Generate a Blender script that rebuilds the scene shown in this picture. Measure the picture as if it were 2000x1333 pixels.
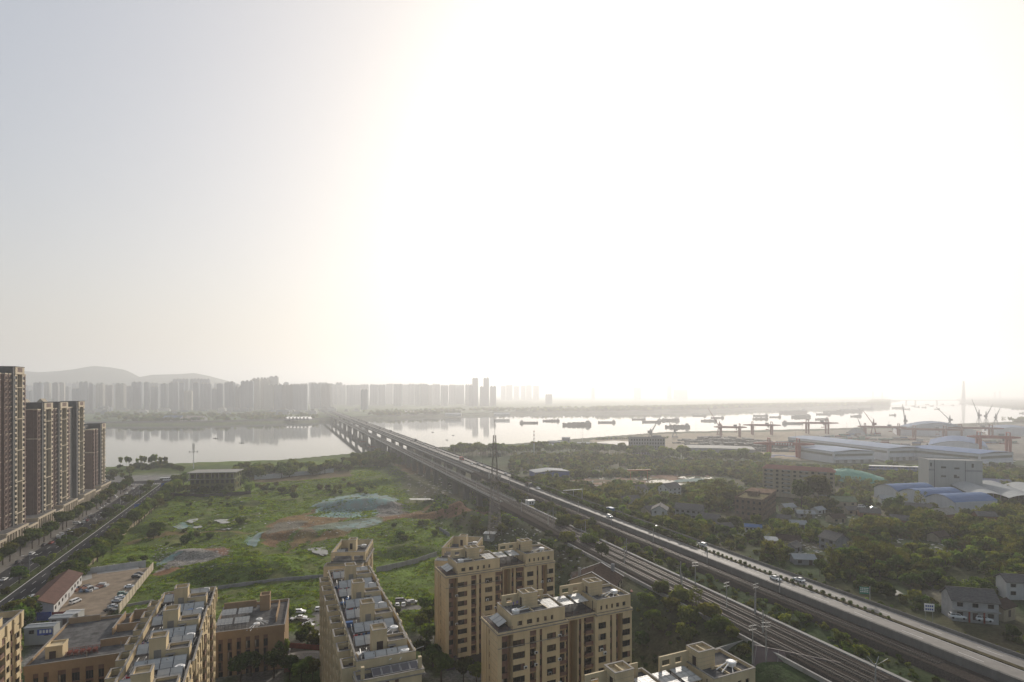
import bpy, math, random
import numpy as np
from mathutils import Vector, Matrix
R = math.radians
rnd = random.Random(7)
SC = bpy.context.scene
for o in list(bpy.data.objects):
    bpy.data.objects.remove(o)
COL = SC.collection

# ------------------------------------------------------------------ camera, sky, sun, exposure
EYE = 90.0            # the photographer's height above the low ground, metres
FOC, HOR = 1100.0, 768.0   # focal length and horizon row in pixels of the 2000 px wide photograph
cam = bpy.data.cameras.new('camera')
cam.sensor_width = 36.0
cam.lens = FOC / 2000 * 36.0
cam.shift_y = (HOR - 666.5) / 2000
cam.clip_start, cam.clip_end = 1.0, 40000.0
camo = bpy.data.objects.new('camera', cam)
COL.objects.link(camo)
camo.location = (0, 0, EYE)
camo.rotation_euler = (R(90), 0, 0)
SC.camera = camo

SUN_EL, SUN_AZ = R(23.0), R(14.5)      # azimuth clockwise from +Y
SUN_DIR = Vector((math.sin(SUN_AZ) * math.cos(SUN_EL), math.cos(SUN_AZ) * math.cos(SUN_EL), math.sin(SUN_EL)))
world = bpy.data.worlds.new('World')
SC.world = world
world.use_nodes = True
wn, wl = world.node_tree.nodes, world.node_tree.links
wn.clear()
w_out = wn.new('ShaderNodeOutputWorld')
w_bg = wn.new('ShaderNodeBackground')
w_sky = wn.new('ShaderNodeTexSky')
w_sky.sky_type = 'NISHITA'
w_sky.sun_disc = False
w_sky.sun_elevation = SUN_EL
w_sky.sun_rotation = SUN_AZ
w_sky.altitude = 50
w_sky.air_density = 1.0
w_sky.dust_density = 5.0
w_sky.ozone_density = 1.0
w_bg.inputs["Strength"].default_value = 0.125
# the camera's soft response to the glare round the sun: a gentler fall-off of the whole sky
w_gam = wn.new('ShaderNodeGamma')
w_gam.inputs['Gamma'].default_value = 0.45
w_scl = wn.new('ShaderNodeVectorMath')
w_scl.operation = 'SCALE'
w_scl.inputs['Scale'].default_value = 2.45
wl.new(w_sky.outputs[0], w_gam.inputs['Color'])
w_sat = wn.new('ShaderNodeHueSaturation')
w_sat.inputs['Saturation'].default_value = 1.3
wl.new(w_gam.outputs[0], w_sat.inputs['Color'])
wl.new(w_sat.outputs[0], w_scl.inputs[0])
wl.new(w_scl.outputs[0], w_bg.inputs['Color'])
wl.new(w_bg.outputs[0], w_out.inputs['Surface'])
sun = bpy.data.lights.new('sun', 'SUN')
sun.energy = 4.4
sun.angle = R(0.6)
sun.color = (1.0, 0.92, 0.82)
suno = bpy.data.objects.new('sun', sun)
COL.objects.link(suno)
suno.rotation_euler = (-SUN_DIR).to_track_quat('-Z', 'Y').to_euler()
SC.view_settings.view_transform = 'Standard'
SC.view_settings.look = 'None'
SC.view_settings.exposure = 0.0
SC.view_settings.gamma = 1.0
SC.view_settings.use_curve_mapping = False
SC.render.engine = 'CYCLES'
SC.cycles.use_denoising = True
SC.cycles.volume_bounces = 1
SC.cycles.max_bounces = 6
SC.cycles.transparent_max_bounces = 12

# ------------------------------------------------------------------ helpers
def seen(px, py, z=0.0):
    """the point at height z on the sight line through a pixel of the photograph"""
    y = FOC * (EYE - z) / (py - HOR)
    return Vector(((px - 1000) / FOC * y, y, z))
TH = R(22.0)
CU, SU = math.cos(TH), math.sin(TH)
def uv(u, v, z=0.0):
    """district axes: v runs along the street, the railway and the highway; u across them"""
    return Vector((u * CU - v * SU, u * SU + v * CU, z))
def to_uv(x, y):
    return x * CU + y * SU, -x * SU + y * CU

def smooth(a, b, x):
    t = np.clip((x - a) / (b - a), 0, 1)
    return t * t * (3 - 2 * t)

MATS = {}
def node_mat(name):
    m = bpy.data.materials.new(name)
    m.use_nodes = True
    nt = m.node_tree
    b = nt.nodes['Principled BSDF']
    return m, nt, b
def mat(name, col, rough=0.8, metal=0.0, var=0.15, scale=0.6, bump=0.0, spec=0.3, obj_var=0.0, stretch=None, dirt=None):
    """plain material: base colour with two octaves of soft wear, optional streaks (stretch) and dirt colour"""
    if name in MATS:
        return MATS[name]
    m, nt, b = node_mat(name)
    N, L = nt.nodes, nt.links
    b.inputs['Roughness'].default_value = rough
    b.inputs['Metallic'].default_value = metal
    b.inputs['Specular IOR Level'].default_value = spec if rough < .75 else (min(spec, .12) if rough < .9 else 0)
    tc = N.new('ShaderNodeTexCoord')
    src = tc.outputs['Object']
    if stretch:
        mp = N.new('ShaderNodeMapping')
        mp.inputs['Scale'].default_value = stretch
        L.new(src, mp.inputs['Vector'])
        src = mp.outputs[0]
    nz = N.new('ShaderNodeTexNoise')
    nz.inputs['Scale'].default_value = scale
    nz.inputs['Detail'].default_value = 6
    nz.inputs['Roughness'].default_value = 0.65
    L.new(src, nz.inputs['Vector'])
    mr = N.new('ShaderNodeMapRange')
    mr.inputs['From Min'].default_value = 0.3
    mr.inputs['From Max'].default_value = 0.7
    L.new(nz.outputs[0], mr.inputs['Value'])
    mx = N.new('ShaderNodeMix')
    mx.data_type = 'RGBA'
    c = Vector(col)
    d = Vector(dirt) if dirt else c * (1 - 2 * var)
    mx.inputs[6].default_value = (*(c * (1 + (0 if dirt else var))), 1)
    mx.inputs[7].default_value = (*d, 1)
    L.new(mr.outputs[0], mx.inputs[0])
    outc = mx.outputs[2]
    if obj_var:
        oi = N.new('ShaderNodeObjectInfo')
        hv = N.new('ShaderNodeHueSaturation')
        r2 = N.new('ShaderNodeMapRange')
        r2.inputs['To Min'].default_value = 1 - obj_var
        r2.inputs['To Max'].default_value = 1 + obj_var
        L.new(oi.outputs['Random'], r2.inputs['Value'])
        L.new(r2.outputs[0], hv.inputs['Value'])
        L.new(outc, hv.inputs['Color'])
        outc = hv.outputs[0]
    L.new(outc, b.inputs['Base Color'])
    if bump:
        bp = N.new('ShaderNodeBump')
        bp.inputs['Strength'].default_value = bump
        bp.inputs['Distance'].default_value = 0.1
        L.new(nz.outputs[0], bp.inputs['Height'])
        L.new(bp.outputs[0], b.inputs['Normal'])
    MATS[name] = m
    return m

class MB:
    """collects faces (each with a material slot) and links them as one mesh object"""
    def __init__(s):
        s.v, s.f, s.mi = [], [], []
    def add(s, vs, fs, m=0, M=None):
        n = len(s.v)
        s.v += [tuple(M @ Vector(p)) for p in vs] if M is not None else [tuple(p) for p in vs]
        s.f += [tuple(i + n for i in f) for f in fs]
        s.mi += [m] * len(fs)
    def box(s, x0, x1, y0, y1, z0, z1, m=0, M=None):
        s.add([(x0, y0, z0), (x1, y0, z0), (x1, y1, z0), (x0, y1, z0), (x0, y0, z1), (x1, y0, z1), (x1, y1, z1), (x0, y1, z1)],
              [(3, 2, 1, 0), (4, 5, 6, 7), (0, 1, 5, 4), (1, 2, 6, 5), (2, 3, 7, 6), (3, 0, 4, 7)], m, M)
    def quad(s, a, b, c, d, m=0):
        s.add([a, b, c, d], [(0, 1, 2, 3)], m)
    def prism(s, pts, z0, z1, m=0, M=None, top=True):
        """pts: outline in x, y counter-clockwise; z0, z1 numbers"""
        n = len(pts)
        vs = [(p[0], p[1], z0) for p in pts] + [(p[0], p[1], z1) for p in pts]
        fs = [(i, (i + 1) % n, n + (i + 1) % n, n + i) for i in range(n)] + [tuple(range(n, 2 * n)), tuple(reversed(range(n)))]
        s.add(vs, fs, m, M)
    def bar(s, a, b, w, h=None, m=0, n=4):
        """a bar from a to b, w wide (n sides)"""
        a, b = Vector(a), Vector(b)
        d = (b - a)
        if d.length < 1e-6:
            return
        q = d.to_track_quat('Z', 'Y').to_matrix()
        h = h or w
        ring = [q @ Vector((math.cos(2 * math.pi * (k + .5) / n) * w * .7071, math.sin(2 * math.pi * (k + .5) / n) * h * .7071, 0)) for k in range(n)]
        vs = [a + r for r in ring] + [b + r for r in ring]
        fs = [(k, (k + 1) % n, n + (k + 1) % n, n + k) for k in range(n)] + [tuple(reversed(range(n))), tuple(range(n, 2 * n))]
        s.add(vs, fs, m)
    def cyl(s, x, y, z0, z1, r0, r1=None, m=0, n=10):
        r1 = r0 if r1 is None else r1
        vs = [(x + math.cos(2 * math.pi * k / n) * r0, y + math.sin(2 * math.pi * k / n) * r0, z0) for k in range(n)]
        vs += [(x + math.cos(2 * math.pi * k / n) * r1, y + math.sin(2 * math.pi * k / n) * r1, z1) for k in range(n)]
        s.add(vs, [(k, (k + 1) % n, n + (k + 1) % n, n + k) for k in range(n)] + [tuple(range(n, 2 * n)), tuple(reversed(range(n)))], m)
    def loft(s, secs, m=0, close=True):
        """secs: list of rings with the same number of points"""
        n = len(secs[0])
        vs = [p for r in secs for p in r]
        fs = []
        for j in range(len(secs) - 1):
            for k in range(n if close else n - 1):
                fs.append((j * n + k, j * n + (k + 1) % n, (j + 1) * n + (k + 1) % n, (j + 1) * n + k))
        if close:
            fs += [tuple(reversed(range(n))), tuple(range((len(secs) - 1) * n, len(secs) * n))]
        s.add(vs, fs, m)
    def mesh(s, name, mats):
        me = bpy.data.meshes.new(name)
        me.from_pydata(s.v, [], s.f)
        for q in (mats if isinstance(mats, (list, tuple)) else [mats]):
            me.materials.append(q)
        if any(s.mi):
            me.polygons.foreach_set('material_index', s.mi)
        me.update()
        return me
    def build(s, name, mats, parent=None, smooth_=False, M=None):
        me = s.mesh(name, mats)
        if smooth_:
            me.polygons.foreach_set('use_smooth', [True] * len(me.polygons))
        return put(name, me, parent, M)

def put(name, me, parent=None, M=None):
    o = bpy.data.objects.new(name, me)
    COL.objects.link(o)
    if parent is not None:
        o.parent = parent
    if M is not None:
        o.matrix_local = M
    return o
def tag(o, label=None, cat=None, group=None, kind=None):
    for k, x in (('label', label), ('category', cat), ('group', group), ('kind', kind)):
        if x:
            o[k] = x
    return o
def thing(name, label, cat, loc=(0, 0, 0), rz=0.0, group=None):
    o = bpy.data.objects.new(name, None)
    COL.objects.link(o)
    o.location = loc
    o.rotation_euler = (0, 0, rz)
    o.empty_display_size = 0.5
    return tag(o, label, cat, group)
KIDS = {}
def copy_tree(root, loc=None, rz=None, label=None, group=None, scale=None, parent=None):
    r = root.copy()
    COL.objects.link(r)
    if parent is not None:
        r.parent = parent
    if root not in KIDS:
        KIDS[root] = list(root.children)
    for c in KIDS[root]:
        copy_tree(c, parent=r)
    if loc is not None:
        r.location = loc
    if rz is not None:
        r.rotation_euler = (0, 0, rz)
    if scale is not None:
        r.scale = scale if isinstance(scale, (tuple, list)) else (scale,) * 3
    if label:
        r['label'] = label
    if group:
        r['group'] = group
    return r
def T(x=0, y=0, z=0, rz=0):
    return Matrix.Translation((x, y, z)) @ Matrix.Rotation(rz, 4, 'Z')

# ------------------------------------------------------------------ land, river, haze
NB = np.array([(-4000, 480), (-1500, 600), (-503, 697), (-407, 746), (-310, 774), (-245, 850), (-100, 950), (0, 995), (131, 1112), (356, 1300), (770, 1412), (1638, 1802), (2600, 2500), (2968, 3265), (3980, 4976), (6000, 7600), (16000, 20000)], float)
FB = np.array([(-5000, 1300), (-1180, 1633), (-919, 1685), (-628, 1866), (-395, 2177), (0, 2488), (475, 2612), (1000, 2900), (1454, 3265), (2604, 3870), (3195, 4750), (3916, 5805), (4512, 6531), (6000, 9000), (16000, 24000)], float)
def near_bank(x): return np.interp(x, NB[:, 0], NB[:, 1])
def far_bank(x): return np.interp(x, FB[:, 0], FB[:, 1])

def vnoise(x, y, seed=0):
    """smooth value noise, numpy"""
    xi, yi = np.floor(x).astype(np.int64), np.floor(y).astype(np.int64)
    fx, fy = x - xi, y - yi
    fx, fy = fx * fx * (3 - 2 * fx), fy * fy * (3 - 2 * fy)
    def h(a, b):
        n = (a * 374761393 + b * 668265263 + seed * 974711) & 0x7fffffff
        n = ((n ^ (n >> 13)) * 1274126177) & 0x7fffffff
        return ((n ^ (n >> 16)) & 0xffff) / 65535.0
    return (h(xi, yi) * (1 - fx) + h(xi + 1, yi) * fx) * (1 - fy) + (h(xi, yi + 1) * (1 - fx) + h(xi + 1, yi + 1) * fx) * fy
def fbm(x, y, s, seed=0, oct=4):
    t, a, q = 0, 0.5, 0
    for k in range(oct):
        t = t + a * vnoise(x / s, y / s, seed + k * 17)
        q += a
        s, a = s * 0.5, a * 0.55
    return t / q          # 0..1

MOUNDS = []   # (centre, along, across, height, turn) on the waste field
def mound(px, py, rx, ry, h, turn=0.0):
    p = seen(px, py, 0)
    MOUNDS.append((p.x, p.y, rx, ry, h, turn))
mound(470, 1120, 42, 18, 6.0, 0.1)
mound(560, 1100, 26, 14, 4.0, -0.2)
mound(700, 990, 46, 16, 6.5, 0.05)
mound(590, 1045, 46, 14, 3.5, 0.2)
mound(800, 1080, 26, 12, 4.5, 0.2)
mound(940, 1075, 20, 10, 3.0, -0.2)
mound(300, 1035, 22, 12, 4.0, 0)
mound(735, 945, 40, 12, 5.0, 0.5)
mound(860, 1010, 40, 8, 2.5, 0.0)
mound(370, 1085, 30, 10, 2.8, 0.15)
mound(480, 985, 26, 10, 2.6, 0.1)
MOUNDS = [m for m in MOUNDS]

def in_poly(x, y, poly):
    c = np.zeros(np.shape(x), bool)
    n = len(poly)
    for i in range(n):
        x0, y0 = poly[i][0], poly[i][1]
        x1, y1 = poly[(i + 1) % n][0], poly[(i + 1) % n][1]
        hit = ((y0 > y) != (y1 > y)) & (x < (x1 - x0) * (y - y0) / ((y1 - y0) or 1e-9) + x0)
        c ^= hit
    return c

def plateau(u, v, y):
    """the higher land the highway and the houses to its right stand on"""
    h = np.interp(y, [0, 230, 300, 420, 600, 900], [18, 18, 15, 11, 5, 1.5])
    side = smooth(96, 126, u)
    strip = ((u > 118) & (u < 190))
    h2 = np.interp(v, [0, 318, 372, 520, 700], [17.0, 17.0, 4.0, 2.0, 1.0])
    h3 = np.interp(v, [0, 430, 520, 700], [17.5, 17.5, 5.0, 1.5])
    k = smooth(118, 124, u) * (1 - smooth(150, 153, u))
    k3 = smooth(150, 153, u) * (1 - smooth(184, 196, u))
    h = h * (1 - k) + h2 * k
    h = h * (1 - k3) + np.minimum(h3, 19.0) * k3
    return h * side
def ground_z(x, y, rough=True):
    x, y = np.asarray(x, float), np.asarray(y, float)
    u, v = to_uv(x, y)
    z = plateau(u, v, y)
    field = smooth(-92, -80, u) * (1 - smooth(92, 110, u)) * smooth(205, 225, y) * (1 - smooth(560, 660, y))
    for (mx, my, rx, ry, h, t) in MOUNDS:
        dx, dy = x - mx, y - my
        a, b = dx * math.cos(t) + dy * math.sin(t), -dx * math.sin(t) + dy * math.cos(t)
        r = np.sqrt((a / rx) ** 2 + (b / ry) ** 2)
        z = z + h * (1 - smooth(0.15, 1.0, r))
    if rough:
        z = z + field * ((fbm(x, y, 26, 3, 4) - 0.5) * 3.4 + (fbm(x, y, 5.0, 9, 3) - 0.5) * 1.3)
        wood = smooth(186, 205, u) * (1 - smooth(700, 900, y))
        z = z + wood * (fbm(x, y, 30, 5, 3) - 0.5) * 2.5
    # river trough
    nb, fb = near_bank(x), far_bank(x)
    d = np.minimum(y - nb, fb - y)              # >0 inside the river
    dep = smooth(-14, 16, d)
    z = z * (1 - dep) - 10.0 * dep
    far = smooth(0, 60, y - fb)
    z = z + far * (3.0 + 4.0 * (1 - smooth(20, 80, np.abs(y - fb - 60))) * 0)
    return z
_gx, _gy = np.arange(-420, 1000, 2.0), np.arange(60, 1100, 2.0)
_GT = ground_z(*np.meshgrid(_gx, _gy))
def gz(x, y):
    i, j = (x + 420) / 2, (y - 60) / 2
    if 0 <= i < len(_gx) - 1 and 0 <= j < len(_gy) - 1:
        a, b_ = int(i), int(j)
        f, g_ = i - a, j - b_
        return float((_GT[b_, a] * (1 - f) + _GT[b_, a + 1] * f) * (1 - g_) + (_GT[b_ + 1, a] * (1 - f) + _GT[b_ + 1, a + 1] * f) * g_)
    return float(ground_z(np.array([x]), np.array([y]))[0])
def on_ground(px, py):
    """the point of the land seen at a pixel"""
    z = 0.0
    for _ in range(12):
        p = seen(px, py, z)
        z = 0.5 * z + 0.5 * gz(p.x, p.y)
    return seen(px, py, z)

# colours of the land, from what grows or lies there
C_GRASS, C_GRASS2 = np.array((.120, .172, .026)), np.array((.066, .092, .022))
C_DIRT, C_GRAVEL = np.array((.19, .095, .055)), np.array((.22, .20, .18))
C_WOOD, C_PORT = np.array((.035, .055, .018)), np.array((.30, .24, .17))
C_BALLAST, C_FAR = np.array((.085, .072, .060)), np.array((.10, .13, .06))
C_YARD, C_COURT = np.array((.26, .20, .145)), np.array((.19, .18, .165))
PATCH = []    # (polygon on the ground, colour, softness) painted in order
def patch(px_pts, col, z=0.0, k=0.9):
    PATCH.append(([seen(a, b, z) for a, b in px_pts], np.array(col), k))
TEAL = (.22, .33, .30)
patch([(600, 1060), (680, 1035), (760, 1010), (840, 992), (842, 997), (765, 1016), (684, 1042), (606, 1067)], C_DIRT, 0, .7)
patch([(250, 1060), (330, 1042), (420, 1036), (520, 1040), (520, 1043), (420, 1040), (332, 1047), (255, 1066)], C_DIRT, 0, .5)
patch([(520, 1028), (560, 1008), (640, 990), (740, 990), (800, 1000), (965, 1012), (962, 1032), (830, 1016), (700, 1008), (640, 1022), (560, 1055), (530, 1072), (512, 1062)], C_DIRT, 0, .8)
patch([(598, 992), (640, 975), (700, 965), (750, 968), (780, 976), (778, 990), (720, 998), (640, 994)], TEAL, 5.0)
patch([(735, 978), (785, 975), (792, 990), (740, 1000)], (.20, .17, .15), 4.0)
patch([(516, 1035), (555, 1018), (600, 1015), (575, 1045), (530, 1048)], (.16, .15, .12))
patch([(575, 1040), (640, 1020), (740, 1012), (750, 1022), (690, 1040), (600, 1050)], (.16, .18, .14))
patch([(480, 1062), (495, 1047), (508, 1043), (498, 1062)], TEAL, 0, .5)
patch([(295, 1108), (330, 1085), (380, 1068), (440, 1064), (458, 1078), (400, 1092), (340, 1100), (300, 1112)], (.27, .24, .22), 2.0)
patch([(290, 1112), (340, 1102), (410, 1094), (330, 1118)], C_DIRT, 2.0)
patch([(395, 1064), (445, 1064), (456, 1080), (432, 1082), (400, 1070)], C_DIRT, 2.0)
patch([(340, 1030), (358, 1022), (372, 1028), (362, 1034)], TEAL)
patch([(960, 1040), (1000, 1030), (1050, 1045), (1070, 1070), (1030, 1075), (990, 1052)], (.24, .19, .15))
patch([(790, 930), (850, 925), (880, 960), (860, 985), (810, 985), (790, 950)], (.17, .14, .08), 0, .45)
patch([(770, 910), (830, 905), (850, 925), (800, 930)], C_DIRT, 0, .5)
patch([(490, 925), (690, 918), (690, 930), (580, 940), (490, 942)], (.13, .08, .055), 0, .8)
patch([(330, 1160), (420, 1150), (420, 1172), (320, 1190)], C_DIRT, 0, .7)
patch([(570, 1060), (600, 1040), (620, 1050), (560, 1082)], C_DIRT, 0, .6)
def land_colour(x, y):
    u, v = to_uv(x, y)
    n1, n2, n3 = fbm(x, y, 40, 21, 4), fbm(x, y, 7, 33, 3), fbm(x, y, 16, 41, 3)
    t = np.clip((n1 - 0.35) * 2.2 + (n2 - 0.5) * 1.0, 0, 1)[..., None]
    c = C_GRASS2 * (1 - t) + C_GRASS * t
    dry = np.clip((n3 - 0.60) * 5, 0, 1)[..., None] * 0.6
    c = c * (1 - dry) + np.array((.13, .115, .05)) * dry
    w = (smooth(96, 110, u) * (1 - 0))[..., None]
    wt = np.clip((n1 - .45) * 4, 0, 1)[..., None]
    wood = C_WOOD * (1 - wt) + np.array((.075, .065, .035)) * wt
    c = c * (1 - w) + wood * w
    # building site between the highway and the port
    site = [seen(1060, 955, 8), seen(1130, 938, 5), seen(1390, 928, 4), seen(1380, 945, 5), seen(1300, 950, 8), seen(1200, 965, 9), seen(1150, 985, 10)]
    k = (in_poly(x, y, site) * np.clip((n3 - .3) * 4, 0, 1))[..., None]
    c = c * (1 - k) + np.array((.24, .15, .10)) * k
    # port apron
    port = [seen(1150, 862, 0), seen(1300, 849, 0), seen(1600, 843, 0), seen(2010, 829, 0), seen(2200, 840, 0), seen(2100, 905, 0), seen(1560, 905, 0), seen(1330, 880, 0), seen(1180, 876, 0)]
    k = in_poly(x, y, port)[..., None] * (0.75 + 0.25 * n2[..., None])
    c = c * (1 - k) + C_PORT * k
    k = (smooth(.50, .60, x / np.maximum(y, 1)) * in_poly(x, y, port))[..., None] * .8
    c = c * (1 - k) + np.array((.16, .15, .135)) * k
    # village yards on the high land
    for (a, b, r) in ((1620, 1085, 12), (1700, 960, 30), (1560, 975, 16), (1880, 1205, 16), (1860, 1010, 26), (1960, 960, 40), (1330, 1000, 12)):
        p = seen(a, b, 12)
        k = (1 - smooth(.5, 1, np.hypot(x - p.x, (y - p.y) * .7) / r))[..., None] * .6
        c = c * (1 - k) + np.array((.17, .14, .11)) * k
    # courts between the flats
    k = (smooth(-86, -80, u) * (1 - smooth(84, 92, u)) * (1 - smooth(205, 216, y)))[..., None]
    c = c * (1 - k) + (C_COURT * (.7 + .5 * n2[..., None])) * k
    gard = k * np.clip((n3[..., None] - .42) * 8, 0, 1)
    c = c * (1 - gard) + np.array((.05, .075, .02)) * gard
    for poly, col, s in PATCH:
        k = in_poly(x + (n2 - .5) * 9, y + (n1 - .5) * 14, poly)[..., None] * s * (.72 + .5 * n2[..., None]).clip(0, 1)
        c = c * (1 - k) + col * k
    # street side of the waste land, railway ballast
    k = (smooth(-96, -99, u) * (1 - smooth(610, 640, y + (n1 - .5) * 40)))[..., None]
    c = c * (1 - k) + np.array((.20, .19, .175)) * k
    k = ((u > 127) & (u < 146) & (v < 345))[..., None] * .85
    c = c * (1 - k) + C_BALLAST * (.7 + .6 * n2[..., None]) * k
    k = ((u > 155.5) & (u < 163.5) & (v < 480))[..., None] * .85
    c = c * (1 - k) + C_BALLAST * (.7 + .6 * n2[..., None]) * k
    # far bank
    fb = far_bank(x)
    k = smooth(-10, 30, y - fb)[..., None]
    fc = C_FAR * (.6 + .8 * fbm(x, y, 260, 8, 4)[..., None])
    beach = (np.exp(-((y - fb - 12) / 22.0) ** 2))[..., None]
    fc = fc * (1 - beach * .7) + np.array((.20, .17, .13)) * beach * .7
    c = c * (1 - k) + fc * k
    return np.clip(c, 0, 1)

def grid_mesh(name, X, Y, Z, C, material):
    h, w = X.shape
    me = bpy.data.meshes.new(name)
    co = np.stack([X, Y, Z], -1).reshape(-1, 3).astype(np.float32)
    i = np.arange(h * w).reshape(h, w)
    q = np.stack([i[:-1, :-1], i[:-1, 1:], i[1:, 1:], i[1:, :-1]], -1).reshape(-1, 4)
    me.vertices.add(len(co)); me.vertices.foreach_set('co', co.ravel())
    me.loops.add(q.size); me.loops.foreach_set('vertex_index', q.ravel().astype(np.int32))
    me.polygons.add(len(q)); me.polygons.foreach_set('loop_start', np.arange(0, q.size, 4, dtype=np.int32))
    me.polygons.foreach_set('use_smooth', np.ones(len(q), bool))
    me.update(calc_edges=True)
    if C is not None:
        at = me.color_attributes.new('cover', 'FLOAT_COLOR', 'POINT')
        at.data.foreach_set('color', np.concatenate([C.reshape(-1, 3), np.ones((h * w, 1))], 1).astype(np.float32).ravel())
    me.materials.append(material)
    return me

def ground_material():
    m, nt, b = node_mat('earth_and_grass')
    N, L = nt.nodes, nt.links
    at = N.new('ShaderNodeVertexColor'); at.layer_name = 'cover'
    geo = N.new('ShaderNodeNewGeometry')
    n1 = N.new('ShaderNodeTexNoise'); n1.inputs['Scale'].default_value = 0.9; n1.inputs['Detail'].default_value = 8; n1.inputs['Roughness'].default_value = .7
    n2 = N.new('ShaderNodeTexNoise'); n2.inputs['Scale'].default_value = 0.12; n2.inputs['Detail'].default_value = 5
    L.new(geo.outputs['Position'], n1.inputs['Vector']); L.new(geo.outputs['Position'], n2.inputs['Vector'])
    m1 = N.new('ShaderNodeMapRange'); m1.inputs['From Min'].default_value = .3; m1.inputs['From Max'].default_value = .7; m1.inputs['To Min'].default_value = .45; m1.inputs['To Max'].default_value = 1.5
    m2 = N.new('ShaderNodeMapRange'); m2.inputs['From Min'].default_value = .3; m2.inputs['From Max'].default_value = .7; m2.inputs['To Min'].default_value = .7; m2.inputs['To Max'].default_value = 1.25
    L.new(n1.outputs[0], m1.inputs['Value']); L.new(n2.outputs[0], m2.inputs['Value'])
    mu = N.new('ShaderNodeMath'); mu.operation = 'MULTIPLY'
    L.new(m1.outputs[0], mu.inputs[0]); L.new(m2.outputs[0], mu.inputs[1])
    vm = N.new('ShaderNodeVectorMath'); vm.operation = 'SCALE'
    L.new(at.outputs[0], vm.inputs[0]); L.new(mu.outputs[0], vm.inputs['Scale'])
    L.new(vm.outputs[0], b.inputs['Base Color'])
    b.inputs['Roughness'].default_value = .95
    b.inputs['Specular IOR Level'].default_value = .05
    bp = N.new('ShaderNodeBump'); bp.inputs['Strength'].default_value = .7; bp.inputs['Distance'].default_value = .5
    L.new(n1.outputs[0], bp.inputs['Height']); L.new(bp.outputs[0], b.inputs['Normal'])
    return m
rings = np.concatenate([np.arange(40, 640, 1.45), np.geomspace(640, 22000, 260)])
angs = np.concatenate([np.linspace(-75, -47, 40), np.linspace(-46.9, 46.9, 430), np.linspace(47, 75, 40)]) * math.pi / 180
AA, RR = np.meshgrid(angs, rings)
RR = RR / np.cos(np.clip(AA, -R(47), R(47)))
GX, GY = RR * np.sin(AA), RR * np.cos(AA)
GZ = ground_z(GX, GY)
M_GROUND = ground_material()
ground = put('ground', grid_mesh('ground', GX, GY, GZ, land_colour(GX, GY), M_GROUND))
tag(ground, 'green and brown land from the waste field to the far river bank', kind='structure')

def water_material():
    m, nt, b = node_mat('river_water')
    N, L = nt.nodes, nt.links
    b.inputs['Base Color'].default_value = (.10, .105, .085, 1)
    b.inputs['Roughness'].default_value = .04
    b.inputs['Specular IOR Level'].default_value = .5
    b.inputs['IOR'].default_value = 1.33
    geo = N.new('ShaderNodeNewGeometry')
    mp = N.new('ShaderNodeMapping'); mp.inputs['Scale'].default_value = (.06, .12, 1)
    L.new(geo.outputs['Position'], mp.inputs['Vector'])
    nz = N.new('ShaderNodeTexNoise'); nz.inputs['Scale'].default_value = 1.0; nz.inputs['Detail'].default_value = 5
    L.new(mp.outputs[0], nz.inputs['Vector'])
    bp = N.new('ShaderNodeBump'); bp.inputs['Strength'].default_value = .02; bp.inputs['Distance'].default_value = 1.0
    L.new(nz.outputs[0], bp.inputs['Height']); L.new(bp.outputs[0], b.inputs['Normal'])
    return m
ww = MB()
ww.quad((-9000, 300, -5), (16000, 300, -5), (16000, 21000, -5), (-9000, 21000, -5))
river = ww.build('river', water_material())
tag(river, 'wide calm river under the hazy sun', kind='structure')

hz = MB()
hz.box(-17000, 17000, -800, 22500, -12.5, 640)
hm = bpy.data.materials.new('haze')
hm.use_nodes = True
hn = hm.node_tree.nodes; hn.clear()
ho = hn.new('ShaderNodeOutputMaterial')
hv = hn.new('ShaderNodeVolumePrincipled')
hv.inputs['Color'].default_value = (.95, .95, .96, 1)
hv.inputs['Density'].default_value = 0.00022
hv.inputs['Anisotropy'].default_value = 0.46
hm.node_tree.links.new(hv.outputs[0], ho.inputs['Volume'])
haze = hz.build('haze', hm)
tag(haze, 'pale haze over the river and the far city', kind='stuff')

# ------------------------------------------------------------------ materials of buildings
BEIGE = mat('beige_stone_tile', (.57, .455, .28), .75, var=.12, scale=.35, stretch=(1, 1, .2), bump=.05)
BROWN = mat('brown_spandrel', (.17, .10, .075), .7, var=.1)
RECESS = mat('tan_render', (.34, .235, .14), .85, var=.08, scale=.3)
GRANITE = mat('dark_granite', (.075, .07, .068), .6, var=.12)
ROOF = mat('roof_screed', (.13, .125, .12), .9, var=.28, scale=.45)
COPING = mat('grey_coping', (.26, .235, .205), .8, var=.12, scale=.8)
CONC = mat('concrete', (.31, .295, .27), .85, var=.14, scale=.25, stretch=(1, 1, .3))
DARKM = mat('dark_metal', (.045, .042, .04), .5, .3, var=.1)
GALV = mat('galvanised_steel', (.38, .38, .37), .45, .5, var=.1)
WHITE = mat('white_paint', (.72, .70, .66), .6, var=.06)
FRAMEM = mat('window_frame', (.06, .045, .04), .5, var=.05)
def glass_mat(name, col, rough=.12):
    m, nt, b = node_mat(name)
    b.inputs['Base Color'].default_value = (*col, 1)
    b.inputs['Roughness'].default_value = rough
    b.inputs['Specular IOR Level'].default_value = .5
    oi = nt.nodes.new('ShaderNodeObjectInfo')
    mr = nt.nodes.new('ShaderNodeMapRange')
    mr.inputs['To Min'].default_value, mr.inputs['To Max'].default_value = .05, .3
    nt.links.new(oi.outputs['Random'], mr.inputs['Value'])
    nt.links.new(mr.outputs[0], b.inputs['Roughness'])
    return m
GLASS = glass_mat('dark_glass', (.018, .019, .020))
CURTAIN = mat('curtain', (.20, .13, .10), .9, var=.2, obj_var=.3)
PALEC = mat('pale_curtain', (.36, .31, .25), .9, var=.2)
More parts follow.
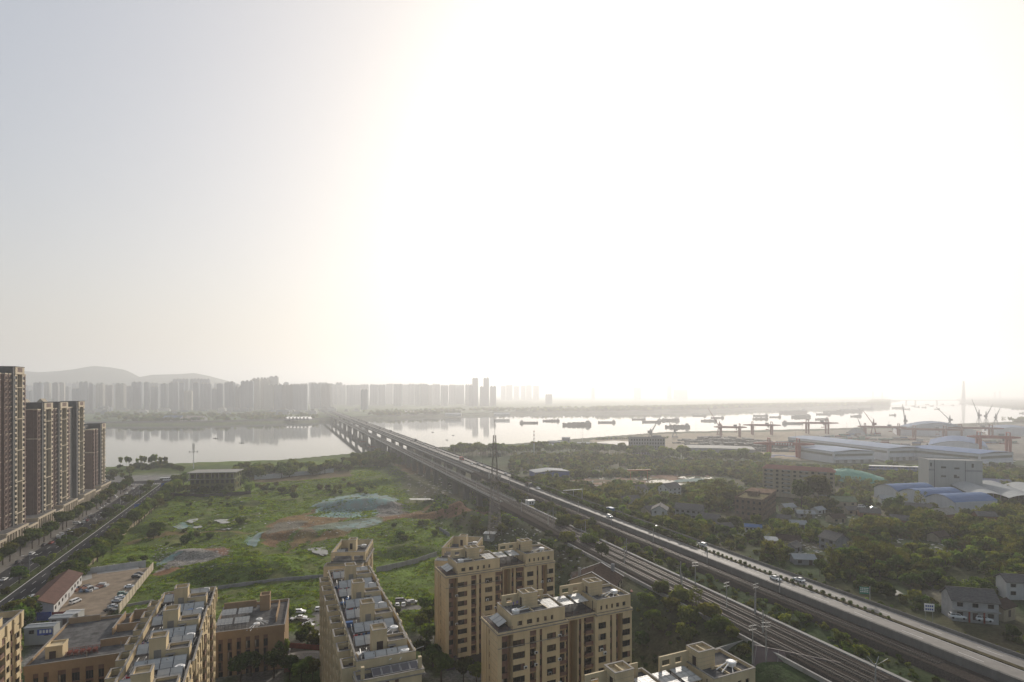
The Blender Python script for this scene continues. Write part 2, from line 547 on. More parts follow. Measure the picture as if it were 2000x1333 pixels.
SOLAR = mat('solar_cover', (.40, .39, .36), .45, var=.1, scale=.4)
SOLARD = glass_mat('dark_solar_glass', (.022, .022, .032), .2)
CLOTHS = [mat('cloth_' + n, c, .9) for n, c in (('violet', (.28, .22, .42)), ('white', (.6, .58, .55)), ('red', (.42, .05, .05)), ('dark', (.04, .04, .05)), ('blue', (.10, .16, .30)), ('pink', (.5, .25, .26)))]

# ------------------------------------------------------------------ facades
WIN = {}
def window_mesh(w, h, style):
    """a framed window: outer frame, mullions, glass and sometimes a drawn curtain; front at y = 0"""
    k = (round(w, 2), round(h, 2), style)
    if k in WIN:
        return WIN[k]
    b = MB()
    f = .07
    b.quad((-w / 2, .08, -h / 2), (w / 2, .08, -h / 2), (w / 2, .08, h / 2), (-w / 2, .08, h / 2), 1)
    b.box(-w / 2, w / 2, 0, .12, h / 2 - f, h / 2, 0); b.box(-w / 2, w / 2, 0, .12, -h / 2, -h / 2 + f, 0)
    b.box(-w / 2, -w / 2 + f, .003, .117, -h / 2 + f, h / 2 - f, 0); b.box(w / 2 - f, w / 2, .003, .117, -h / 2 + f, h / 2 - f, 0)
    n = 3 if w > 1.8 else (2 if w > 1.1 else 1)
    for i in range(1, n):
        x = -w / 2 + w * i / n
        b.box(x - .03, x + .03, .006, .112, -h / 2 + f, h / 2 - f, 0)
    if style in (1, 2):
        x = w / 2 - f if style == 1 else -w / 2 + f + w * .3
        b.quad((x - w * .3, .07, -h / 2 + f), (x, .07, -h / 2 + f), (x, .07, h / 2 - f), (x - w * .3, .07, h / 2 - f), 2 if style == 1 else 3)
    WIN[k] = b.mesh('window', [FRAMEM, GLASS, CURTAIN, PALEC])
    return WIN[k]

WALLM = [BEIGE, BROWN, RECESS, GRANITE, ROOF, COPING, FRAMEM, GLASS]
def facade(wb, parent, M, cols, floors, ztop, zbase, depth, wh=1.7, pitch=3.0, first=None, wins=True, wmat=0, cut=.35, wmb=None):
    """cols: (kind, width, outward offset). x runs along the facade, -y is outward, core boxes run back to y = depth.
    W pier; N narrow window over brown panels; D window over plain spandrels; B glazed balcony bay; R deep plain recess"""
    x = 0.0
    first = ztop - 2.5 if first is None else first
    for kind, w, off in cols:
        y0 = -off
        if kind == 'W':
            wb.box(x, x + w, y0, depth, zbase, ztop, wmat, M)
        elif kind == 'R':
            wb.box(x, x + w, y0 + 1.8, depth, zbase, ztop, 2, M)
        else:
            back = y0 + (cut if kind != 'B' else 1.3)
            wb.box(x, x + w, back, depth, zbase, ztop, 6 if kind == 'B' else wmat, M)
            zs = [first - pitch * i for i in range(floors)]
            edges = [ztop] + [e for z in zs for e in (z + wh / 2, z - wh / 2)] + [zbase]
            for i in range(0, len(edges), 2):
                if edges[i] - edges[i + 1] > .05:
                    if kind == 'B':
                        wb.box(x + .004, x + w - .004, y0 + .15, back, edges[i + 1] - .0, min(edges[i], edges[i + 1] + .35), 2, M)
                        wb.box(x + .004, x + w - .004, y0 + .18, y0 + .26, edges[i + 1] + .35, edges[i] - .05, 1, M)
                    else:
                        wb.box(x + .004, x + w - .004, y0 + (.1 if kind == 'N' else .006), back, edges[i + 1], edges[i], 1 if kind == 'N' else wmat, M)
            for z in zs:
                if wmb is not None:
                    wmb.box(x + .02, x + w - .02, back - .06, back - .02, z - wh / 2, z + wh / 2, 0, M)
                elif wins:
                    st = rnd.choice((0, 0, 0, 1, 1, 2))
                    put('window', window_mesh(w - .02, wh, st), parent, M @ T(x + w / 2, back - .13, z))
        x += w
    return x

def ring(wb, x0, x1, y0, y1, z0, z1, t, m, M=None):
    """a parapet: four walls round a rectangle"""
    wb.box(x0, x1, y0, y0 + t, z0, z1, m, M)
    wb.box(x0, x1, y1 - t, y1, z0, z1, m, M)
    wb.box(x0, x0 + t, y0 + t, y1 - t, z0, z1 - .003, m, M)
    wb.box(x1 - t, x1, y0 + t, y1 - t, z0, z1 - .003, m, M)
def coping(wb, x0, x1, y0, y1, z, t, m=5, M=None):
    ring(wb, x0 - .05, x1 + .05, y0 - .05, y1 + .05, z, z + .09, t + .1, m, M)

def solar_array(name_label, loc, rz, nx, ny, pw, pd, tilt, m=None, group='solar water heating panels on the flat roofs', h=.5, grid=0):
    """rows of tilted collectors on a light frame, tilted towards -y"""
    r = thing('solar_array', name_label, 'solar panel', loc, rz, group)
    W, D = nx * pw, ny * pd
    c, s = math.cos(tilt), math.sin(tilt)
    fr = MB()
    for i in range(nx + 1):
        x = -W / 2 + i * pw
        fr.bar((x, -D * c / 2, h), (x, D * c / 2, h + D * s), .07)
        for t in (-.46, .46):
            fr.bar((x, t * D * c, 0), (x, t * D * c, h + (t + .5) * D * s), .06)
    fr.build('frame', DARKM, r)
    pm = solar_panel_mesh(pw * .94, pd * .95, m or SOLAR, grid)
    for i in range(nx):
        for j in range(ny):
            t = (j + .5) / ny - .5
            put('panel', pm, r, Matrix.Translation((-W / 2 + (i + .5) * pw, t * D * c, h + .06 + (t + .5) * D * s)) @ Matrix.Rotation(tilt, 4, 'X'))
    return r
SPM = {}
def solar_panel_mesh(w, d, m, grid):
    k = (round(w, 2), round(d, 2), m.name, grid)
    if k not in SPM:
        b = MB()
        b.box(-w / 2, w / 2, -d / 2, d / 2, 0, .06, 0)
        b.box(-w / 2, w / 2, -d / 2, -d / 2 + .09, .062, .1, 1); b.box(-w / 2, w / 2, d / 2 - .09, d / 2, .062, .1, 1)
        b.box(-w / 2, -w / 2 + .07, -d / 2 + .09, d / 2 - .09, .062, .098, 1); b.box(w / 2 - .07, w / 2, -d / 2 + .09, d / 2 - .09, .062, .098, 1)
        for g in range(1, grid):
            b.box(-w / 2 + .07, w / 2 - .07, -d / 2 + d * g / grid - .03, -d / 2 + d * g / grid + .03, .062, .09, 1)
        SPM[k] = b.mesh('panel', [m, GALV])
    return SPM[k]
def water_tank(label, loc, rz=0, group='round white water tanks on the flat roofs'):
    r = thing('water_tank', label, 'water tank', loc, rz, group)
    b = MB(); b.cyl(0, 0, .25, 1.0, .95, .95, 0, 16); b.cyl(0, 0, 1.0, 1.16, 1.05, .8, 0, 16); b.cyl(0, 0, 1.16, 1.2, .42, .38, 1, 10)
    b.build('tank', [WHITE, GALV], r)
    l = MB()
    for k in range(4):
        a = math.pi / 4 + k * math.pi / 2
        l.bar((.7 * math.cos(a), .7 * math.sin(a), 0), (.7 * math.cos(a), .7 * math.sin(a), .25), .1)
    l.build('stand', GALV, r)
    p = MB(); p.bar((-.7, 0, .9), (-4.5, -1.0, .5), .16, n=6); p.bar((-.5, .5, .9), (-4.4, .4, .4), .16, n=6); p.bar((-.5, -.5, .7), (-2.6, -2.2, .3), .1, n=6)
    p.build('pipe', WHITE, r)
    return r
def clothes_line(label, loc, rz, L, n, cols, group='washing drying on the roofs'):
    r = thing('clothes_line', label, 'laundry', loc, rz, group)
    b = MB()
    for x in (-L / 2, L / 2):
        b.bar((x, 0, 0), (x, 0, 1.9), .06)
    b.bar((-L / 2, 0, 1.85), (L / 2, 0, 1.85), .03)
    b.build('rack', GALV, r)
    for i in range(n):
        w, h = rnd.uniform(.3, .8), rnd.uniform(.5, 1.2)
        x = -L / 2 + (i + .5) * L / n
        g = MB(); g.loft([[(x - w / 2, -.03, 1.83), (x + w / 2, -.03, 1.83), (x + w / 2, .03, 1.83), (x - w / 2, .03, 1.83)],
                          [(x - w / 2, .02, 1.83 - h / 2), (x + w / 2, -.06, 1.83 - h / 2), (x + w / 2, 0, 1.83 - h / 2), (x - w / 2, .08, 1.83 - h / 2)],
                          [(x - w * .45, -.05, 1.83 - h), (x + w / 2, 0, 1.83 - h), (x + w / 2, .05, 1.83 - h), (x - w * .45, .0, 1.83 - h)]])
        g.build('garment', CLOTHS[rnd.choice(cols)], r)
    return r

# ---- the twin-stair blocks of flats on the right (three of the same design)
def twin_block(label, ox, oy, th, side_wins=True):
    r = thing('apartment_block', label, 'apartment block', (ox, oy, 0), th, 'beige apartment blocks of the near estate')
    wb = MB()
    W, D, ZC = 39.5, 11.0, 30.0
    I = Matrix.Identity(4)
    left = [('W', .7, 0), ('N', 1.5, 0), ('R', 1.3, 0), ('D', 3.0, .35), ('W', 1.3, .35), ('B', 1.7, .35), ('W', .9, .35), ('N', .8, .1), ('W', 1.3, .1), ('D', 2.5, .1), ('W', 1.0, .1), ('B', 2.0, .1)]
    mid = [('W', .6, -1.6), ('N', .7, -1.6), ('W', .3, -1.6), ('R', 2.4, -3.0), ('W', .3, -1.6), ('N', .8, -1.6), ('W', .8, -1.6), ('B', 2.3, -.6)]
    right = [('W', 1.0, 0), ('D', 2.3, 0), ('W', 1.2, 0), ('N', .6, 0), ('W', 1.2, 0), ('N', .65, 0), ('R', 1.35, 0), ('D', 2.3, .2), ('W', .45, .2)]
    x = facade(wb, r, I, left, 9, 29.4, 3.6, D)
    x = facade(wb, r, T(x), mid, 9, 29.4, 3.6, D) + x
    x = facade(wb, r, T(x), right, 9, 29.4, 3.6, D) + x
    W = x
    # left gable: seen slantwise, plain tiles with one narrow window column
    facade(wb, r, T(0, D, 0, -math.pi / 2), [('W', 3.2, .35), ('W', 1.3, .1), ('N', .7, .1), ('W', .9, .1), ('W', 4.88, .35)], 9, 29.4, 3.6, .36, wins=side_wins)
    # tile joints on the gable and the piers: thin raised courses
    for k in range(18):
        z = 4.5 + k * 1.45
        wb.box(-.365, -.35, .02, 4.8, z, z + .05, 5)
    # base, cornices
    wb.box(.12, W - .12, .15, D - .1, -1.0, 3.6, 3)
    segs = [(-.45, 18.2, -.45), (18.2, 26.6, .95), (26.6, W + .15, -.3)]
    for (a, b_, y) in segs:
        wb.box(a, b_, y, D + .1, 29.4, 29.75, 0); wb.box(a - .12, b_ + .12, y - .14, D + .2, 29.75, 29.98, 5); wb.box(a, b_, y, D + .1, 29.98, 30.3, 0)
        wb.box(a + .3, b_ - .3, y + .3, D - .2, 30.3, 30.34, 4)
    wb.box(-.47, 18.22, -.47, -.46, 26.4, 26.6, 5)
    r_ = MB()
    # penthouse blocks with small windows, flush behind the cornice
    for (a, b_, cols) in ((3.4, 17.6, [('W', 1.4, 0), ('D', 1.3, 0), ('W', 1.2, 0), ('D', 1.4, 0), ('W', 1.2, 0), ('D', .7, 0), ('W', 1.3, 0), ('D', .7, 0), ('W', 1.1, 0), ('D', .7, 0), ('W', 3.2, 0)]),
                       (26.9, W - .1, [('W', 1.3, 0), ('D', .7, 0), ('W', 1.3, 0), ('D', .7, 0), ('W', 1.3, 0), ('D', .7, 0), ('W', 1.2, 0), ('D', 1.2, 0), ('W', 1.2, 0), ('D', 1.2, 0), ('W', 1.9, 0)])):
        s = (b_ - a) / sum(c[1] for c in cols)
        facade(wb, r, T(a, .25), [(k, w * s, o) for k, w, o in cols], 1, 33.1, 30.3, D - 1.6, wh=1.15, first=31.5)
        ring(wb, a - .02, b_ + .02, .23, D - 1.2, 33.1, 33.75, .28, 0)
        coping(wb, a - .02, b_ + .02, .23, D - 1.2, 33.75, .28)
        wb.box(a + .26, b_ - .26, .51, D - 1.5, 33.1, 33.16, 4)
        # low beams dividing the roof
        for q in (.42, .7):
            wb.box(a + (b_ - a) * q, a + (b_ - a) * q + .25, .5, 4.2, 33.16, 33.6, 0)
        wb.box(a + 3, b_ - .6, 4.2, 4.45, 33.16, 33.6, 0)
    # stair heads with hollow tops
    for a in (8.4, 27.4):
        wb.box(a, a + 4.0, 5.0, 8.6, 33.1, 36.2, 0)
        ring(wb, a - .06, a + 4.06, 4.94, 8.66, 36.2, 36.75, .3, 0)
        coping(wb, a - .06, a + 4.06, 4.94, 8.66, 36.75, .3)
        wb.box(a + 1.8, a + 2.1, 5.24, 8.36, 36.2, 36.7, 0)
        wb.box(a - .05, a, 5.8, 6.8, 33.4, 35.5, 6)
        for z in (33.9, 34.7, 35.5):
            wb.box(a - .012, a + 4.012, 4.988, 8.612, z, z + .04, 5)
        # screen wall with openings beside the stair head
        y = 8.0
        for (p, q, z0, z1) in ((-7.0, -6.4, 33.1, 36.0), (-6.4, -4.4, 35.2, 36.0), (-6.4, -4.4, 33.1, 34.0), (-4.4, -3.2, 33.1, 36.0), (-3.2, -1.6, 35.2, 36.0), (-3.2, -1.6, 33.1, 34.0), (-1.6, 0, 33.1, 36.0)):
            if a > 20 or p > -5:
                wb.box(a + p, a + q, y, y + .35, z0, z1, 0)
        if a < 20:
            for (p, q, z0, z1) in ((4.0, 5.2, 33.1, 36), (5.2, 6.4, 35.2, 36), (6.4, 7.0, 33.1, 36)):
                wb.box(a + p, a + q, y, y + .35, z0, z1, 0)
    # middle terrace and low beams
    wb.box(17.65, 26.85, 1.4, D, 30.34, 30.6, 4)
    acb = MB(); acb.box(-.42, .42, -.38, -.02, 0, .62); acb.box(-.28, .28, -.40, -.385, .06, .56, 1)
    acm = acb.mesh('air_conditioner', [WHITE, DARKM])
    for k in range(16):
        x = rnd.choice((3.0, 6.6, 13.2, 15.9, 28.0, 32.6, 35.2, 9.5))
        put('air_conditioner', acm, r, T(x, .02 if x > 20 else -.33 if x < 8 else -.08, 28.6 - 3 * rnd.randrange(9) - 2.2))
    wb.build('wall', WALLM, r)
    rl = MB()
    for (p, q) in (((-.3, -.3), (3.3, -.3)), ((-.3, -.3), (-.3, 10.5)), ((17.7, 1.1), (26.8, 1.1))):
        L = math.hypot(q[0] - p[0], q[1] - p[1]); n = max(2, int(L / 1.2))
        for z in (30.75, 31.1, 31.4):
            rl.bar((p[0], p[1], z), (q[0], q[1], z), .05)
        for i in range(n + 1):
            f = i / n
            rl.bar((p[0] + (q[0] - p[0]) * f, p[1] + (q[1] - p[1]) * f, 30.3), (p[0] + (q[0] - p[0]) * f, p[1] + (q[1] - p[1]) * f, 31.4), .06)
    rl.build('railing', BROWN, r)
    pg = MB()
    for x in (18.2, 20.4, 22.4, 24.4, 26.4):
        pg.bar((x, 1.6, 30.5), (x, 1.6, 33.3), .12); pg.bar((x, 7.2, 30.5), (x, 7.2, 33.3), .12)
    pg.build('pergola', DARKM, r)
    return r, W
B3O, B3T = (-3.2, 139.0), R(24.6)
BSC = (1.068, 1.0, 1.018)
TW = []
for nm, (dx, dy), tt in (('front beige apartment block with twin stair heads, beside the railway bushes', (0, 0), B3T), ('middle beige apartment block with twin stair heads, farther from the camera', (-17.9, 43.0), R(25.0)), ('cropped beige apartment block with twin stair heads at the bottom edge', (16.5, -41.7), B3T)):
    blk, BW = twin_block(nm, B3O[0] + dx, B3O[1] + dy, tt)
    TW.append(blk)
    blk.scale = BSC
    w = {0: 'front', 1: 'middle', 2: 'cropped'}[len(TW) - 1]
    Mb = T(B3O[0] + dx, B3O[1] + dy, 0, tt) @ Matrix.Diagonal((*BSC, 1))
    for i, (x, t_) in enumerate(((13.4, 'first'), (17.6, 'second'), (22.0, 'third'))):
        p = Mb @ Vector((x + 1.6, 4.3, 33.0))
        solar_array(f'{t_} flat grid of solar panels between the stair heads of the {w} beige block', p, tt, 3, 3, 1.25, 1.75, R(4), h=.3, grid=2)
    p = Mb @ Vector((1.5, 4.5, 30.4))
    solar_array(f'tilted solar panels on the end terrace of the {w} beige block', p, tt + R(-90), 3, 1, 2.1, 2.6, R(24), h=.6, grid=2)
    p = Mb @ Vector((5.2, 2.2, 33.2)); water_tank(f'round water tank over the end terrace of the {w} beige block', p, tt + R(200))
    p = Mb @ Vector((BW - 3.0, 3.6, 33.2)); water_tank(f'round water tank at the railway end of the {w} beige block', p, tt + R(10))
    if w == 'front':
        clothes_line('violet cloth on a line by the first stair head of the front beige block', Mb @ Vector((6.6, 5.6, 33.2)), tt + .3, 2.6, 2, (0, 0, 1))
        cd = MB(); cd.box(-.45, .45, -.4, 0, 0, .75); cd.box(-.3, .3, -.43, -.4, .1, .6, 1)
        ac = cd.build('air_conditioner', [WHITE, DARKM], None, M=Mb @ T(29.0, -.02, 19.2))
        tag(ac, 'white air conditioner box on the wall of the front beige block', 'air conditioner')

# ---- the long stepped blocks on the left (one design, three times)
def long_block(label, ox, oy, th, tmax, wins_right=False, wins_front=False, tag_word='', end_terrace=True, n_units=4, t0=0.0):
    r = thing('long_apartment_block', label, 'apartment block', (ox, oy, 0), th, 'beige apartment blocks of the near estate')
    wb = MB()
    S = -12.6
    UL = 17.0
    # right-hand facade, x along the depth, outward +s
    cols = []
    for k in range(n_units):
        cols += [('W', .9, 0), ('N', .8, 0), ('W', .8, 0), ('B', 2.4, .9), ('W', .5, .9), ('D', 1.8, .9), ('W', .5, .9), ('N', .8, 0), ('R', 2.6, 0), ('N', .8, 0), ('W', .6, 0), ('D', 1.7, .6), ('W', .6, .6), ('B', 1.6, .6), ('W', .6, 0)]
    facade(wb, r, T(0, t0, 0, math.pi / 2), cols, 9, 29.6, 0, 6.3, wins=wins_right)
    L = n_units * UL
    # left-hand side: plain back with projecting bays
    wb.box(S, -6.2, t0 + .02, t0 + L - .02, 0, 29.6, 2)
    for k in range(int(L / 8.5)):
        t = t0 + k * 8.5 + 1.0
        for dt in (0, 4.2):
            wb.box(S - 3.0, S, t + dt, t + dt + .5, 0, 30.9, 0)
        for i in range(10):
            wb.box(S - 2.95, S - .02, t + .5, t + 4.2, i * 3.0 + .3, i * 3.0 + 1.2, 0)
            wb.box(S - 1.2, S - .03, t + .52, t + 4.18, i * 3.0 + 1.2, i * 3.0 + 3.2, 6)
        ring(wb, S - 3.06, S - .02, t - .06, t + 4.76, 29.6, 31.2, .28, 0)
        coping(wb, S - 3.06, S - .02, t - .06, t + 4.76, 31.2, .28)
        wb.box(S - 2.7, S - .3, t + .3, t + 4.4, 29.62, 29.9, 4)
        wb.box(S - .9, S, t + 5.6, t + 7.0, 0, 29.6, 0)
    # roof slab, parapets
    wb.box(S - .1, .35, t0 - .1, t0 + L, 29.6, 30.0, 0)
    wb.box(S, .2, t0, t0 + L - .2, 30.0, 30.8, 4)
    for k in range(n_units):
        a = t0 + k * UL
        st = (.0, .5, .1, .6)[k % 4]
        zt = 32.6 - .25 * (k % 2)
        for (x0, x1, y0, y1) in ((S - .2, S + .12, a + .01, a + UL - .01), (st - .32, st, a + .01, a + UL - .01)) + (((S + .13, st - .33, a + .01, a + .33),) if k == 0 else ()) + (((S + .13, st - .33, a + UL - .34, a + UL - .02),) if k == n_units - 1 else ()):
            wb.box(x0, x1, y0, y1, 30.0, zt, 0); wb.box(x0 - .05, x1 + .05, y0 - .003, y1 + .003, zt, zt + .1, 5)
        # buttress piers on the parapets
        for q in (.12, .38, .62, .88):
            for sx in (S - .55, st + .02):
                wb.box(sx - .02, sx + .35, a + UL * q - .7, a + UL * q + .7, 28.5, 32.3, 0)
        # stair head with a door, canopy and hollow top
        b_ = a + 5.0
        wb.box(-8.6, -5.4, b_, b_ + 3.6, 30.8, 36.0, 0)
        ring(wb, -8.66, -5.34, b_ - .06, b_ + 3.66, 36.0, 36.6, .3, 0); coping(wb, -8.66, -5.34, b_ - .06, b_ + 3.66, 36.6, .3)
        wb.box(-7.7, -6.3, b_ - .05, b_, 31.6, 34.0, 6 if k == 0 else 5)
        wb.box(-9.2, -4.8, b_ - 1.5, b_ - .01, 31.0, 31.5, 0)
        # lift room beside it
        wb.box(-5.3, -.9, b_ - .3, b_ + 3.4, 30.8, 33.2, 0)
        ring(wb, -5.3, -.9, b_ - .3, b_ + 3.4, 33.2, 33.7, .25, 0); coping(wb, -5.3, -.9, b_ - .3, b_ + 3.4, 33.7, .25)
        wb.box(-5.0, -1.2, b_, b_ + 3.1, 33.2, 33.25, 4)
        wb.box(-4.9, -4.0, b_ - .36, b_ - .3, 30.85, 32.8, 6)
        wb.box(-5.4, -3.6, b_ - 1.2, b_ - .31, 32.9, 33.05, 5)
    if end_terrace:
        facade(wb, r, T(S - .9, t0 - 4.6), [('W', 6.0, 0), ('N', .8, 0), ('W', 1.2, 0), ('N', .8, 0), ('W', 4.9, 0)], 9, 29.6, 0, 4.6, wh=1.9, wins=wins_front)
        wb.box(S - 1.1, 1.0, t0 - 4.8, t0 - .02, 29.6, 29.85, 5)
        ring(wb, S - .9, .8, t0 - 4.6, t0 - .05, 29.85, 30.6, .3, 0); coping(wb, S - .9, .8, t0 - 4.6, t0 - .05, 30.6, .3)
        wb.box(S - .6, .5, t0 - 4.3, t0 - .4, 29.85, 29.9, 4)
        for x in (-.3, S + .2):
            wb.box(x, x + .7, t0 - 4.0, t0 - 3.2, 29.85, 33.0, 0)
    wb.build('wall', WALLM, r)
    pp = MB()
    for k in range(n_units):
        a = t0 + k * UL
        for s_, e in ((-11.4, -11.0), (-9.9, -9.6)):
            pp.bar((s_, a + 1, 31.6), (e, a + 8, 31.7), .14, n=6)
        pp.bar((-1.2, a + 9, 31.3), (-.8, a + 16, 31.3), .16, n=6)
        for q in range(5):
            pp.bar((-10.8 + q * 2, a + 2.4, 30.8), (-10.8 + q * 2, a + 2.4, 32.4 + .5 * (q % 2)), .14, n=6)
        q_ = random.Random(k + 40)
        for j in range(9):
            s0, y0 = q_.uniform(-11.5, -1.5), a + q_.uniform(1, 16)
            al = q_.random() < .5
            pp.bar((s0, y0, 31.1), (s0 + (0 if al else q_.uniform(2, 5)), y0 + (q_.uniform(2, 6) if al else .3), 31.1 + q_.uniform(0, .8)), .13, n=6)
    pp.build('pipe', GALV, r)
    jk = random.Random(int(ox))
    for j in range(n_units * 9):
        b = MB(); w_, d_, h_ = jk.uniform(.3, 1.0), jk.uniform(.3, .9), jk.uniform(.4, 1.3)
        b.box(-w_, w_, -d_, d_, 0, h_)
        o = b.build('storage_box', jk.choice((COPING, DARKM, BROWN, CLOTHS[1], CLOTHS[4], ROOF)), None, M=T(ox, oy, 0, th) @ T(jk.uniform(-11.6, -1), t0 + jk.uniform(1, n_units * UL - 1), 30.8, jk.uniform(0, 3)))
        tag(o, 'small box of clutter on the roof of the ' + tag_word, 'roof clutter', 'clutter on the roof of the ' + tag_word)
    Mb = T(ox, oy, 0, th)
    names = ('nearest', 'second', 'third', 'far')
    for k in range(n_units):
        a = t0 + k * UL
        if a > tmax:
            break
        nm = f'{names[k]} stair head of the {tag_word}'
        solar_array(f'long grey solar row before the {nm}', Mb @ Vector((-6.0, a + 1.9, 30.8)), th, 4, 1, 2.45, 2.9, R(30), h=.6, grid=2)
        if k or not end_terrace:
            solar_array(f'short grey solar row behind the {nm}', Mb @ Vector((-3.2, a + 11.6, 30.8)), th, 2, 1, 2.3, 2.9, R(30), h=1.2, grid=2)
        solar_array(f'solar panels beside the laundry behind the {nm}', Mb @ Vector((-9.6, a + 10.4, 30.8)), th, 2, 1, 2.2, 2.8, R(30), h=1.0, grid=2)
        clothes_line(f'drying clothes by the rear panels of the {nm}', Mb @ Vector((-9.2, a + 14.2, 30.8)), th + .1, 5.0, 9, (1, 2, 3, 4, 5, 3, 1))
        clothes_line(f'bright washing along the outer parapet at the {nm}', Mb @ Vector((-11.6, a + 13.2, 30.8)), th + 1.4, 4.0, 6, (0, 1, 2, 5))
        water_tank(f'round tank by the sunny parapet behind the {nm}', Mb @ Vector((-1.9, a + 15.0, 31.6)), th + R(30))
    if end_terrace:
        solar_array(f'dark blue solar panels on the end terrace of the {tag_word}', Mb @ Vector((-5.0, t0 - 2.6, 29.9)), th, 5, 1, 2.0, 2.6, R(14), m=SOLARD, h=.6)
        water_tank(f'water tank with white pipes above the end terrace of the {tag_word}', Mb @ Vector((-2.0, t0 + 2.2, 31.4)), th + R(20))
    return r
TH1 = R(23.0)
long_block('long beige apartment block with a row of stair heads, centre of the estate', -21.4, 125.2, TH1, 68, wins_front=True, tag_word='central block')
long_block('long beige apartment block with laundry on its roof, beside the car park', -62.2, 105.2, TH1, 68, wins_right=True, tag_word='car park block', end_terrace=False)
long_block('cropped beige apartment block with a sunlit side at the bottom edge', -103.9, 87.1, TH1, 0, wins_right=True, tag_word='corner block', end_terrace=False)

# ---- the two end pavilions with a rooftop terrace
def end_unit(label, ox, oy, th, W=12.0, D=16.5):
    r = thing('end_apartment_block', label, 'apartment block', (ox, oy, 0), th, 'beige apartment blocks of the near estate')
    wb = MB()
    facade(wb, r, T(0, 0), [('W', 3.0, 0), ('N', .8, 0), ('W', 4.4, 0), ('N', .8, 0), ('W', 3.0, 0)], 9, 29.8, 0, D, wins=False)
    facade(wb, r, T(W, 0, 0, math.pi / 2), [('W', .8, 0), ('D', 1.6, .0), ('W', 1.0, .5), ('B', 2.0, .5), ('W', 1.0, .5), ('D', 2.0, 0), ('W', 1.0, 0), ('B', 2.2, .4), ('W', .9, .4), ('D', 1.6, 0), ('W', 2.4, 0)], 9, 29.8, 0, .4, wins=True)
    wb.box(-.4, W + .55, -.4, D, 29.8, 30.2, 5)
    # low terrace in front, taller pavilion behind
    ring(wb, -1.5, W - .4, -4.4, 0, 28.9, 30.1, .3, 0); coping(wb, -1.5, W - .4, -4.4, 0, 30.1, .3)
    wb.box(-1.5, W - .4, -4.4, -.01, 0, 28.9, 0); wb.box(-1.2, W - .7, -4.1, -.3, 28.9, 28.95, 4)
    wb.box(0, W, 0, D - .1, 30.2, 30.6, 4)
    for (a, b_) in ((0, .7), (7.2, 7.9), (W - .7, W)):
        wb.box(a, b_, 0, .6, 30.6, 32.3, 0)
    wb.box(0, W, .02, .58, 32.3, 33.6, 0)
    wb.box(0, .35, .6, D, 32.4, 33.6, 0); wb.box(W - .35, W, .6, D, 32.4, 33.6, 0); wb.box(.35, W - .35, D - .35, D, 30.6, 33.6, 0)
    for q in range(6):
        y = .6 + q * (D - 1.2) / 5
        wb.box(W - .36, W + .02, y, y + .8, 30.6, 32.4, 0); wb.box(-.02, .36, y, y + .8, 30.6, 32.4, 0)
    wb.box(4.2, W - .4, 7.0, D - .4, 30.6, 31.6, 4)
    wb.box(4.4, 7.2, 8.0, 11.5, 30.6, 35.4, 0); ring(wb, 4.34, 7.26, 7.94, 11.56, 35.4, 35.9, .28, 0); coping(wb, 4.34, 7.26, 7.94, 11.56, 35.9, .28)
    wb.box(5.0, 6.0, 7.95, 8.0, 32.4, 34.6, 6)
    coping(wb, 0, W, 0.02, D, 33.6, .35)
    wb.build('wall', WALLM, r)
    return r
end_unit('narrow block with open rooftop frame at the far end of the central long block', -64.0, 199.0, R(5), 12.0, 17)
Mb = T(-64.6, 199, 0, R(5)); water_tank('round water tank inside the open rooftop frame behind the central long block', Mb @ Vector((9.8, 13, 31.6)))
solar_array('tilted solar panels under the open rooftop frame behind the central long block', Mb @ Vector((8.5, 3.5, 30.7)), R(5), 2, 1, 1.8, 2.0, R(25))
solar_array('tilted solar panel on the shaded side of the far open rooftop frame', Mb @ Vector((2.2, 8.5, 30.7)), R(5), 2, 1, 1.6, 2.0, R(25))
end_unit('narrow beige block with an open rooftop frame, behind the middle twin block', -25.6, 205.3, R(-8), 11.8, 17)
Mb = T(-25.6, 205.3, 0, R(-8)); water_tank('round water tank inside the open rooftop frame behind the middle twin block', Mb @ Vector((9.6, 13, 31.6)))
solar_array('tilted solar panels on the low terrace behind the middle twin block', Mb @ Vector((.5, -2.2, 29.0)), R(-8), 3, 1, 1.5, 1.8, R(20))

# ---- low commercial buildings between the flats
def low_block(label, p0, p1, depth, zr, cols, n_fl):
    d = (p1 - p0); th = math.atan2(d.y, d.x); W = math.hypot(d.x, d.y)
    r = thing('commercial_building', label, 'building', (p0.x, p0.y, 0), th)
    wb = MB()
    s = W / sum(c[1] for c in cols)
    facade(wb, r, T(0, 0), [(k, w * s, o) for k, w, o in cols], n_fl, zr - 1.6, 0, depth, wh=2.4, pitch=3.0, first=zr - 4.2, wmat=2)
    wb.box(-.2, W + .2, -.2, depth + .2, zr - 1.6, zr, 2)
    ring(wb, -.25, W + .25, -.25, depth + .25, zr, zr + .9, .3, 2); coping(wb, -.25, W + .25, -.25, depth + .25, zr + .9, .3)
    wb.box(.06, W - .06, .06, depth - .06, zr, zr + .05, 4)
    return r, wb, T(p0.x, p0.y, 0, th), W
lowcols = [('W', 2, 0), ('N', 1.6, 0), ('W', 1.6, 0), ('N', 1.6, 0), ('W', 1.6, 0), ('N', 1.6, 0), ('W', 1.6, 0), ('N', 1.6, 0), ('W', 1.6, 0), ('N', 1.6, 0), ('W', 1.6, 0), ('N', 1.6, 0), ('W', 2.6, 0)]
a, b_ = seen(48, 1308, 12), seen(252, 1279, 12)
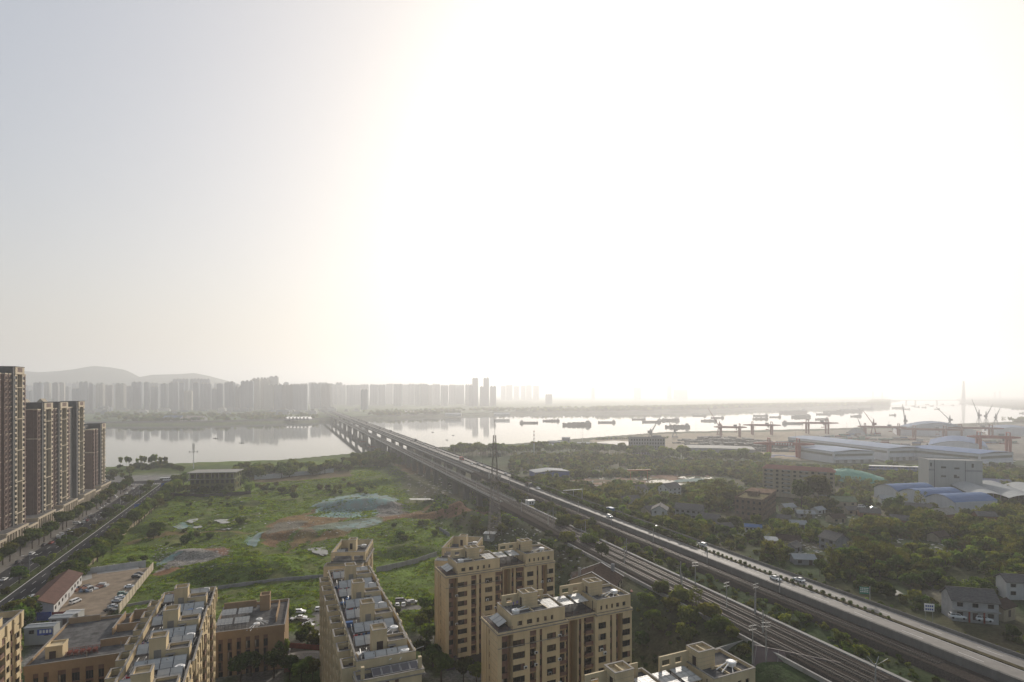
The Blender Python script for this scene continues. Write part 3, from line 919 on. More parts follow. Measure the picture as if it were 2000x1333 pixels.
r, wb, Mb, W = low_block('low tan building with walled roof terraces, beside the parked white cars', a, b_ + (b_ - a) * .15, 34, 12, [('W', 2.2, 0), ('N', 1.4, 0), ('W', 1.4, 0), ('N', 1.4, 0), ('W', 2.4, 0), ('N', 2.2, 0), ('W', 1.6, 0), ('N', 2.2, 0), ('W', 1.6, 0), ('N', 2.2, 0), ('W', 1.4, 0), ('N', 1.6, 0), ('W', 1.5, 0), ('D', 6.0, 0), ('W', 1.2, 0), ('N', 1.4, 0), ('W', 1.4, 0)], 3)
# stair head with a sloping lit side, divider walls
wb.loft([[(3.0, 5.0, 12), (7.2, 5.0, 12), (7.2, 9.4, 12), (3.0, 9.4, 12)], [(3.0, 5.0, 15.2), (7.2, 5.0, 15.2), (7.2, 9.4, 15.2), (3.0, 9.4, 15.2)]], 0)
ring(wb, 2.9, 7.3, 4.9, 9.5, 15.2, 15.7, .25, 0)
wb.box(4.0, 5.6, 4.93, 5.0, 12.1, 14.2, 6)
for (x0, x1, y, h) in ((15.5, 24, 9, 2.2), (17, 26, 20, 2.4), (19.5, 28, 30, 3.2), (0, 9, 33.2, 2.0), (19, 23, 33.2, 2.0)):
    wb.box(x0, x1, y, y + .3, 12, 12 + h, 2); wb.box(x0 - .05, x1 + .05, y - .05, y + .35, 12 + h, 12.1 + h, 5)
for (x, y0, y1, h) in ((16.2, 18, 33, 2.2), (19.4, 24, 33, 2.8)):
    wb.box(x, x + .3, y0, y1, 12, 12 + h, 2); wb.box(x - .05, x + .35, y0, y1, 12 + h, 12.1 + h, 5)
for (x, y) in ((14.0, 2.0), (21.5, 6.0), (23.5, 16.5)):
    wb.cyl(x, y, 12, 14.0, .12, .12, 5, 6)
wb.build('wall', WALLM, r)
rk = thing('steel_rack', 'rusty red steel rack on the low terrace before the white cars', 'rack', Mb @ Vector((12.0, 4.6, 12.05)), math.atan2((b_ - a).y, (b_ - a).x))
RED = mat('red_oxide', (.22, .055, .035), .7, var=.2)
k_ = MB()
for i in range(9):
    k_.bar((-4 + i, 0, 0), (-4 + i, 0, 1.5), .08); k_.bar((-4 + i, 2.6, 0), (-4 + i, 2.6, 1.5), .08)
for z in (.5, 1.0, 1.5):
    k_.bar((-4, 0, z), (4, 0, z), .08); k_.bar((-4, 2.6, z), (4, 2.6, z), .08)
k_.build('frame', RED, rk)
k2 = MB()
for i in range(5):
    k2.box(-3.8 + i * 1.6, -2.9 + i * 1.6, .3, 2.2, .55, 1.2)
k2.build('crate', mat('dull_red', (.13, .04, .03), .8), rk)
a, b_ = seen(415, 1242, 13.5), seen(555, 1225, 13.5)
r, wb, Mb, W = low_block('low tan building with two solar arrays on its flat roof, beside the courtyard', a, b_, 24, 13.5, lowcols[:11] + [('N', 1.6, 0), ('W', 6, 0)], 4)
wb.box(W - 9, W - 5.8, 17, 21, 13.5, 18.2, 2); ring(wb, W - 9.06, W - 5.74, 16.94, 21.06, 18.2, 18.9, .28, 2)
wb.box(0, W - 10.5, 21.5, 21.9, 13.5, 16.0, 2); wb.box(W - 3, W - 2.7, 5, 21, 13.5, 15.4, 2)
wb.build('wall', WALLM, r)
th7 = math.atan2((b_ - a).y, (b_ - a).x)
for i, y in enumerate((4.0, 12.5)):
    for j, x in enumerate((3.0, 8.0)):
        solar_array('raised solar array on the low courtyard building, ' + (('front', 'rear')[i]) + ' row, ' + (('beside the long block', 'next to the tanks')[j]), Mb @ Vector((x, y, 13.6)), th7, 4, 1, 1.1, 3.2, R(18), h=1.8, grid=3)
water_tank('white tank at the front of the low courtyard building', Mb @ Vector((W - 8.6, 3.0, 13.6)), th7 + R(60))
water_tank('white tank at the back of the low courtyard building', Mb @ Vector((W - 8.2, 6.8, 13.6)), th7 + R(120))

# ---- the towers along the street
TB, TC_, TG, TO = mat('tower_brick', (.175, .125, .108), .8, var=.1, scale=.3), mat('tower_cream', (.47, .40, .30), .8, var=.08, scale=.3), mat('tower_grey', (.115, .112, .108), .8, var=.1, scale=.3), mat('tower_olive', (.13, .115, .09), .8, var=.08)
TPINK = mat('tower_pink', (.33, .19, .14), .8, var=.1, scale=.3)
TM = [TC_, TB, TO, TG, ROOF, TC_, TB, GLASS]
def tower(label, u, v0, z, base, seq, front=None):
    r = thing('residential_tower', label, 'tower', uv(u, v0, 0), TH, 'tall brick and cream towers along the street')
    wb, gl = MB(), MB()
    wb_p = MB()
    y = 0.0
    nf = int((z - base - 4) / 3.12)
    for kind, w, off, m in seq:
        M = T(0, y, 0, math.pi / 2)
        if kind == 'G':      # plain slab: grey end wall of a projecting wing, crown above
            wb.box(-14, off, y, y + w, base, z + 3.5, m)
        elif kind == 'P':    # crowned pavilion over a lit wing
            L = w
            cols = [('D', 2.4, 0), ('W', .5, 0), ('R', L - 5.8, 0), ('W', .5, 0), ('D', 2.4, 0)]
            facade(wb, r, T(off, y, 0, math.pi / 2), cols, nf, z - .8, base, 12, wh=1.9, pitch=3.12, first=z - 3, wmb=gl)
            wb.box(-12, off + .3, y - .2, y + L + .2, z - .8, z - .2, 0)
            wb.box(-10, off + .05, y, y + L, z - .2, z + 3.4, 0); wb.box(-9, off + .13, y + L * .25, y + L * .75, z + .5, z + 3.0, 1)
            wb.box(-10, off + .2, y - .15, y + L + .15, z + 3.4, z + 3.8, 3)
            # pilaster ledges
            for i in range(0, nf, 6):
                wb.box(off - .1, off + .18, y + .02, y + L - .02, z - 9 - i * 3.12, z - 8.6 - i * 3.12, 0)
        else:
            b2 = MB()
            facade(wb, r, T(off, y, 0, math.pi / 2), [('W', (w - 1.9) / 2, 0), ('D', 1.9, 0), ('W', (w - 1.9) / 2, 0)] if kind == 'D' else [('W', w, 0)], nf, z - 1.2, base, 12, wh=1.9, pitch=3.12, first=z - 3.4, wmat=m, wmb=gl)
            wb.box(-12, off + .25, y, y + w, z - 1.2, z - .5, 0)
            if kind == 'D':
                for i in range(nf):
                    wb.box(off - .05, off + .5, y + .5, y + w - .5, z - 4.55 - 3.12 * i, z - 4.3 - 3.12 * i, 0 if i % 5 == 0 else m)
        y += w
    L = y
    # body behind
    wb.box(-22, -6, .3, L - .3, base, z - .5, 1)
    wb.box(-20, -8, 3, L - 3, z - .5, z + 2.6, 3)
    if front:
        # end wall towards the camera
        facade(wb, r, T(-13, 0), [('W', 6.2, .4), ('R', 1.6, .4), ('W', 3.4, .4), ('D', 1.8, 0)], nf, z - 1.0, base, 2, wh=1.9, pitch=3.12, first=z - 3, wmat=1, wmb=gl)
        wb.box(-13.2, .1, -.6, 1.9, z - 1.0, z - .3, 0)
        wb.box(-13.2, .1, -.6, -.38, z - 20, z - 19.2, 0)
    wb.build('wall', TM, r)
    g = gl.build('window', GLASS, r); g['kind'] = 'stuff'
    an = MB()
    for i in range(4):
        an.bar((-9 - i * 2, 4 + i * 5, z + 2), (-9 - i * 2, 4 + i * 5, z + 6), .12)
    an.build('aerial', GALV, r)
    return r
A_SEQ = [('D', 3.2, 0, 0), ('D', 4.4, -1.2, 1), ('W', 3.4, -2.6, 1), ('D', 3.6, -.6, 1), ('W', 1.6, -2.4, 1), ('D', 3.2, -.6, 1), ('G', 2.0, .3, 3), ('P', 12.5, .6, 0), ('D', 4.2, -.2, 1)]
U0 = -148
L = lambda s: sum(q[1] for q in s)
tower('tallest brick and cream tower at the edge of the picture', U0, 435 - L(A_SEQ) - 0, 102, 7, A_SEQ)
tower('tall tower mostly cut off by the picture edge', U0, 435 - 2 * L(A_SEQ) - 14, 102, 7, A_SEQ)
B_SEQ = [('D', 5.5, 0, 1), ('G', 2.2, .8, 3), ('P', 15.0, 1.2, 0), ('D', 4.2, .2, 1), ('W', 4.0, -1.8, 1), ('D', 3.8, -.2, 1), ('G', 2.0, .8, 3), ('P', 15.0, 1.2, 0)]
tower('brick and cream tower with two gabled crowns, second along the street', U0, 452, 80, 7, B_SEQ, True)
C_SEQ = [('D', 6.5, .2, 1), ('W', 12.0, -1.5, 3), ('G', 3.0, 1.0, 3), ('P', 14.0, 1.4, 0)]
tower('dark grey tower with a single lit corner wing, third along the street', U0, 452 + L(B_SEQ) + .5, 80, 7, C_SEQ)
D_SEQ = [('D', 4.5, -.5, 1), ('W', 4.0, -2.0, 3), ('D', 4.5, -.5, 1), ('W', 3.0, -2.0, 1), ('G', 2.5, .6, 3), ('P', 11.0, 1.0, 0)]
tower('lowest brick and cream tower, nearest the river', U0 + .5, 596 - L(D_SEQ), 60, 7, D_SEQ, True)
gb = MB()
for (v_, zz) in ((470, 82.5), (500, 82.5)):
    c = uv(U0 - 14, v_, 0)
    gb.prism([(c.x - 3, c.y), (c.x + 3, c.y), (c.x + 3, c.y + 4), (c.x - 3, c.y + 4)], zz - 3, zz)
    gb.loft([[(c.x - 3.6, c.y, zz), (c.x + 3.6, c.y, zz), (c.x, c.y, zz + 3.5)], [(c.x - 3.6, c.y + 4, zz), (c.x + 3.6, c.y + 4, zz), (c.x, c.y + 4, zz + 3.5)]])
TWR = [o for o in bpy.data.objects if o.get('label', '').startswith('brick and cream tower with two')][0]
gm = gb.build('roof_gable', TC_, TWR); gm.matrix_parent_inverse = T(*TWR.location, TH).inverted()

# ------------------------------------------------------------------ plants
def leaf_mat(name, col, trans=.55, var=.48):
    m = bpy.data.materials.new(name)
    m.use_nodes = True
    nt = m.node_tree; N, L = nt.nodes, nt.links
    N.clear()
    out = N.new('ShaderNodeOutputMaterial')
    d, t, mx = N.new('ShaderNodeBsdfDiffuse'), N.new('ShaderNodeBsdfTranslucent'), N.new('ShaderNodeMixShader')
    oi = N.new('ShaderNodeObjectInfo'); geo = N.new('ShaderNodeNewGeometry')
    hs = N.new('ShaderNodeHueSaturation')
    nz = N.new('ShaderNodeTexNoise'); nz.inputs['Scale'].default_value = .55; nz.inputs['Detail'].default_value = 3
    L.new(geo.outputs['Position'], nz.inputs['Vector'])
    mr = N.new('ShaderNodeMapRange'); mr.inputs['From Min'].default_value = .3; mr.inputs['From Max'].default_value = .7
    mr.inputs['To Min'].default_value = .62; mr.inputs['To Max'].default_value = 1.45
    L.new(nz.outputs[0], mr.inputs['Value'])
    m2 = N.new('ShaderNodeMapRange'); m2.inputs['To Min'].default_value = 1 - var; m2.inputs['To Max'].default_value = 1 + var
    L.new(oi.outputs['Random'], m2.inputs['Value'])
    mu = N.new('ShaderNodeMath'); mu.operation = 'MULTIPLY'
    L.new(mr.outputs[0], mu.inputs[0]); L.new(m2.outputs[0], mu.inputs[1])
    m3 = N.new('ShaderNodeMapRange'); m3.inputs['To Min'].default_value = .470; m3.inputs['To Max'].default_value = .522
    sc = N.new('ShaderNodeMath'); sc.operation = 'FRACT'
    s2 = N.new('ShaderNodeMath'); s2.operation = 'MULTIPLY'; s2.inputs[1].default_value = 7.31
    L.new(oi.outputs['Random'], s2.inputs[0]); L.new(s2.outputs[0], sc.inputs[0]); L.new(sc.outputs[0], m3.inputs['Value'])
    hs.inputs['Color'].default_value = (*col, 1)
    L.new(mu.outputs[0], hs.inputs['Value']); L.new(m3.outputs[0], hs.inputs['Hue'])
    L.new(hs.outputs[0], d.inputs['Color'])
    yl = N.new('ShaderNodeMix'); yl.data_type = 'RGBA'; yl.blend_type = 'MULTIPLY'; yl.inputs[0].default_value = 1
    yl.inputs[7].default_value = (1.5, 1.3, .5, 1)
    L.new(hs.outputs[0], yl.inputs[6]); L.new(yl.outputs[2], t.inputs['Color'])
    mx.inputs[0].default_value = trans
    L.new(d.outputs[0], mx.inputs[1]); L.new(t.outputs[0], mx.inputs[2]); L.new(mx.outputs[0], out.inputs['Surface'])
    return m
LEAF = leaf_mat('leaf_dark', (.056, .092, .022))
LEAFL = leaf_mat('leaf_light', (.115, .165, .042))
LEAFO = leaf_mat('leaf_olive', (.092, .108, .032))
BLOS = leaf_mat('blossom', (.30, .26, .22), .3, .1)
GRASSM = leaf_mat('grass_blade', (.115, .180, .024), .6, .45)
BARK = mat('bark', (.09, .07, .055), .9, var=.2)

def crown_mesh(name, seed, lobes, n, size, m):
    """leaf clumps spread through the volume of several lobes (centre x, y, z, radius x, z)"""
    g = np.random.default_rng(seed)
    vol = np.array([l[3] ** 2 * l[4] for l in lobes]) ** .75
    pick = g.choice(len(lobes), n, p=vol / vol.sum())
    lo = np.array(lobes)[pick]
    d = g.normal(size=(n, 3)); d /= np.linalg.norm(d, axis=1)[:, None]
    r = g.uniform(.45, 1, n) ** .5
    r *= 1 + .16 * np.sin(d[:, 0] * 5 + seed) + .16 * np.sin(d[:, 1] * 6 + d[:, 2] * 4 + seed)
    c = lo[:, :3] + d * r[:, None] * np.stack([lo[:, 3], lo[:, 3], lo[:, 4]], 1)
    nrm = d + g.normal(size=(n, 3)) * .75
    nrm[:, 2] += .25
    nrm /= np.linalg.norm(nrm, axis=1)[:, None]
    a = np.cross(nrm, g.normal(size=(n, 3))); a /= np.linalg.norm(a, axis=1)[:, None]
    b = np.cross(nrm, a)
    s = size * g.uniform(.5, 1.25, n)[:, None]
    q = np.stack([c - a * s, c - b * s * .6, c + a * s, c + b * s * .6], 1).reshape(-1, 3)
    me = bpy.data.meshes.new(name)
    me.from_pydata(q.tolist(), [], np.arange(n * 4).reshape(n, 4).tolist())
    me.materials.append(m)
    return me
def trunk_mesh(h, r, limbs, seed):
    g = random.Random(seed)
    b = MB()
    pts = [Vector((0, 0, -.4)), Vector((g.uniform(-.1, .1), g.uniform(-.1, .1), h * .5)), Vector((g.uniform(-.2, .2), g.uniform(-.2, .2), h))]
    rs = (r, r * .75, r * .45)
    b.loft([[(p.x + math.cos(2 * math.pi * k / 6) * q, p.y + math.sin(2 * math.pi * k / 6) * q, p.z) for k in range(6)] for p, q in zip(pts, rs)])
    for l in range(limbs):
        a = 2 * math.pi * (l + g.random() * .5) / limbs
        s = pts[1] + (pts[2] - pts[1]) * g.uniform(.1, .9)
        e = s + Vector((math.cos(a), math.sin(a), g.uniform(.7, 1.3))) * h * .42
        b.loft([[(s.x + .3 * r * x, s.y + .3 * r * y, s.z) for x, y in ((1, 0), (-.5, .9), (-.5, -.9))], [(e.x + .1 * r * x, e.y + .1 * r * y, e.z) for x, y in ((1, 0), (-.5, .9), (-.5, -.9))]])
    return b.mesh('trunk', BARK)
def lobes_round(seed, R0, zc, n=7, flat=.8):
    g = random.Random(seed)
    out = [(0, 0, zc, R0 * .62, R0 * .62 * flat)]
    for k in range(n):
        a = 2 * math.pi * (k + g.random() * .6) / n
        rr = R0 * g.uniform(.35, .62)
        out.append((math.cos(a) * rr, math.sin(a) * rr, zc + g.uniform(-.45, .5) * R0 * flat, R0 * g.uniform(.3, .5), R0 * g.uniform(.28, .45) * flat))
    return out
KIND = {}
def plant_kind(key, crowns, trunk):
    KIND[key] = (crowns, trunk)
plant_kind('round', [crown_mesh('crown', s, lobes_round(s, 3.2, 4.6), 1900, .42, (LEAF, LEAFO, LEAF)[s % 3]) for s in (1, 2, 3)], [trunk_mesh(3.6, .22, 5, 1)])
plant_kind('light', [crown_mesh('crown', s, lobes_round(s, 2.8, 4.9, 7, 1.05), 1300, .40, LEAFL) for s in (4, 5, 6)], [trunk_mesh(4.0, .17, 5, 2)])
plant_kind('wide', [crown_mesh('crown', s, lobes_round(s, 4.2, 3.4, 9, .72), 2100, .50, (LEAF, LEAFO)[s % 2]) for s in (7, 8, 9, 10)], [trunk_mesh(2.6, .26, 6, 3)])
plant_kind('shrub', [crown_mesh('crown', s, lobes_round(s, 1.7, 1.2, 5, .8), 520, .34, (LEAF, LEAFL, LEAFO)[s % 3]) for s in (11, 12, 13)], [trunk_mesh(.9, .08, 4, 4)])
plant_kind('poplar', [crown_mesh('crown', s, [(0, 0, 2.6 + k * 1.15, .95 - .1 * k, .9) for k in range(6)], 620, .26, LEAFL) for s in (14, 15)], [trunk_mesh(8.2, .14, 5, 5)])
plant_kind('loose', [crown_mesh('crown', s, [(random.Random(s * k + k).uniform(-2, 2), random.Random(s + k * 3).uniform(-2, 2), random.Random(s * 3 + k).uniform(3, 7), .9, .8) for k in range(11)], 520, .30, LEAFO) for s in (16, 17)], [trunk_mesh(5.2, .16, 8, 6)])
plant_kind('willow', [crown_mesh('crown', s, [(math.cos(k) * 1.8, math.sin(k) * 1.8, 3.2 + (k % 3) * .7, 1.1, 2.6) for k in range(7)], 1700, .34, LEAFL) for s in (18,)], [trunk_mesh(3.6, .25, 5, 7)])
plant_kind('blossom', [crown_mesh('crown', 19, lobes_round(19, 2.4, 3.6), 900, .26, BLOS)], [trunk_mesh(3.2, .15, 6, 8)])
N_TREE = [0]
PLANTS = []
def plant(kind, x, y, s, label, group, z=None, name=None, sz=1.0, cat='tree'):
    crowns, trunks = KIND[kind]
    nm = name or {'shrub': 'shrub', 'round': 'broadleaf_tree', 'light': 'pale_leaved_tree', 'wide': 'spreading_tree', 'poplar': 'poplar_tree', 'loose': 'open_crowned_tree', 'willow': 'willow_tree', 'blossom': 'blossom_tree'}[kind]
    t = bpy.data.objects.new(nm, None); COL.objects.link(t)
    z = gz(x, y) if z is None else z
    t.location = (x, y, z - .1)
    t.rotation_euler = (0, 0, rnd.uniform(0, 6.28))
    t.scale = (s * rnd.uniform(.9, 1.1), s * rnd.uniform(.9, 1.1), s * sz * rnd.uniform(.85, 1.12))
    tag(t, label, 'shrub' if nm == 'shrub' else cat, group)
    put('crown', rnd.choice(crowns), t); put('trunk', trunks[0], t)
    PLANTS.append((x, y))
    return t

def scatter(name, label, pts, scl, crowns, tall=1.0):
    """one countless mass: leaf clumps on points, by geometry nodes. pts: n x 3"""
    pts = np.asarray(pts, float)
    me = bpy.data.meshes.new(name)
    me.from_pydata(pts.tolist(), [], [])
    g = np.random.default_rng(len(pts))
    for nm, typ, v in (('sc', 'FLOAT', np.asarray(scl, float)), ('rz', 'FLOAT', g.uniform(0, 6.28, len(pts))), ('id_', 'INT', g.integers(0, len(crowns), len(pts)))):
        a = me.attributes.new(nm, typ, 'POINT'); a.data.foreach_set('value', v.astype(np.float32 if typ == 'FLOAT' else np.int32))
    o = put(name, me)
    ng = bpy.data.node_groups.new(name, 'GeometryNodeTree')
    ng.interface.new_socket('Geometry', in_out='INPUT', socket_type='NodeSocketGeometry')
    ng.interface.new_socket('Geometry', in_out='OUTPUT', socket_type='NodeSocketGeometry')
    N, L = ng.nodes, ng.links
    gi, go = N.new('NodeGroupInput'), N.new('NodeGroupOutput')
    iop = N.new('GeometryNodeInstanceOnPoints')
    jo = N.new('GeometryNodeJoinGeometry')
    for c in crowns:
        oi = N.new('GeometryNodeObjectInfo'); oi.inputs['Object'].default_value = c; oi.inputs['As Instance'].default_value = True; oi.transform_space = 'ORIGINAL'
        L.new(oi.outputs['Geometry'], jo.inputs[0])
    def attr(nm, t):
        q = N.new('GeometryNodeInputNamedAttribute'); q.data_type = t; q.inputs['Name'].default_value = nm
        return q.outputs[0]
    L.new(gi.outputs[0], iop.inputs['Points']); L.new(jo.outputs[0], iop.inputs['Instance'])
    iop.inputs['Pick Instance'].default_value = True
    L.new(attr('id_', 'INT'), iop.inputs['Instance Index'])
    cx = N.new('ShaderNodeCombineXYZ'); L.new(attr('rz', 'FLOAT'), cx.inputs['Z'])
    L.new(cx.outputs[0], iop.inputs['Rotation'])
    sx = N.new('ShaderNodeCombineXYZ'); a = attr('sc', 'FLOAT')
    mz = N.new('ShaderNodeMath'); mz.operation = 'MULTIPLY'; mz.inputs[1].default_value = tall; L.new(a, mz.inputs[0])
    L.new(a, sx.inputs['X']); L.new(a, sx.inputs['Y']); L.new(mz.outputs[0], sx.inputs['Z'])
    L.new(sx.outputs[0], iop.inputs['Scale'])
    L.new(iop.outputs[0], go.inputs[0])
    md = o.modifiers.new('scatter', 'NODES'); md.node_group = ng
    tag(o, label, kind='stuff')
    return o

# ------------------------------------------------------------------ vehicles
def paint(name, col, rough=.25):
    m, nt, b = node_mat(name)
    b.inputs['Base Color'].default_value = (*col, 1)
    b.inputs['Roughness'].default_value = rough
    b.inputs['Coat Weight'].default_value = .5
    b.inputs['Coat Roughness'].default_value = .08
    return m
PAINTS = {'white': paint('white_car_paint', (.72, .72, .70)), 'silver': paint('silver_car_paint', (.38, .38, .38)), 'black': paint('black_car_paint', (.012, .012, .014)),
          'grey': paint('grey_car_paint', (.10, .10, .11)), 'red': paint('red_car_paint', (.28, .02, .018)), 'blue': paint('blue_car_paint', (.05, .10, .25)), 'green': paint('green_car_paint', (.05, .14, .10))}
TYRE = mat('tyre_rubber', (.012, .012, .012), .9, var=.05)
LAMPM = paint('lamp_lens', (.35, .06, .04))
HEADM = paint('headlamp_lens', (.75, .75, .72))
def car_meshes():
    out = {}
    for kind, (Ln, W, H, prof) in {
        'saloon': (4.65, 1.8, 1.45, [(-2.32, .42, .62), (-2.25, .32, .92), (-1.5, .28, 1.0), (.75, .28, .98), (1.7, .28, .86), (2.22, .32, .70), (2.32, .40, .58)]),
        'suv': (4.6, 1.86, 1.70, [(-2.3, .45, .8), (-2.25, .38, 1.12), (-1.6, .34, 1.15), (.8, .34, 1.12), (1.75, .34, 1.02), (2.2, .38, .88), (2.3, .45, .7)]),
        'van': (4.9, 1.8, 1.95, [(-2.45, .45, 1.0), (-2.43, .38, 1.15), (-1.6, .34, 1.2), (1.3, .34, 1.2), (2.1, .34, 1.05), (2.4, .38, .8), (2.45, .45, .65)])}.items():
        b = MB()
        secs = []
        for x, z0, z1 in prof:
            w = W / 2 * (.86 if abs(x) > Ln * .48 else 1.0)
            secs.append([(x, -w, z0 + .12), (x, -w * .93, z0), (x, w * .93, z0), (x, w, z0 + .12), (x, w, z1 - .22), (x, w * .90, z1), (x, -w * .90, z1), (x, -w, z1 - .22)])
        b.loft(secs)
        zb = prof[3][2] - .04
        r0, r1, f1, f0 = {'saloon': (-1.9, -1.05, .25, 1.05), 'suv': (-2.2, -1.95, .35, 1.1), 'van': (-2.42, -2.3, 1.1, 1.75)}[kind]
        wb_, wt = W * .44, W * .36
        ring_ = lambda x0, x1, w, z: [(x0, -w, z), (x1, -w, z), (x1, w, z), (x0, w, z)]
        b.loft([ring_(r0, f0, wb_, zb), ring_(r1, f1, wt, H - .03), ring_(r1 + .12, f1 - .12, wt * .9, H)])
        out[kind] = [b]
        g = MB()
        e = .012
        zt = H - .06
        lerp = lambda a, b_, t: a + (b_ - a) * t
        def row(t):
            return lerp(r0, r1, t), lerp(f0, f1, t), lerp(wb_, wt, t), lerp(zb, H - .03, t)
        x0, x1, w0, z0 = row(.12); x2, x3, w1, z1 = row(.9)
        g.quad((x1 + e, -w0 * .92, z0), (x1 + e, w0 * .92, z0), (x3 + e, w1 * .92, z1), (x3 + e, -w1 * .92, z1))
        g.quad((x0 - e, w0 * .92, z0), (x0 - e, -w0 * .92, z0), (x2 - e, -w1 * .92, z1), (x2 - e, w1 * .92, z1))
        for sgn in (-1, 1):
            for (p, q) in ((.06, .48), (.52, .93)):
                a0, a1 = lerp(x0, x1, p), lerp(x0, x1, q); c0, c1 = lerp(x2, x3, p), lerp(x2, x3, q)
                pts = [(a0, sgn * (w0 + e), z0), (a1, sgn * (w0 + e), z0), (c1, sgn * (w1 + e), z1), (c0, sgn * (w1 + e), z1)]
                g.quad(*(pts if sgn < 0 else pts[::-1]))
        out[kind].append(g.mesh('window', [GLASS]))
        l, h = MB(), MB()
        for sgn in (-1, 1):
            l.box(prof[0][0] - .01, prof[0][0] + .1, sgn * W * .33 - .2, sgn * W * .33 + .2, prof[0][2] - .12, prof[0][2] + .04)
            h.box(prof[-1][0] - .12, prof[-1][0] + .01, sgn * W * .32 - .22, sgn * W * .32 + .22, prof[-1][2] - .1, prof[-1][2] + .03)
        out[kind] += [l.mesh('tail_light', [LAMPM]), h.mesh('headlight', [HEADM])]
        out[kind].append((Ln * .31, W * .46))
    return out
wm = MB(); wm.loft([[(math.cos(2 * math.pi * k / 12) * .33 * q, yy, .33 + math.sin(2 * math.pi * k / 12) * .33 * q) for k in range(12)] for q, yy in ((.9, -.11), (1, -.08), (1, .08), (.9, .11))])
WHEEL = wm.mesh('wheel', [TYRE])
CARM = car_meshes()
CARP = {}
def car(kind, colour, p, heading, label, group=None, name='car', s=1.0):
    body, win, tail, head, (wx, wy) = CARM[kind]
    if (kind, colour) not in CARP:
        CARP[kind, colour] = body.mesh('body', [PAINTS[colour]])
    c = thing(name, label, 'van' if kind == 'van' else 'car', p, heading, group)
    c.scale = (s, s, s)
    put('body', CARP[kind, colour], c); put('window', win, c); put('tail_light', tail, c); put('headlight', head, c)
    for sx in (-1, 1):
        for sy in (-1, 1):
            put('wheel', WHEEL, c, Matrix.Translation((sx * wx, sy * wy, 0)))
    return c
def truck(p, heading, label, cab, box, L=7.5, H=3.2, group=None, tipper=False):
    t = thing('truck', label, 'truck', p, heading, group)
    b = MB(); b.loft([[(L / 2 - 1.9, -1.15, .5), (L / 2, -1.15, .5), (L / 2, 1.15, .5), (L / 2 - 1.9, 1.15, .5)], [(L / 2 - 1.9, -1.15, 1.6), (L / 2, -1.15, 1.6), (L / 2, 1.15, 1.6), (L / 2 - 1.9, 1.15, 1.6)], [(L / 2 - 1.8, -1.1, 2.6), (L / 2 - .35, -1.1, 2.6), (L / 2 - .35, 1.1, 2.6), (L / 2 - 1.8, 1.1, 2.6)]])
    b.build('cab', PAINTS[cab], t)
    g = MB(); g.quad((L / 2 - .01, -1.0, 1.7), (L / 2 - .01, 1.0, 1.7), (L / 2 - .3, 1.0, 2.5), (L / 2 - .3, -1.0, 2.5)); g.build('window', GLASS, t)
    c = MB(); c.box(-L / 2, L / 2 - 2.0, -1.2, 1.2, 1.0, 1.0 + (H - 1.0 if not tipper else 1.5))
    for i in range(6):
        x = -L / 2 + .2 + i * (L - 2.4) / 5
        c.box(x, x + .12, -1.26, 1.26, 1.02, .98 + (H - 1.0 if not tipper else 1.5))
    c.build('cargo_box', box, t)
    f = MB(); f.box(-L / 2, L / 2 - .2, -.5, .5, .55, .95); f.build('chassis', DARKM, t)
    for x in (L / 2 - 1.2, -L / 2 + 1.2, -L / 2 + 2.3):
        for y in (-1, 1):
            put('wheel', WHEEL, t, Matrix.Translation((x, y, 0)) @ Matrix.Diagonal((1.4, 1.6, 1.4, 1)))
    return t

# ------------------------------------------------------------------ highway, railway, river bridge
ASPH = mat('asphalt', (.058, .056, .055), .85, var=.14, scale=.5, bump=.05)
ASPHL = mat('worn_highway_surface', (.19, .172, .15), .7, var=.12, scale=.3, stretch=(1, 1, 1), bump=.05)
LINE = mat('road_paint', (.62, .60, .56), .7, var=.15, scale=1.5)
BALL = mat('ballast', (.060, .050, .043), .95, var=.3, scale=2.5, bump=.4)
SLEEP = mat('sleeper_concrete', (.125, .112, .098), .9, var=.15)
RUST = mat('rail_side', (.07, .05, .038), .95, 0, var=.15)
STEELT = mat('rail_head', (.16, .15, .14), .5, 1.0, var=.05)
VIAD = mat('viaduct_concrete', (.17, .16, .145), .9, var=.15, scale=.2, stretch=(1, 1, .3))
GREENL = mat('hedge_green', (.035, .06, .018), .9, var=.3, scale=2)
MUV = T(0, 0, 0, TH)     # district axes as a matrix: x = u, y = v

ZH, ZR = 20.0, 18.4
V0, V1 = 60, 2300
hw = MB()
hw.box(164.6, 180.4, V0, V1, ZH - 1.4, ZH, 0, MUV)
road = hw.build('highway', [ASPHL])
tag(road, 'grey dual highway running out onto the river bridge', kind='structure')
lm = MB()
for u in (165.4, 172.2, 174.6, 179.6):
    lm.box(u, u + .18, V0, V1, ZH + .004, ZH + .012, 0, MUV)
for u in (168.8, 177.1):
    v = V0
    while v < 900:
        lm.box(u, u + .16, v, v + 6, ZH + .004, ZH + .012, 0, MUV); v += 15
lo = lm.build('lane_marking', [LINE], road); lo['kind'] = 'stuff'
def wall_thing(name, label, cat, u0, u1, va, vb, z0, z1, m, seg, group=None, cap=.1, parent=None):
    """a wall in separate lengths standing along the tracks or the road"""
    t = thing(name, label, cat, uv((u0 + u1) / 2, va, z0), TH, group)
    n = max(1, int((vb - va) / seg)); L = (vb - va) / n
    b = MB(); b.box(-(u1 - u0) / 2, (u1 - u0) / 2, .02, L - .02, 0, z1 - z0)
    b.box(-(u1 - u0) / 2 - .05, (u1 - u0) / 2 + .05, 0, .3, 0, z1 - z0 + .06)
    me = b.mesh('wall_panel', [m])
    for i in range(min(n, 290)):
        put('wall_panel', me, t, Matrix.Translation((0, i * L, 0)))
    return t
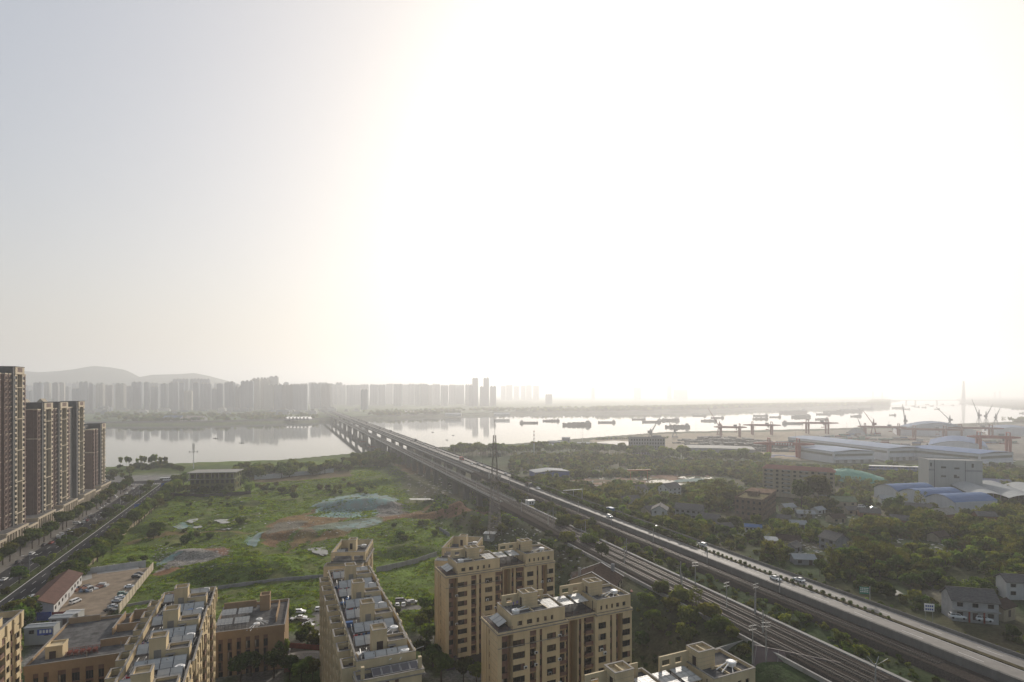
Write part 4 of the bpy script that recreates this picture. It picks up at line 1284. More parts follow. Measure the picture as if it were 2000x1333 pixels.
wall_thing('retaining_wall', 'dark concrete retaining wall between the single track and the highway', 'wall', 163.6, 164.5, V0, 470, 16.5, 21.1, VIAD, 8)
wall_thing('parapet', 'low concrete parapet along the railway side of the highway bridge', 'parapet', 164.1, 164.5, 470, 2250, ZH - 1.2, 21.0, VIAD, 10)
wall_thing('parapet', 'low concrete parapet along the village side of the highway', 'parapet', 180.5, 180.95, V0, 2250, ZH - 1.6, 20.95, VIAD, 10)
mk = MB(); mk.box(172.7, 174.3, V0, 430, ZH + .005, ZH + .22, 0, MUV)
tag(mk.build('median', [mat('median_soil', (.10, .085, .05), .95, var=.3, scale=1)]), 'planted soil strip down the middle of the highway', kind='structure')
mp = MB()
mp.box(173.2, 173.8, 430, V1, ZH + .005, ZH + .85, 0, MUV)
tag(mp.build('central_barrier', [VIAD]), 'concrete barrier down the middle of the highway bridge', 'barrier')
hedge_me = [crown_mesh('hedge', 60 + k, [(0, 0, .75, .62, .7), (0, .4, .8, .5, .6), (0, -.4, .7, .5, .6)], 150, .26, LEAF) for k in range(3)]
v = 118.0
i = 0
while v < 430 and i < 130:
    p = uv(173.5, v, ZH + .2)
    s = rnd.uniform(1.6, 2.2) if v > 205 else rnd.uniform(.5, 1.0)
    o = put('hedge_bush', hedge_me[i % 3]); o.location = p; o.scale = (s, s, s); o.rotation_euler = (0, 0, TH + rnd.uniform(-.4, .4))
    tag(o, 'clipped dark bush in the highway median' if v > 215 else 'small ragged shrub in the bare median', 'bush', 'bushes down the middle of the highway')
    v += 2.55; i += 1

# tracks
def track(label, u, va, vb, z, name='railway_track', sleepers=0, bend=None):
    t = thing(name, label, 'railway track', uv(u, va, z), TH, 'railway tracks')
    L = vb - va
    def off(v):
        return 0 if not bend else bend[1] * smooth(bend[0] - va, L, np.array(v, float)).item()
    st = np.linspace(0, L, max(2, int(L / 12)) if bend else 2)
    for sx in (-.72, .72):
        rl = MB()
        for a, b_ in zip(st[:-1], st[1:]):
            o0, o1 = off(a), off(b_)
            rl.loft([[(sx + o + x, y, zz) for x, zz in ((-.07, .22), (.07, .22), (.04, .40), (-.04, .40))] for y, o in ((a, o0), (b_, o1))], 0)
            rl.add([(sx + o0 - .035, a, .405), (sx + o0 + .035, a, .405), (sx + o1 + .035, b_, .405), (sx + o1 - .035, b_, .405)], [(0, 1, 2, 3)], 1)
        rl.build('rail', [RUST, STEELT], t)
    if sleepers:
        sm = MB(); sm.loft([[(-1.3, -.13, .05), (1.3, -.13, .05), (1.3, .13, .05), (-1.3, .13, .05)], [(-1.27, -.1, .24), (1.27, -.1, .24), (1.27, .1, .24), (-1.27, .1, .24)]])
        me = sm.mesh('sleeper', [SLEEP])
        rest = MB()
        k = 0; y = .3
        while y < L - .3 and y < 620:
            if k < sleepers:
                put('sleeper', me, t, Matrix.Translation((off(y), y, 0)))
            else:
                rest.box(off(y) - 1.3, off(y) + 1.3, y - .12, y + .12, .05, .24)
            y += .62; k += 1
        if rest.v:
            q = rest.build('sleeper', [SLEEP], t); q['kind'] = 'stuff'
    return t
track('railway track on the near side of the viaduct', 135.0, 95, V1, ZR, sleepers=300)
track('railway track on the far side of the viaduct', 139.0, 95, V1, ZR, sleepers=300)
track('siding track beside the near flats, joining before the viaduct', 130.4, 95, 330, ZR, sleepers=300, bend=(210, 4.2))
track('single railway track below the highway retaining wall', 159.6, 95, V1, ZR + .6, sleepers=300)
# ballast beds
bb = MB()
for (u0, u1, va, vb, z) in ((127.8, 142.2, 60, 345, ZR - .35), (156.6, 162.9, 60, 480, ZR + .25)):
    bb.loft([[tuple(MUV @ Vector(q)) for q in ((u0 - 1.6, y, z - 1.2), (u1 + 1.6, y, z - 1.2), (u1, y, z + .38), (u0, y, z + .38))] for y in (va, vb)])
bo = bb.build('ballast', [BALL]); tag(bo, 'grey brown ballast beds under the tracks', kind='stuff')
dt = MB(); dt.box(143.2, 144.4, 60, 340, 16.0, ZR - .1, 0, MUV); dt.box(125.6, 126.2, 60, 240, 14.0, ZR - .2, 0, MUV)
tag(dt.build('drain_kerb', [CONC]), 'pale concrete drain edge beside the ballast', kind='structure')

# viaduct decks and piers
def viaduct(label, u0, u1, va, vb, z, walkway=True, haunch=None):
    t = thing('viaduct', label, 'bridge', uv((u0 + u1) / 2, va, 0), TH, 'bridges over the river')
    w = (u1 - u0) / 2
    d = MB()
    L = vb - va
    d.box(-w, w, 0, L, z - 1.0, z + .05)
    if haunch:
        ps = [p - va for p in haunch]
        ps = ps
        for a, b_ in zip(ps[:-1], ps[1:]):
            n = 10
            for i in range(n):
                f0, f1 = i / n, (i + 1) / n
                h0 = 1.3 + 3.4 * abs(2 * f0 - 1) ** 2; h1 = 1.3 + 3.4 * abs(2 * f1 - 1) ** 2
                y0, y1 = a + (b_ - a) * f0, a + (b_ - a) * f1
                d.loft([[(-w * .72, y0, z - 1), (w * .72, y0, z - 1), (w * .66, y0, z - 1 - h0), (-w * .66, y0, z - 1 - h0)][::-1], [(-w * .72, y1, z - 1), (w * .72, y1, z - 1), (w * .66, y1, z - 1 - h1), (-w * .66, y1, z - 1 - h1)][::-1]])
    d.build('deck', VIAD, t)
    if walkway:
        rl = MB()
        for sx in (-w - .02, w - .28):
            rl.box(sx, sx + .3, 0, L, z + .05, z + .55)
        rl.build('kerb_wall', CONC, t)
        rr = MB()
        for sx in (-w - .5, w + .5):
            rr.bar((sx, 0, z + 1.1), (sx, L, z + 1.1), .07); rr.bar((sx, 0, z + .6), (sx, L, z + .6), .05)
            y = 0
            while y < min(L, 700):
                rr.bar((sx, y, z - .1), (sx, y, z + 1.1), .07); y += 2.5
            rr.box(sx - .3, sx + .3, 0, L, z - .12, z - .03)
        q = rr.build('railing', GALV, t); q['kind'] = 'stuff'
    return t
def pier(t, label, y, w, z, zg, thick=2.4, depth_=0):
    b = MB()
    b.loft([[(-w, y - thick / 2, zg - 2), (w, y - thick / 2, zg - 2), (w, y + thick / 2, zg - 2), (-w, y + thick / 2, zg - 2)],
            [(-w, y - thick / 2, z - 5), (w, y - thick / 2, z - 5), (w, y + thick / 2, z - 5), (-w, y + thick / 2, z - 5)],
            [(-w - 1.1, y - thick / 2 - .3, z - 3.2), (w + 1.1, y - thick / 2 - .3, z - 3.2), (w + 1.1, y + thick / 2 + .3, z - 3.2), (-w - 1.1, y + thick / 2 + .3, z - 3.2)],
            [(-w - 1.1, y - thick / 2 - .3, z - 2.4), (w + 1.1, y - thick / 2 - .3, z - 2.4), (w + 1.1, y + thick / 2 + .3, z - 2.4), (-w - 1.1, y + thick / 2 + .3, z - 2.4)]])
    b.build('pier', VIAD, t)
vt = viaduct('long railway viaduct carrying two tracks towards the river', 132.2, 141.8, 345, 900, ZR)
gd = MB(); gd.box(-3.2, 3.2, 0, 555, ZR - 3.0, ZR - .98); gd.build('girder', VIAD, vt)
for k in range(16):
    yv = 372 + 33.0 * k
    if yv < 890:
        p = uv(137, yv); pier(vt, '', yv - 345, 2.2, ZR + .8, gz(p.x, p.y))
RIVP = [900, 968, 1078, 1195, 1304, 1425, 1550, 1690, 1830]
vr = viaduct('railway river bridge on tall wide piers', 132.2, 141.8, 890, V1, ZR, True, RIVP)
vs = viaduct('single track viaduct close beside the highway', 156.6, 162.6, 480, V1, ZR + .6, True, None)
gd = MB(); gd.box(-2.4, 2.4, 0, V1 - 480, ZR - 2.4, ZR - .4); gd.build('girder', VIAD, vs)
hwv = thing('highway_bridge', 'highway bridge with haunched girders and wide piers', 'bridge', uv(172.5, 470, 0), TH, 'bridges over the river')
d = MB()
ps = [q - 470 for q in [470, 520, 570, 620, 670, 720, 770, 830] + RIVP]
for a, b_ in zip(ps[:-1], ps[1:]):
    n = 8
    for i in range(n):
        f0, f1 = i / n, (i + 1) / n
        k = 3.2 if b_ - a > 60 else .5
        h0, h1 = 1.2 + k * abs(2 * f0 - 1) ** 2, 1.2 + k * abs(2 * f1 - 1) ** 2
        y0, y1 = a + (b_ - a) * f0, a + (b_ - a) * f1
        d.loft([[(-6.2, y0, ZH - 1.41), (6.2, y0, ZH - 1.41), (5.8, y0, ZH - 1.4 - h0), (-5.8, y0, ZH - 1.4 - h0)][::-1], [(-6.2, y1, ZH - 1.41), (6.2, y1, ZH - 1.41), (5.8, y1, ZH - 1.4 - h1), (-5.8, y1, ZH - 1.4 - h1)][::-1]])
d.build('girder', VIAD, hwv)
for q in ps[1:8]:
    p = uv(172.5, q + 470)
    pier(hwv, '', q, 5.0, ZH - .4, gz(p.x, p.y), 2.2)
    p = uv(159.6, q + 470); pier(vs, '', q + 470 - 480, 1.8, ZR + 1.2, gz(p.x, p.y), 2.0)
for q in RIVP:
    zg = gz(*uv(137, q)[:2]); w = 2.5
    pier(vr, '', q - 890, w, ZR - 2.2, min(zg, -5), 3.6)
    pier(hwv, '', q - 470, 3.4, ZH - 2.6, min(zg, -5), 3.2)
    pier(vs, '', q - 480, 1.2, ZR + .2, min(zg, -5), 2.6)
cp = MB()
for q in (968, 1078):
    cp.box(130, 141, q - 4, q + 4, -1.2, .3, 0, MUV)
pf = cp.build('pier_platform', [mat('rust_platform', (.16, .075, .06), .8)], None); pf.parent = vr; pf.matrix_parent_inverse = T(*vr.location, TH).inverted(); pf['kind'] = 'stuff'

# masts of the overhead line, poles
def mast_mesh(h=7.8, arm=2.8, side=1):
    b = MB()
    b.loft([[(-.18, -.18, -1), (.18, -.18, -1), (.18, .18, -1), (-.18, .18, -1)], [(-.12, -.12, h), (.12, -.12, h), (.12, .12, h), (-.12, .12, h)]])
    a = MB()
    for z0, z1, x in ((h - 1.2, h - 1.5, arm), (h - 2.6, h - 1.6, arm), (h - .3, h - .2, 1.4)):
        a.bar((0, 0, z0), (side * x, 0, z1), .05)
    a.bar((side * arm, 0, h - 1.4), (side * arm * .9, 0, h - 2.5), .05)
    a.bar((side * arm * .4, 0, h - 1.3), (side * arm * .4, 0, h - 2.3), .14)
    return b.mesh('post', [CONC]), a.mesh('bracket', [VIAD])
MASTM = {1: mast_mesh(side=1), -1: mast_mesh(side=-1)}
def mast(u, v, side, label, group='railway masts carrying the overhead line'):
    z = gz(*uv(u, v)[:2])
    z = max(z, ZR - 1.2) if (u > 128) else z
    if v > 345 and u < 150: z = ZR - .3
    if v > 470 and u > 150: z = ZR + .3
    t = thing('catenary_mast', label, 'railway mast', uv(u, v, z), TH, group)
    put('post', MASTM[side][0], t); put('bracket', MASTM[side][1], t)
    return t
k = 0
for u, side, va, vb, lab in ((132.6, 1, 128, 345, 'concrete mast with bracket arms on the near side of the double track'), (141.6, -1, 140, 345, 'concrete mast with bracket arms between the tracks and the bushy slope'), (163.2, -1, 150, 480, 'concrete mast with bracket arms against the retaining wall'),
                     (131.9, 1, 360, 1500, 'mast with bracket arms standing on the railway viaduct'), (163.0, -1, 490, 1500, 'mast with bracket arms standing on the single track viaduct')):
    v = va
    while v < vb:
        mast(u, v, side, lab)
        v += 37 if v < 400 else 46
def wire(label, u, va, vb, z, n):
    b = MB()
    L = (vb - va) / n
    for i in range(n):
        for j in range(6):
            f0, f1 = j / 6, (j + 1) / 6
            s0, s1 = -1.0 * 4 * f0 * (1 - f0), -1.0 * 4 * f1 * (1 - f1)
            b.bar(uv(u, va + (i + f0) * L, z + s0), uv(u, va + (i + f1) * L, z + s1), .035, n=3)
    tag(b.build('overhead_wire', [DARKM]), label, 'wire', 'overhead wires of the railway')
for u, nm in ((135.0, 'near viaduct track'), (139.0, 'far viaduct track'), (159.6, 'single track')):
    wire('overhead contact wire above the ' + nm, u, 128, 760, ZR + 7.0, 17)
# timber-like concrete poles with insulators by the tracks
def power_pole(p, h, label):
    t = thing('power_pole', label, 'utility pole', p, rnd.uniform(0, .6), 'concrete power poles beside the tracks')
    b = MB(); b.cyl(0, 0, -1, h, .2, .12, 0, 8); b.build('post', CONC, t)
    a = MB()
    for z in (h - .4, h - 1.5):
        a.bar((-1.3, 0, z), (1.3, 0, z), .1)
        for x in (-1.2, -.6, .6, 1.2):
            a.cyl(x, 0, z, z + .3, .07, .05, 0, 6)
    a.build('crossarm', GALV, t)
for (px, py, h, lab) in ((1470, 1298, 11, 'leaning concrete power pole in front of the bushes'), (1496, 1292, 11, 'power pole with many insulators beside the sidings'), (1419, 1195, 10, 'plain pole beside the sidings'), (1358, 1150, 10, 'plain pole on the near edge of the double track'), (1476, 1205, 11, 'plain pole on the bushy slope between the tracks')):
    p = on_ground(px, py); power_pole(p, h, lab)
p = seen(1710, 1345, 18.5)
t = thing('signal_post', 'post with splayed arms at the bottom edge by the tracks', 'post', p, 0)
b = MB(); b.cyl(0, 0, -1, 6, .2, .15, 0, 8)
for a in range(6):
    b.bar((0, 0, 5.5), (math.cos(a) * 3, math.sin(a) * 1.5, 7.2), .09)
b.build('post', GALV, t)
# road furniture
GREENS = mat('green_sign_face', (.015, .16, .10), .5, var=.05)
def lettering(text, w, h, m, parent, M):
    cu = bpy.data.curves.new('lettering', 'FONT'); cu.body = text; cu.align_x = 'CENTER'; cu.align_y = 'CENTER'; cu.size = h
    cu.extrude = .01
    o = bpy.data.objects.new('lettering', cu); COL.objects.link(o)
    o.data.materials.append(m); o.parent = parent; o.matrix_local = M @ Matrix.Rotation(R(90), 4, 'X')
    return o
p = on_ground(1741, 1180); p = uv(181.8, to_uv(p.x, p.y)[1], 18)
t = thing('road_sign', 'green direction sign on a pole beside the highway', 'road sign', p, R(-12))
b = MB(); b.cyl(0, 0, -1, 7.2, .14, .12, 0, 8); b.bar((0, 0, 6.7), (-2.6, 0, 6.7), .12); b.bar((0, 0, 5.2), (-2.6, 0, 5.2), .12); b.build('post', GALV, t)
b = MB(); b.box(-3.2, -.3, -.16, -.1, 4.6, 7.0); b.build('panel', GREENS, t)
b = MB()
for z in (5.2, 5.8, 6.4):
    for i in range(5):
        b.box(-3.0 + i * .52, -2.62 + i * .52, -.175, -.162, z, z + .3)
q = b.build('lettering', WHITE, t)
p = seen(1815, 1212, 18.5)
t = thing('notice_board', 'white notice board with two blue lines of writing beside the highway', 'sign', p, R(-12))
b = MB(); b.box(-1.4, 1.4, -.05, .05, 2.8, 5.2); b.build('panel', WHITE, t)
b = MB(); b.cyl(-1.0, .12, -1.5, 5, .08, .08, 0, 6); b.cyl(1.0, .12, -1.5, 5, .08, .08, 0, 6); b.build('post', GALV, t)
BLUEW = mat('blue_lettering', (.03, .06, .25), .6)
b = MB()
for z in (3.2, 4.2):
    for i in range(4):
        b.box(-1.1 + i * .58, -.68 + i * .58, -.066, -.052, z, z + .55)
b.build('lettering', BLUEW, t)
p = on_ground(1111, 985); vg = to_uv(p.x, p.y)[1]
t = thing('sign_gantry', 'grey sign gantry frame standing over the highway edge', 'gantry', uv(182, vg, 18), TH)
b = MB(); b.bar((0, 0, -2), (0, 0, 8.5), .4); b.bar((-6.5, 0, -0), (-6.5, 0, 8.5), .35); b.bar((.2, 0, 8.5), (-14, 0, 8.5), .4); b.build('frame', GALV, t)
# relay hut on stilts
p = seen(1066, 990, 14)
t = thing('relay_hut', 'small white hut on stilts between the two railway lines', 'hut', uv(150.5, to_uv(p.x, p.y)[1], gz(*uv(150.5, to_uv(p.x, p.y)[1])[:2])), TH)
b = MB(); b.box(-2.6, 2.6, -2, 2, 4, 6.8); b.box(-2.9, 2.9, -2.3, 2.3, 6.8, 7.0); b.build('wall', WHITE, t)
b = MB()
for x in (-2.2, 2.2):
    for y in (-1.6, 1.6):
        b.bar((x, y, -1), (x, y, 4), .3)
b.build('stilt', CONC, t)
b = MB(); b.box(-1.2, -.3, -2.04, -1.99, 4.9, 6.1); b.box(.5, 1.4, -2.04, -1.99, 4.9, 6.1); b.build('window', GLASS, t)

# ---- traffic on the highway
fw, bk = TH + R(90), TH - R(90)
REDBOX = mat('red_truck_box', (.30, .07, .05), .6, var=.1)
BLUEBOX = mat('blue_truck_box', (.07, .14, .26), .6, var=.1)
def on_hwy(px, u):
    y = FOC * u * 1.0785 / (px - 556.0)
    return uv(u, (y - u * SU) / CU, ZH + .02)
for px, u, kind, colr, hd, lab in ((1515, 170.6, 'saloon', 'white', bk, 'white car leading on the near carriageway of the highway, beside the wall'), (1561, 177.6, 'saloon', 'white', fw, 'white car on the far carriageway of the highway, just ahead of the leading pair'),
        (1372, 177.4, 'suv', 'white', fw, 'white car passing behind the median bushes'), (1281, 177.4, 'suv', 'black', fw, 'dark car with a pale roof behind the median bushes, farther along'), (1191, 169.5, 'suv', 'white', bk, 'white car on the near carriageway where the bushes begin'),
        (1100, 176.5, 'suv', 'silver', bk, 'silver car passing the grey sign gantry'), (1052, 171.0, 'suv', 'white', bk, 'white and blue police style car behind the flatbed truck'), (988, 176.8, 'saloon', 'white', fw, 'white car just past the lattice mast on the highway'),
        (946, 176.6, 'saloon', 'white', fw, 'second car of the three before the lattice mast'), (934, 176.0, 'suv', 'silver', fw, 'first car of the three before the lattice mast'), (922, 170.6, 'saloon', 'white', bk, 'white car on the near lane before the lattice mast'),
        (851, 176.5, 'suv', 'grey', fw, 'grey car on the bridge approach'), (838, 170.5, 'saloon', 'silver', bk, 'silver car on the bridge approach'), (828, 176.5, 'van', 'white', fw, 'white van at the head of the bridge queue'), (803, 170.5, 'suv', 'grey', bk, 'dark car at the end of the bridge'), (780, 176.5, 'saloon', 'white', fw, 'white car out on the river bridge')):
    car(kind, colr, on_hwy(px, u), hd, lab, 'vehicles on the highway')
truck(on_hwy(902, 171), bk, 'red box truck on the highway before the lattice mast', 'red', REDBOX, 9, 3.6, 'vehicles on the highway')
truck(on_hwy(1033, 170.8), bk, 'brown loaded truck near the lattice mast', 'grey', RUST, 9, 3.2, 'vehicles on the highway', True)
truck(on_hwy(1192, 177.2), fw, 'small blue truck on the far carriageway', 'blue', BLUEBOX, 6.2, 3.0, 'vehicles on the highway')
for px in (812, 764, 742, 716, 700, 686, 672, 660):
    truck(on_hwy(px, 171 if px % 4 else 177), bk, 'hazy lorry far out on the river bridge', 'grey', CONC, 9, 3.4, 'distant lorries on the river bridge')
# lamp columns along the highway
lmp = MB(); lmp.cyl(0, 0, 0, 9.5, .12, .08, 0, 6); lmp.bar((0, 0, 9.4), (-2, 0, 9.9), .1)
LMPM = lmp.mesh('lamp_post', [GALV]); lh = MB(); lh.box(-2.8, -1.8, -.16, .16, 9.8, 9.95); LHM = lh.mesh('lamp_head', [WHITE])
for k in range(22):
    t = thing('lamp_post', 'grey street lamp along the highway bridge', 'street lamp', uv(180.7, 480 + k * 48, ZH + .8), TH, 'lamps along the highway bridge')
    put('lamp_post', LMPM, t); put('lamp_head', LHM, t)

# ------------------------------------------------------------------ village, works and port on the right
TILE = mat('grey_roof_tile', (.12, .112, .105), .85, var=.25, scale=1.2, stretch=(1, 3, 1))
TILEB = mat('brown_roof_tile', (.062, .044, .036), .95, var=.25, scale=1.2)
TIN = mat('pale_tin_roof', (.30, .31, .31), .8, 0, var=.12, scale=.8, stretch=(3, .4, 1))
BLUEROOF = mat('blue_steel_roof', (.10, .16, .29), .85, 0, var=.12, scale=.25, stretch=(2, .3, 1))
BLUEROOFP = mat('pale_blue_steel_roof', (.19, .24, .33), .85, 0, var=.10, scale=.2, stretch=(2, .3, 1))
WALLW = mat('white_render', (.46, .45, .43), .85, var=.1, scale=.4, stretch=(1, 1, .4))
WALLG = mat('bare_grey_render', (.24, .24, .245), .9, var=.14, scale=.5)
WALLY = mat('yellowed_render', (.36, .30, .21), .9, var=.14, scale=.4, stretch=(1, 1, .4))
BRICK = mat('red_brick', (.22, .115, .085), .9, var=.2, scale=.8)
STEELW = mat('white_steel_cladding', (.50, .51, .53), .5, .1, var=.06, scale=.3, stretch=(2, 2, .2))
GREYCL = mat('grey_steel_cladding', (.36, .36, .345), .55, .1, var=.06, scale=.3, stretch=(2, 2, .2))
REDROOF = mat('red_roof_tile', (.21, .095, .075), .85, var=.18, scale=1)
DOORM = mat('dark_door', (.06, .04, .035), .7)
def house(label, px, py, w, d, hgt, rz, wall, roof, nw=3, st=1, roofh=None, name='house', z=None, ov=.5, p=None, side_win=0, mono=False):
    p = p or (on_ground(px, py) if z is None else seen(px, py, z))
    t = thing(name, label, 'house' if name == 'house' else name.replace('_', ' '), p, rz)
    rh = roofh if roofh is not None else d * .28
    b = MB()
    b.box(-w / 2, w / 2, 0, d, -3, hgt)
    if not mono:
        for x in (-w / 2, w / 2):
            s = .003 if x > 0 else -.003
            b.add([(x + s, 0, hgt), (x + s, d, hgt), (x + s, d / 2, hgt + rh)], [(0, 1, 2) if x > 0 else (2, 1, 0)])
    b.build('wall', wall, t)
    r = MB()
    if mono:
        r.loft([[(-w / 2 - ov, -ov, hgt + .02), (w / 2 + ov, -ov, hgt + .02), (w / 2 + ov, -ov, hgt + .2), (-w / 2 - ov, -ov, hgt + .2)], [(-w / 2 - ov, d + ov, hgt + rh), (w / 2 + ov, d + ov, hgt + rh), (w / 2 + ov, d + ov, hgt + rh + .18), (-w / 2 - ov, d + ov, hgt + rh + .18)]])
    else:
        k = rh / (d / 2)
        for sgn in (0, 1):
            y0, y1 = (-ov, d / 2) if not sgn else (d + ov, d / 2)
            r.loft([[(-w / 2 - ov, y0, hgt - ov * k + .05), (w / 2 + ov, y0, hgt - ov * k + .05), (w / 2 + ov, y0, hgt - ov * k + .25), (-w / 2 - ov, y0, hgt - ov * k + .25)],
                    [(-w / 2 - ov, y1, hgt + rh + .05), (w / 2 + ov, y1, hgt + rh + .05), (w / 2 + ov, y1, hgt + rh + .25), (-w / 2 - ov, y1, hgt + rh + .25)]])
        r.box(-w / 2 - ov, w / 2 + ov, d / 2 - .15, d / 2 + .15, hgt + rh + .2, hgt + rh + .36)
    r.build('roof', roof, t)
    fh = hgt / st
    for k in range(st):
        for i in range(nw):
            x = -w / 2 + (i + .5) * w / nw
            if k == 0 and i == nw // 2:
                q = MB(); q.box(-.7, .7, -.05, 0, 0, 2.2); q.build('door', DOORM, t, M=Matrix.Translation((x, 0, .05)))
            else:
                put('window', window_mesh(min(1.6, w / nw * .6), 1.3, 0), t, Matrix.Translation((x, -.09, k * fh + fh * .55)))
    for k in range(st):
        for i in range(side_win):
            y = (i + .5) * d / side_win
            for sx in (-1, 1):
                put('window', window_mesh(1.1, 1.2, 0), t, Matrix.Translation((sx * (w / 2 + .09), y, k * fh + fh * .55)) @ Matrix.Rotation(sx * math.pi / 2, 4, 'Z'))
    return t
house('white two storey house with grey gable roof, standing by the red earth site', 1255, 970, 12, 9, 5.6, R(30), WALLW, TILE, 3, 2, side_win=2)
house('white three storey house with pitched grey roof, tallest of the white village houses', 1318, 975, 14, 10, 8.4, R(32), WALLW, TILE, 3, 3, side_win=2)
house('low grey roofed shed beneath the white village houses', 1232, 984, 16, 7, 2.8, R(20), WALLG, TILE, 2, 1)
house('low house with grey roof and sunlit gable, nearest the roadside trees', 1284, 1008, 13, 8, 3.4, R(28), WALLY, TILE, 3, 1)
house('white gabled house with narrow windows beside the courtyard car', 1304, 1014, 10, 9, 6.0, R(70), WALLW, TILE, 2, 2, side_win=2)
house('long two storey house with shaded balcony and grey roof', 1344, 1014, 16, 9, 5.8, R(-28), WALLG, TILE, 5, 2, side_win=1)
house('low grey annexe at the end of the long balcony house', 1384, 1024, 11, 7, 3.2, R(-28), WALLG, TILE, 2, 1)
house('small grey roofed building between the two white houses', 1294, 972, 9, 7, 3.2, R(30), WALLG, TILE, 2, 1)
house('white portable hut with blue roof in the scrub', 1471, 1040, 8, 4, 2.8, R(-20), WALLW, BLUEROOF, 4, 1, roofh=.9, name='hut')
house('brown roofed farm building beside the concrete yard', 1540, 1068, 10, 6, 3.0, R(-25), WALLY, TILEB, 2, 1)
house('small pale tin lean-to at the farm yard', 1508, 1068, 5, 4, 2.8, R(-15), WALLY, TIN, 2, 1, mono=True, roofh=.8)
house('old grey tile shed in front of the farm yard', 1560, 1078, 7, 5, 2.4, R(40), WALLG, TILE, 1, 1)
house('bare grey concrete house with a big gable wall', 1615, 1076, 8.5, 9, 5.6, R(-68), WALLG, TILE, 2, 2)
house('low shed with broad pale metal roof beside the highway trees', 1573, 1104, 8.5, 6, 2.4, R(-8), WALLG, TIN, 2, 1, roofh=1.2, name='shed')
fh = house('white farmhouse with long grey roof and red door pillars by the highway', 1905, 1212, 12.5, 7, 6.0, R(-14), mat('grey_white_render', (.34, .335, .33), .9, var=.14, scale=.5), TILE, 3, 2, roofh=2.8, p=seen(1905, 1212, 18.5))
b = MB(); b.box(-6.4, 6.4, -1.1, -.02, 2.9, 3.15); b.build('balcony', CONC, fh)
b = MB()
for x in (-2.0, 2.0):
    b.box(x - .2, x + .2, -1.0, -.7, -.5, 2.88)
b.build('pillar', RED, fh)
house('grey roofed house with a white gable at the picture edge', 1994, 1166, 8, 6, 5.4, R(-12), WALLW, TILE, 2, 2, p=seen(1992, 1168, 18.5))
house('brown wooden shed before the edge house', 1978, 1200, 7, 5, 3.2, R(25), WALLY, TILEB, 1, 1, p=seen(1972, 1206, 18.5))
house('low shed with dull green roof by the earth yard', 1650, 990, 15, 9, 3.6, R(-12), WALLY, mat('dull_green_roof', (.16, .19, .11), .8, var=.15), 3, 1)
house('old tile roofed house under the trees before the blue vaulted warehouse', 1790, 1004, 17, 9, 3.4, R(-25), BRICK, TILE, 2, 1)
house('courtyard house with curved pale ridges among the trees', 1855, 1018, 14, 9, 4.0, R(14), BRICK, mat('pale_tile', (.24, .22, .19), .85, var=.2, scale=1), 2, 1)
house('small brick shed hidden in the trees', 1758, 1026, 9, 7, 3.0, R(-30), BRICK, TILE, 1, 1)
hb = house('house with steep brown roof and white verges behind the front block', 1196, 1168, 13, 17, 7.0, R(66), WALLY, TILEB, 3, 2, roofh=4.0, p=seen(1208, 1172, 12))
b = MB()
for x in (-6.6, 6.6):
    for s in (0, 1):
        b.bar((x, -.6 if not s else 17.6, 6.9), (x, 8.5, 11.3), .3)
b.build('verge', WHITE, hb)
b = MB(); b.box(5.0, 6.2, 3, 4.2, 7, 11.6); b.box(-6.2, -5.2, 13, 14, 7, 12); b.build('chimney', WALLG, hb)
house('rusty corrugated shed beside the brown roofed house', 1150, 1150, 12, 8, 3.4, R(10), WALLG, mat('rusty_tin', (.16, .12, .10), .8, var=.3, scale=1, stretch=(4, 1, 1)), 1, 1, p=seen(1150, 1150, 8))
house('small white tin roof beside the brown roofed house', 1172, 1152, 6, 6, 3.0, R(20), WALLG, TIN, 1, 1, p=seen(1172, 1152, 9), mono=True, roofh=.5)
house('red roofed shack below the tracks', 1256, 1172, 9, 6, 2.8, R(-20), WALLG, mat('faded_red_tin', (.24, .09, .07), .8, var=.25), 1, 1, p=seen(1258, 1174, 13), mono=True, roofh=.6)
house('grey sheeted shack below the tracks', 1254, 1182, 8, 6, 2.6, R(-15), WALLG, DARKM, 1, 1, p=seen(1246, 1186, 11), mono=True, roofh=.4)
bh = house('white building with brown panelled roof at the bottom edge by the sidings', 1530, 1345, 20, 13, 6.0, R(-30), WALLW, mat('brown_panel_roof', (.085, .058, .056), .6, var=.12, scale=.5), 3, 1, roofh=3.4, p=seen(1552, 1368, 9))
b = MB()
for k in range(9):
    b.box(-10 + k * 2.5, -9.94 + k * 2.5, -.3, .0, 6.0, 6.1)
for k in range(8):
    x = -10 + k * 2.85
    b.bar((x, -.4, 6.16), (x, 6.5, 9.66), .08)
    b.bar((x, 13.4, 6.16), (x, 6.5, 9.66), .08)
b.build('batten', CONC, bh)
bw = MB(); bw.box(-11, 11, 0, .35, -2, 3.0)
o = bw.build('garden_wall', CONC, M=T(*seen(1440, 1275, 14), R(28))); tag(o, 'stained concrete yard wall under the sidings', 'wall')

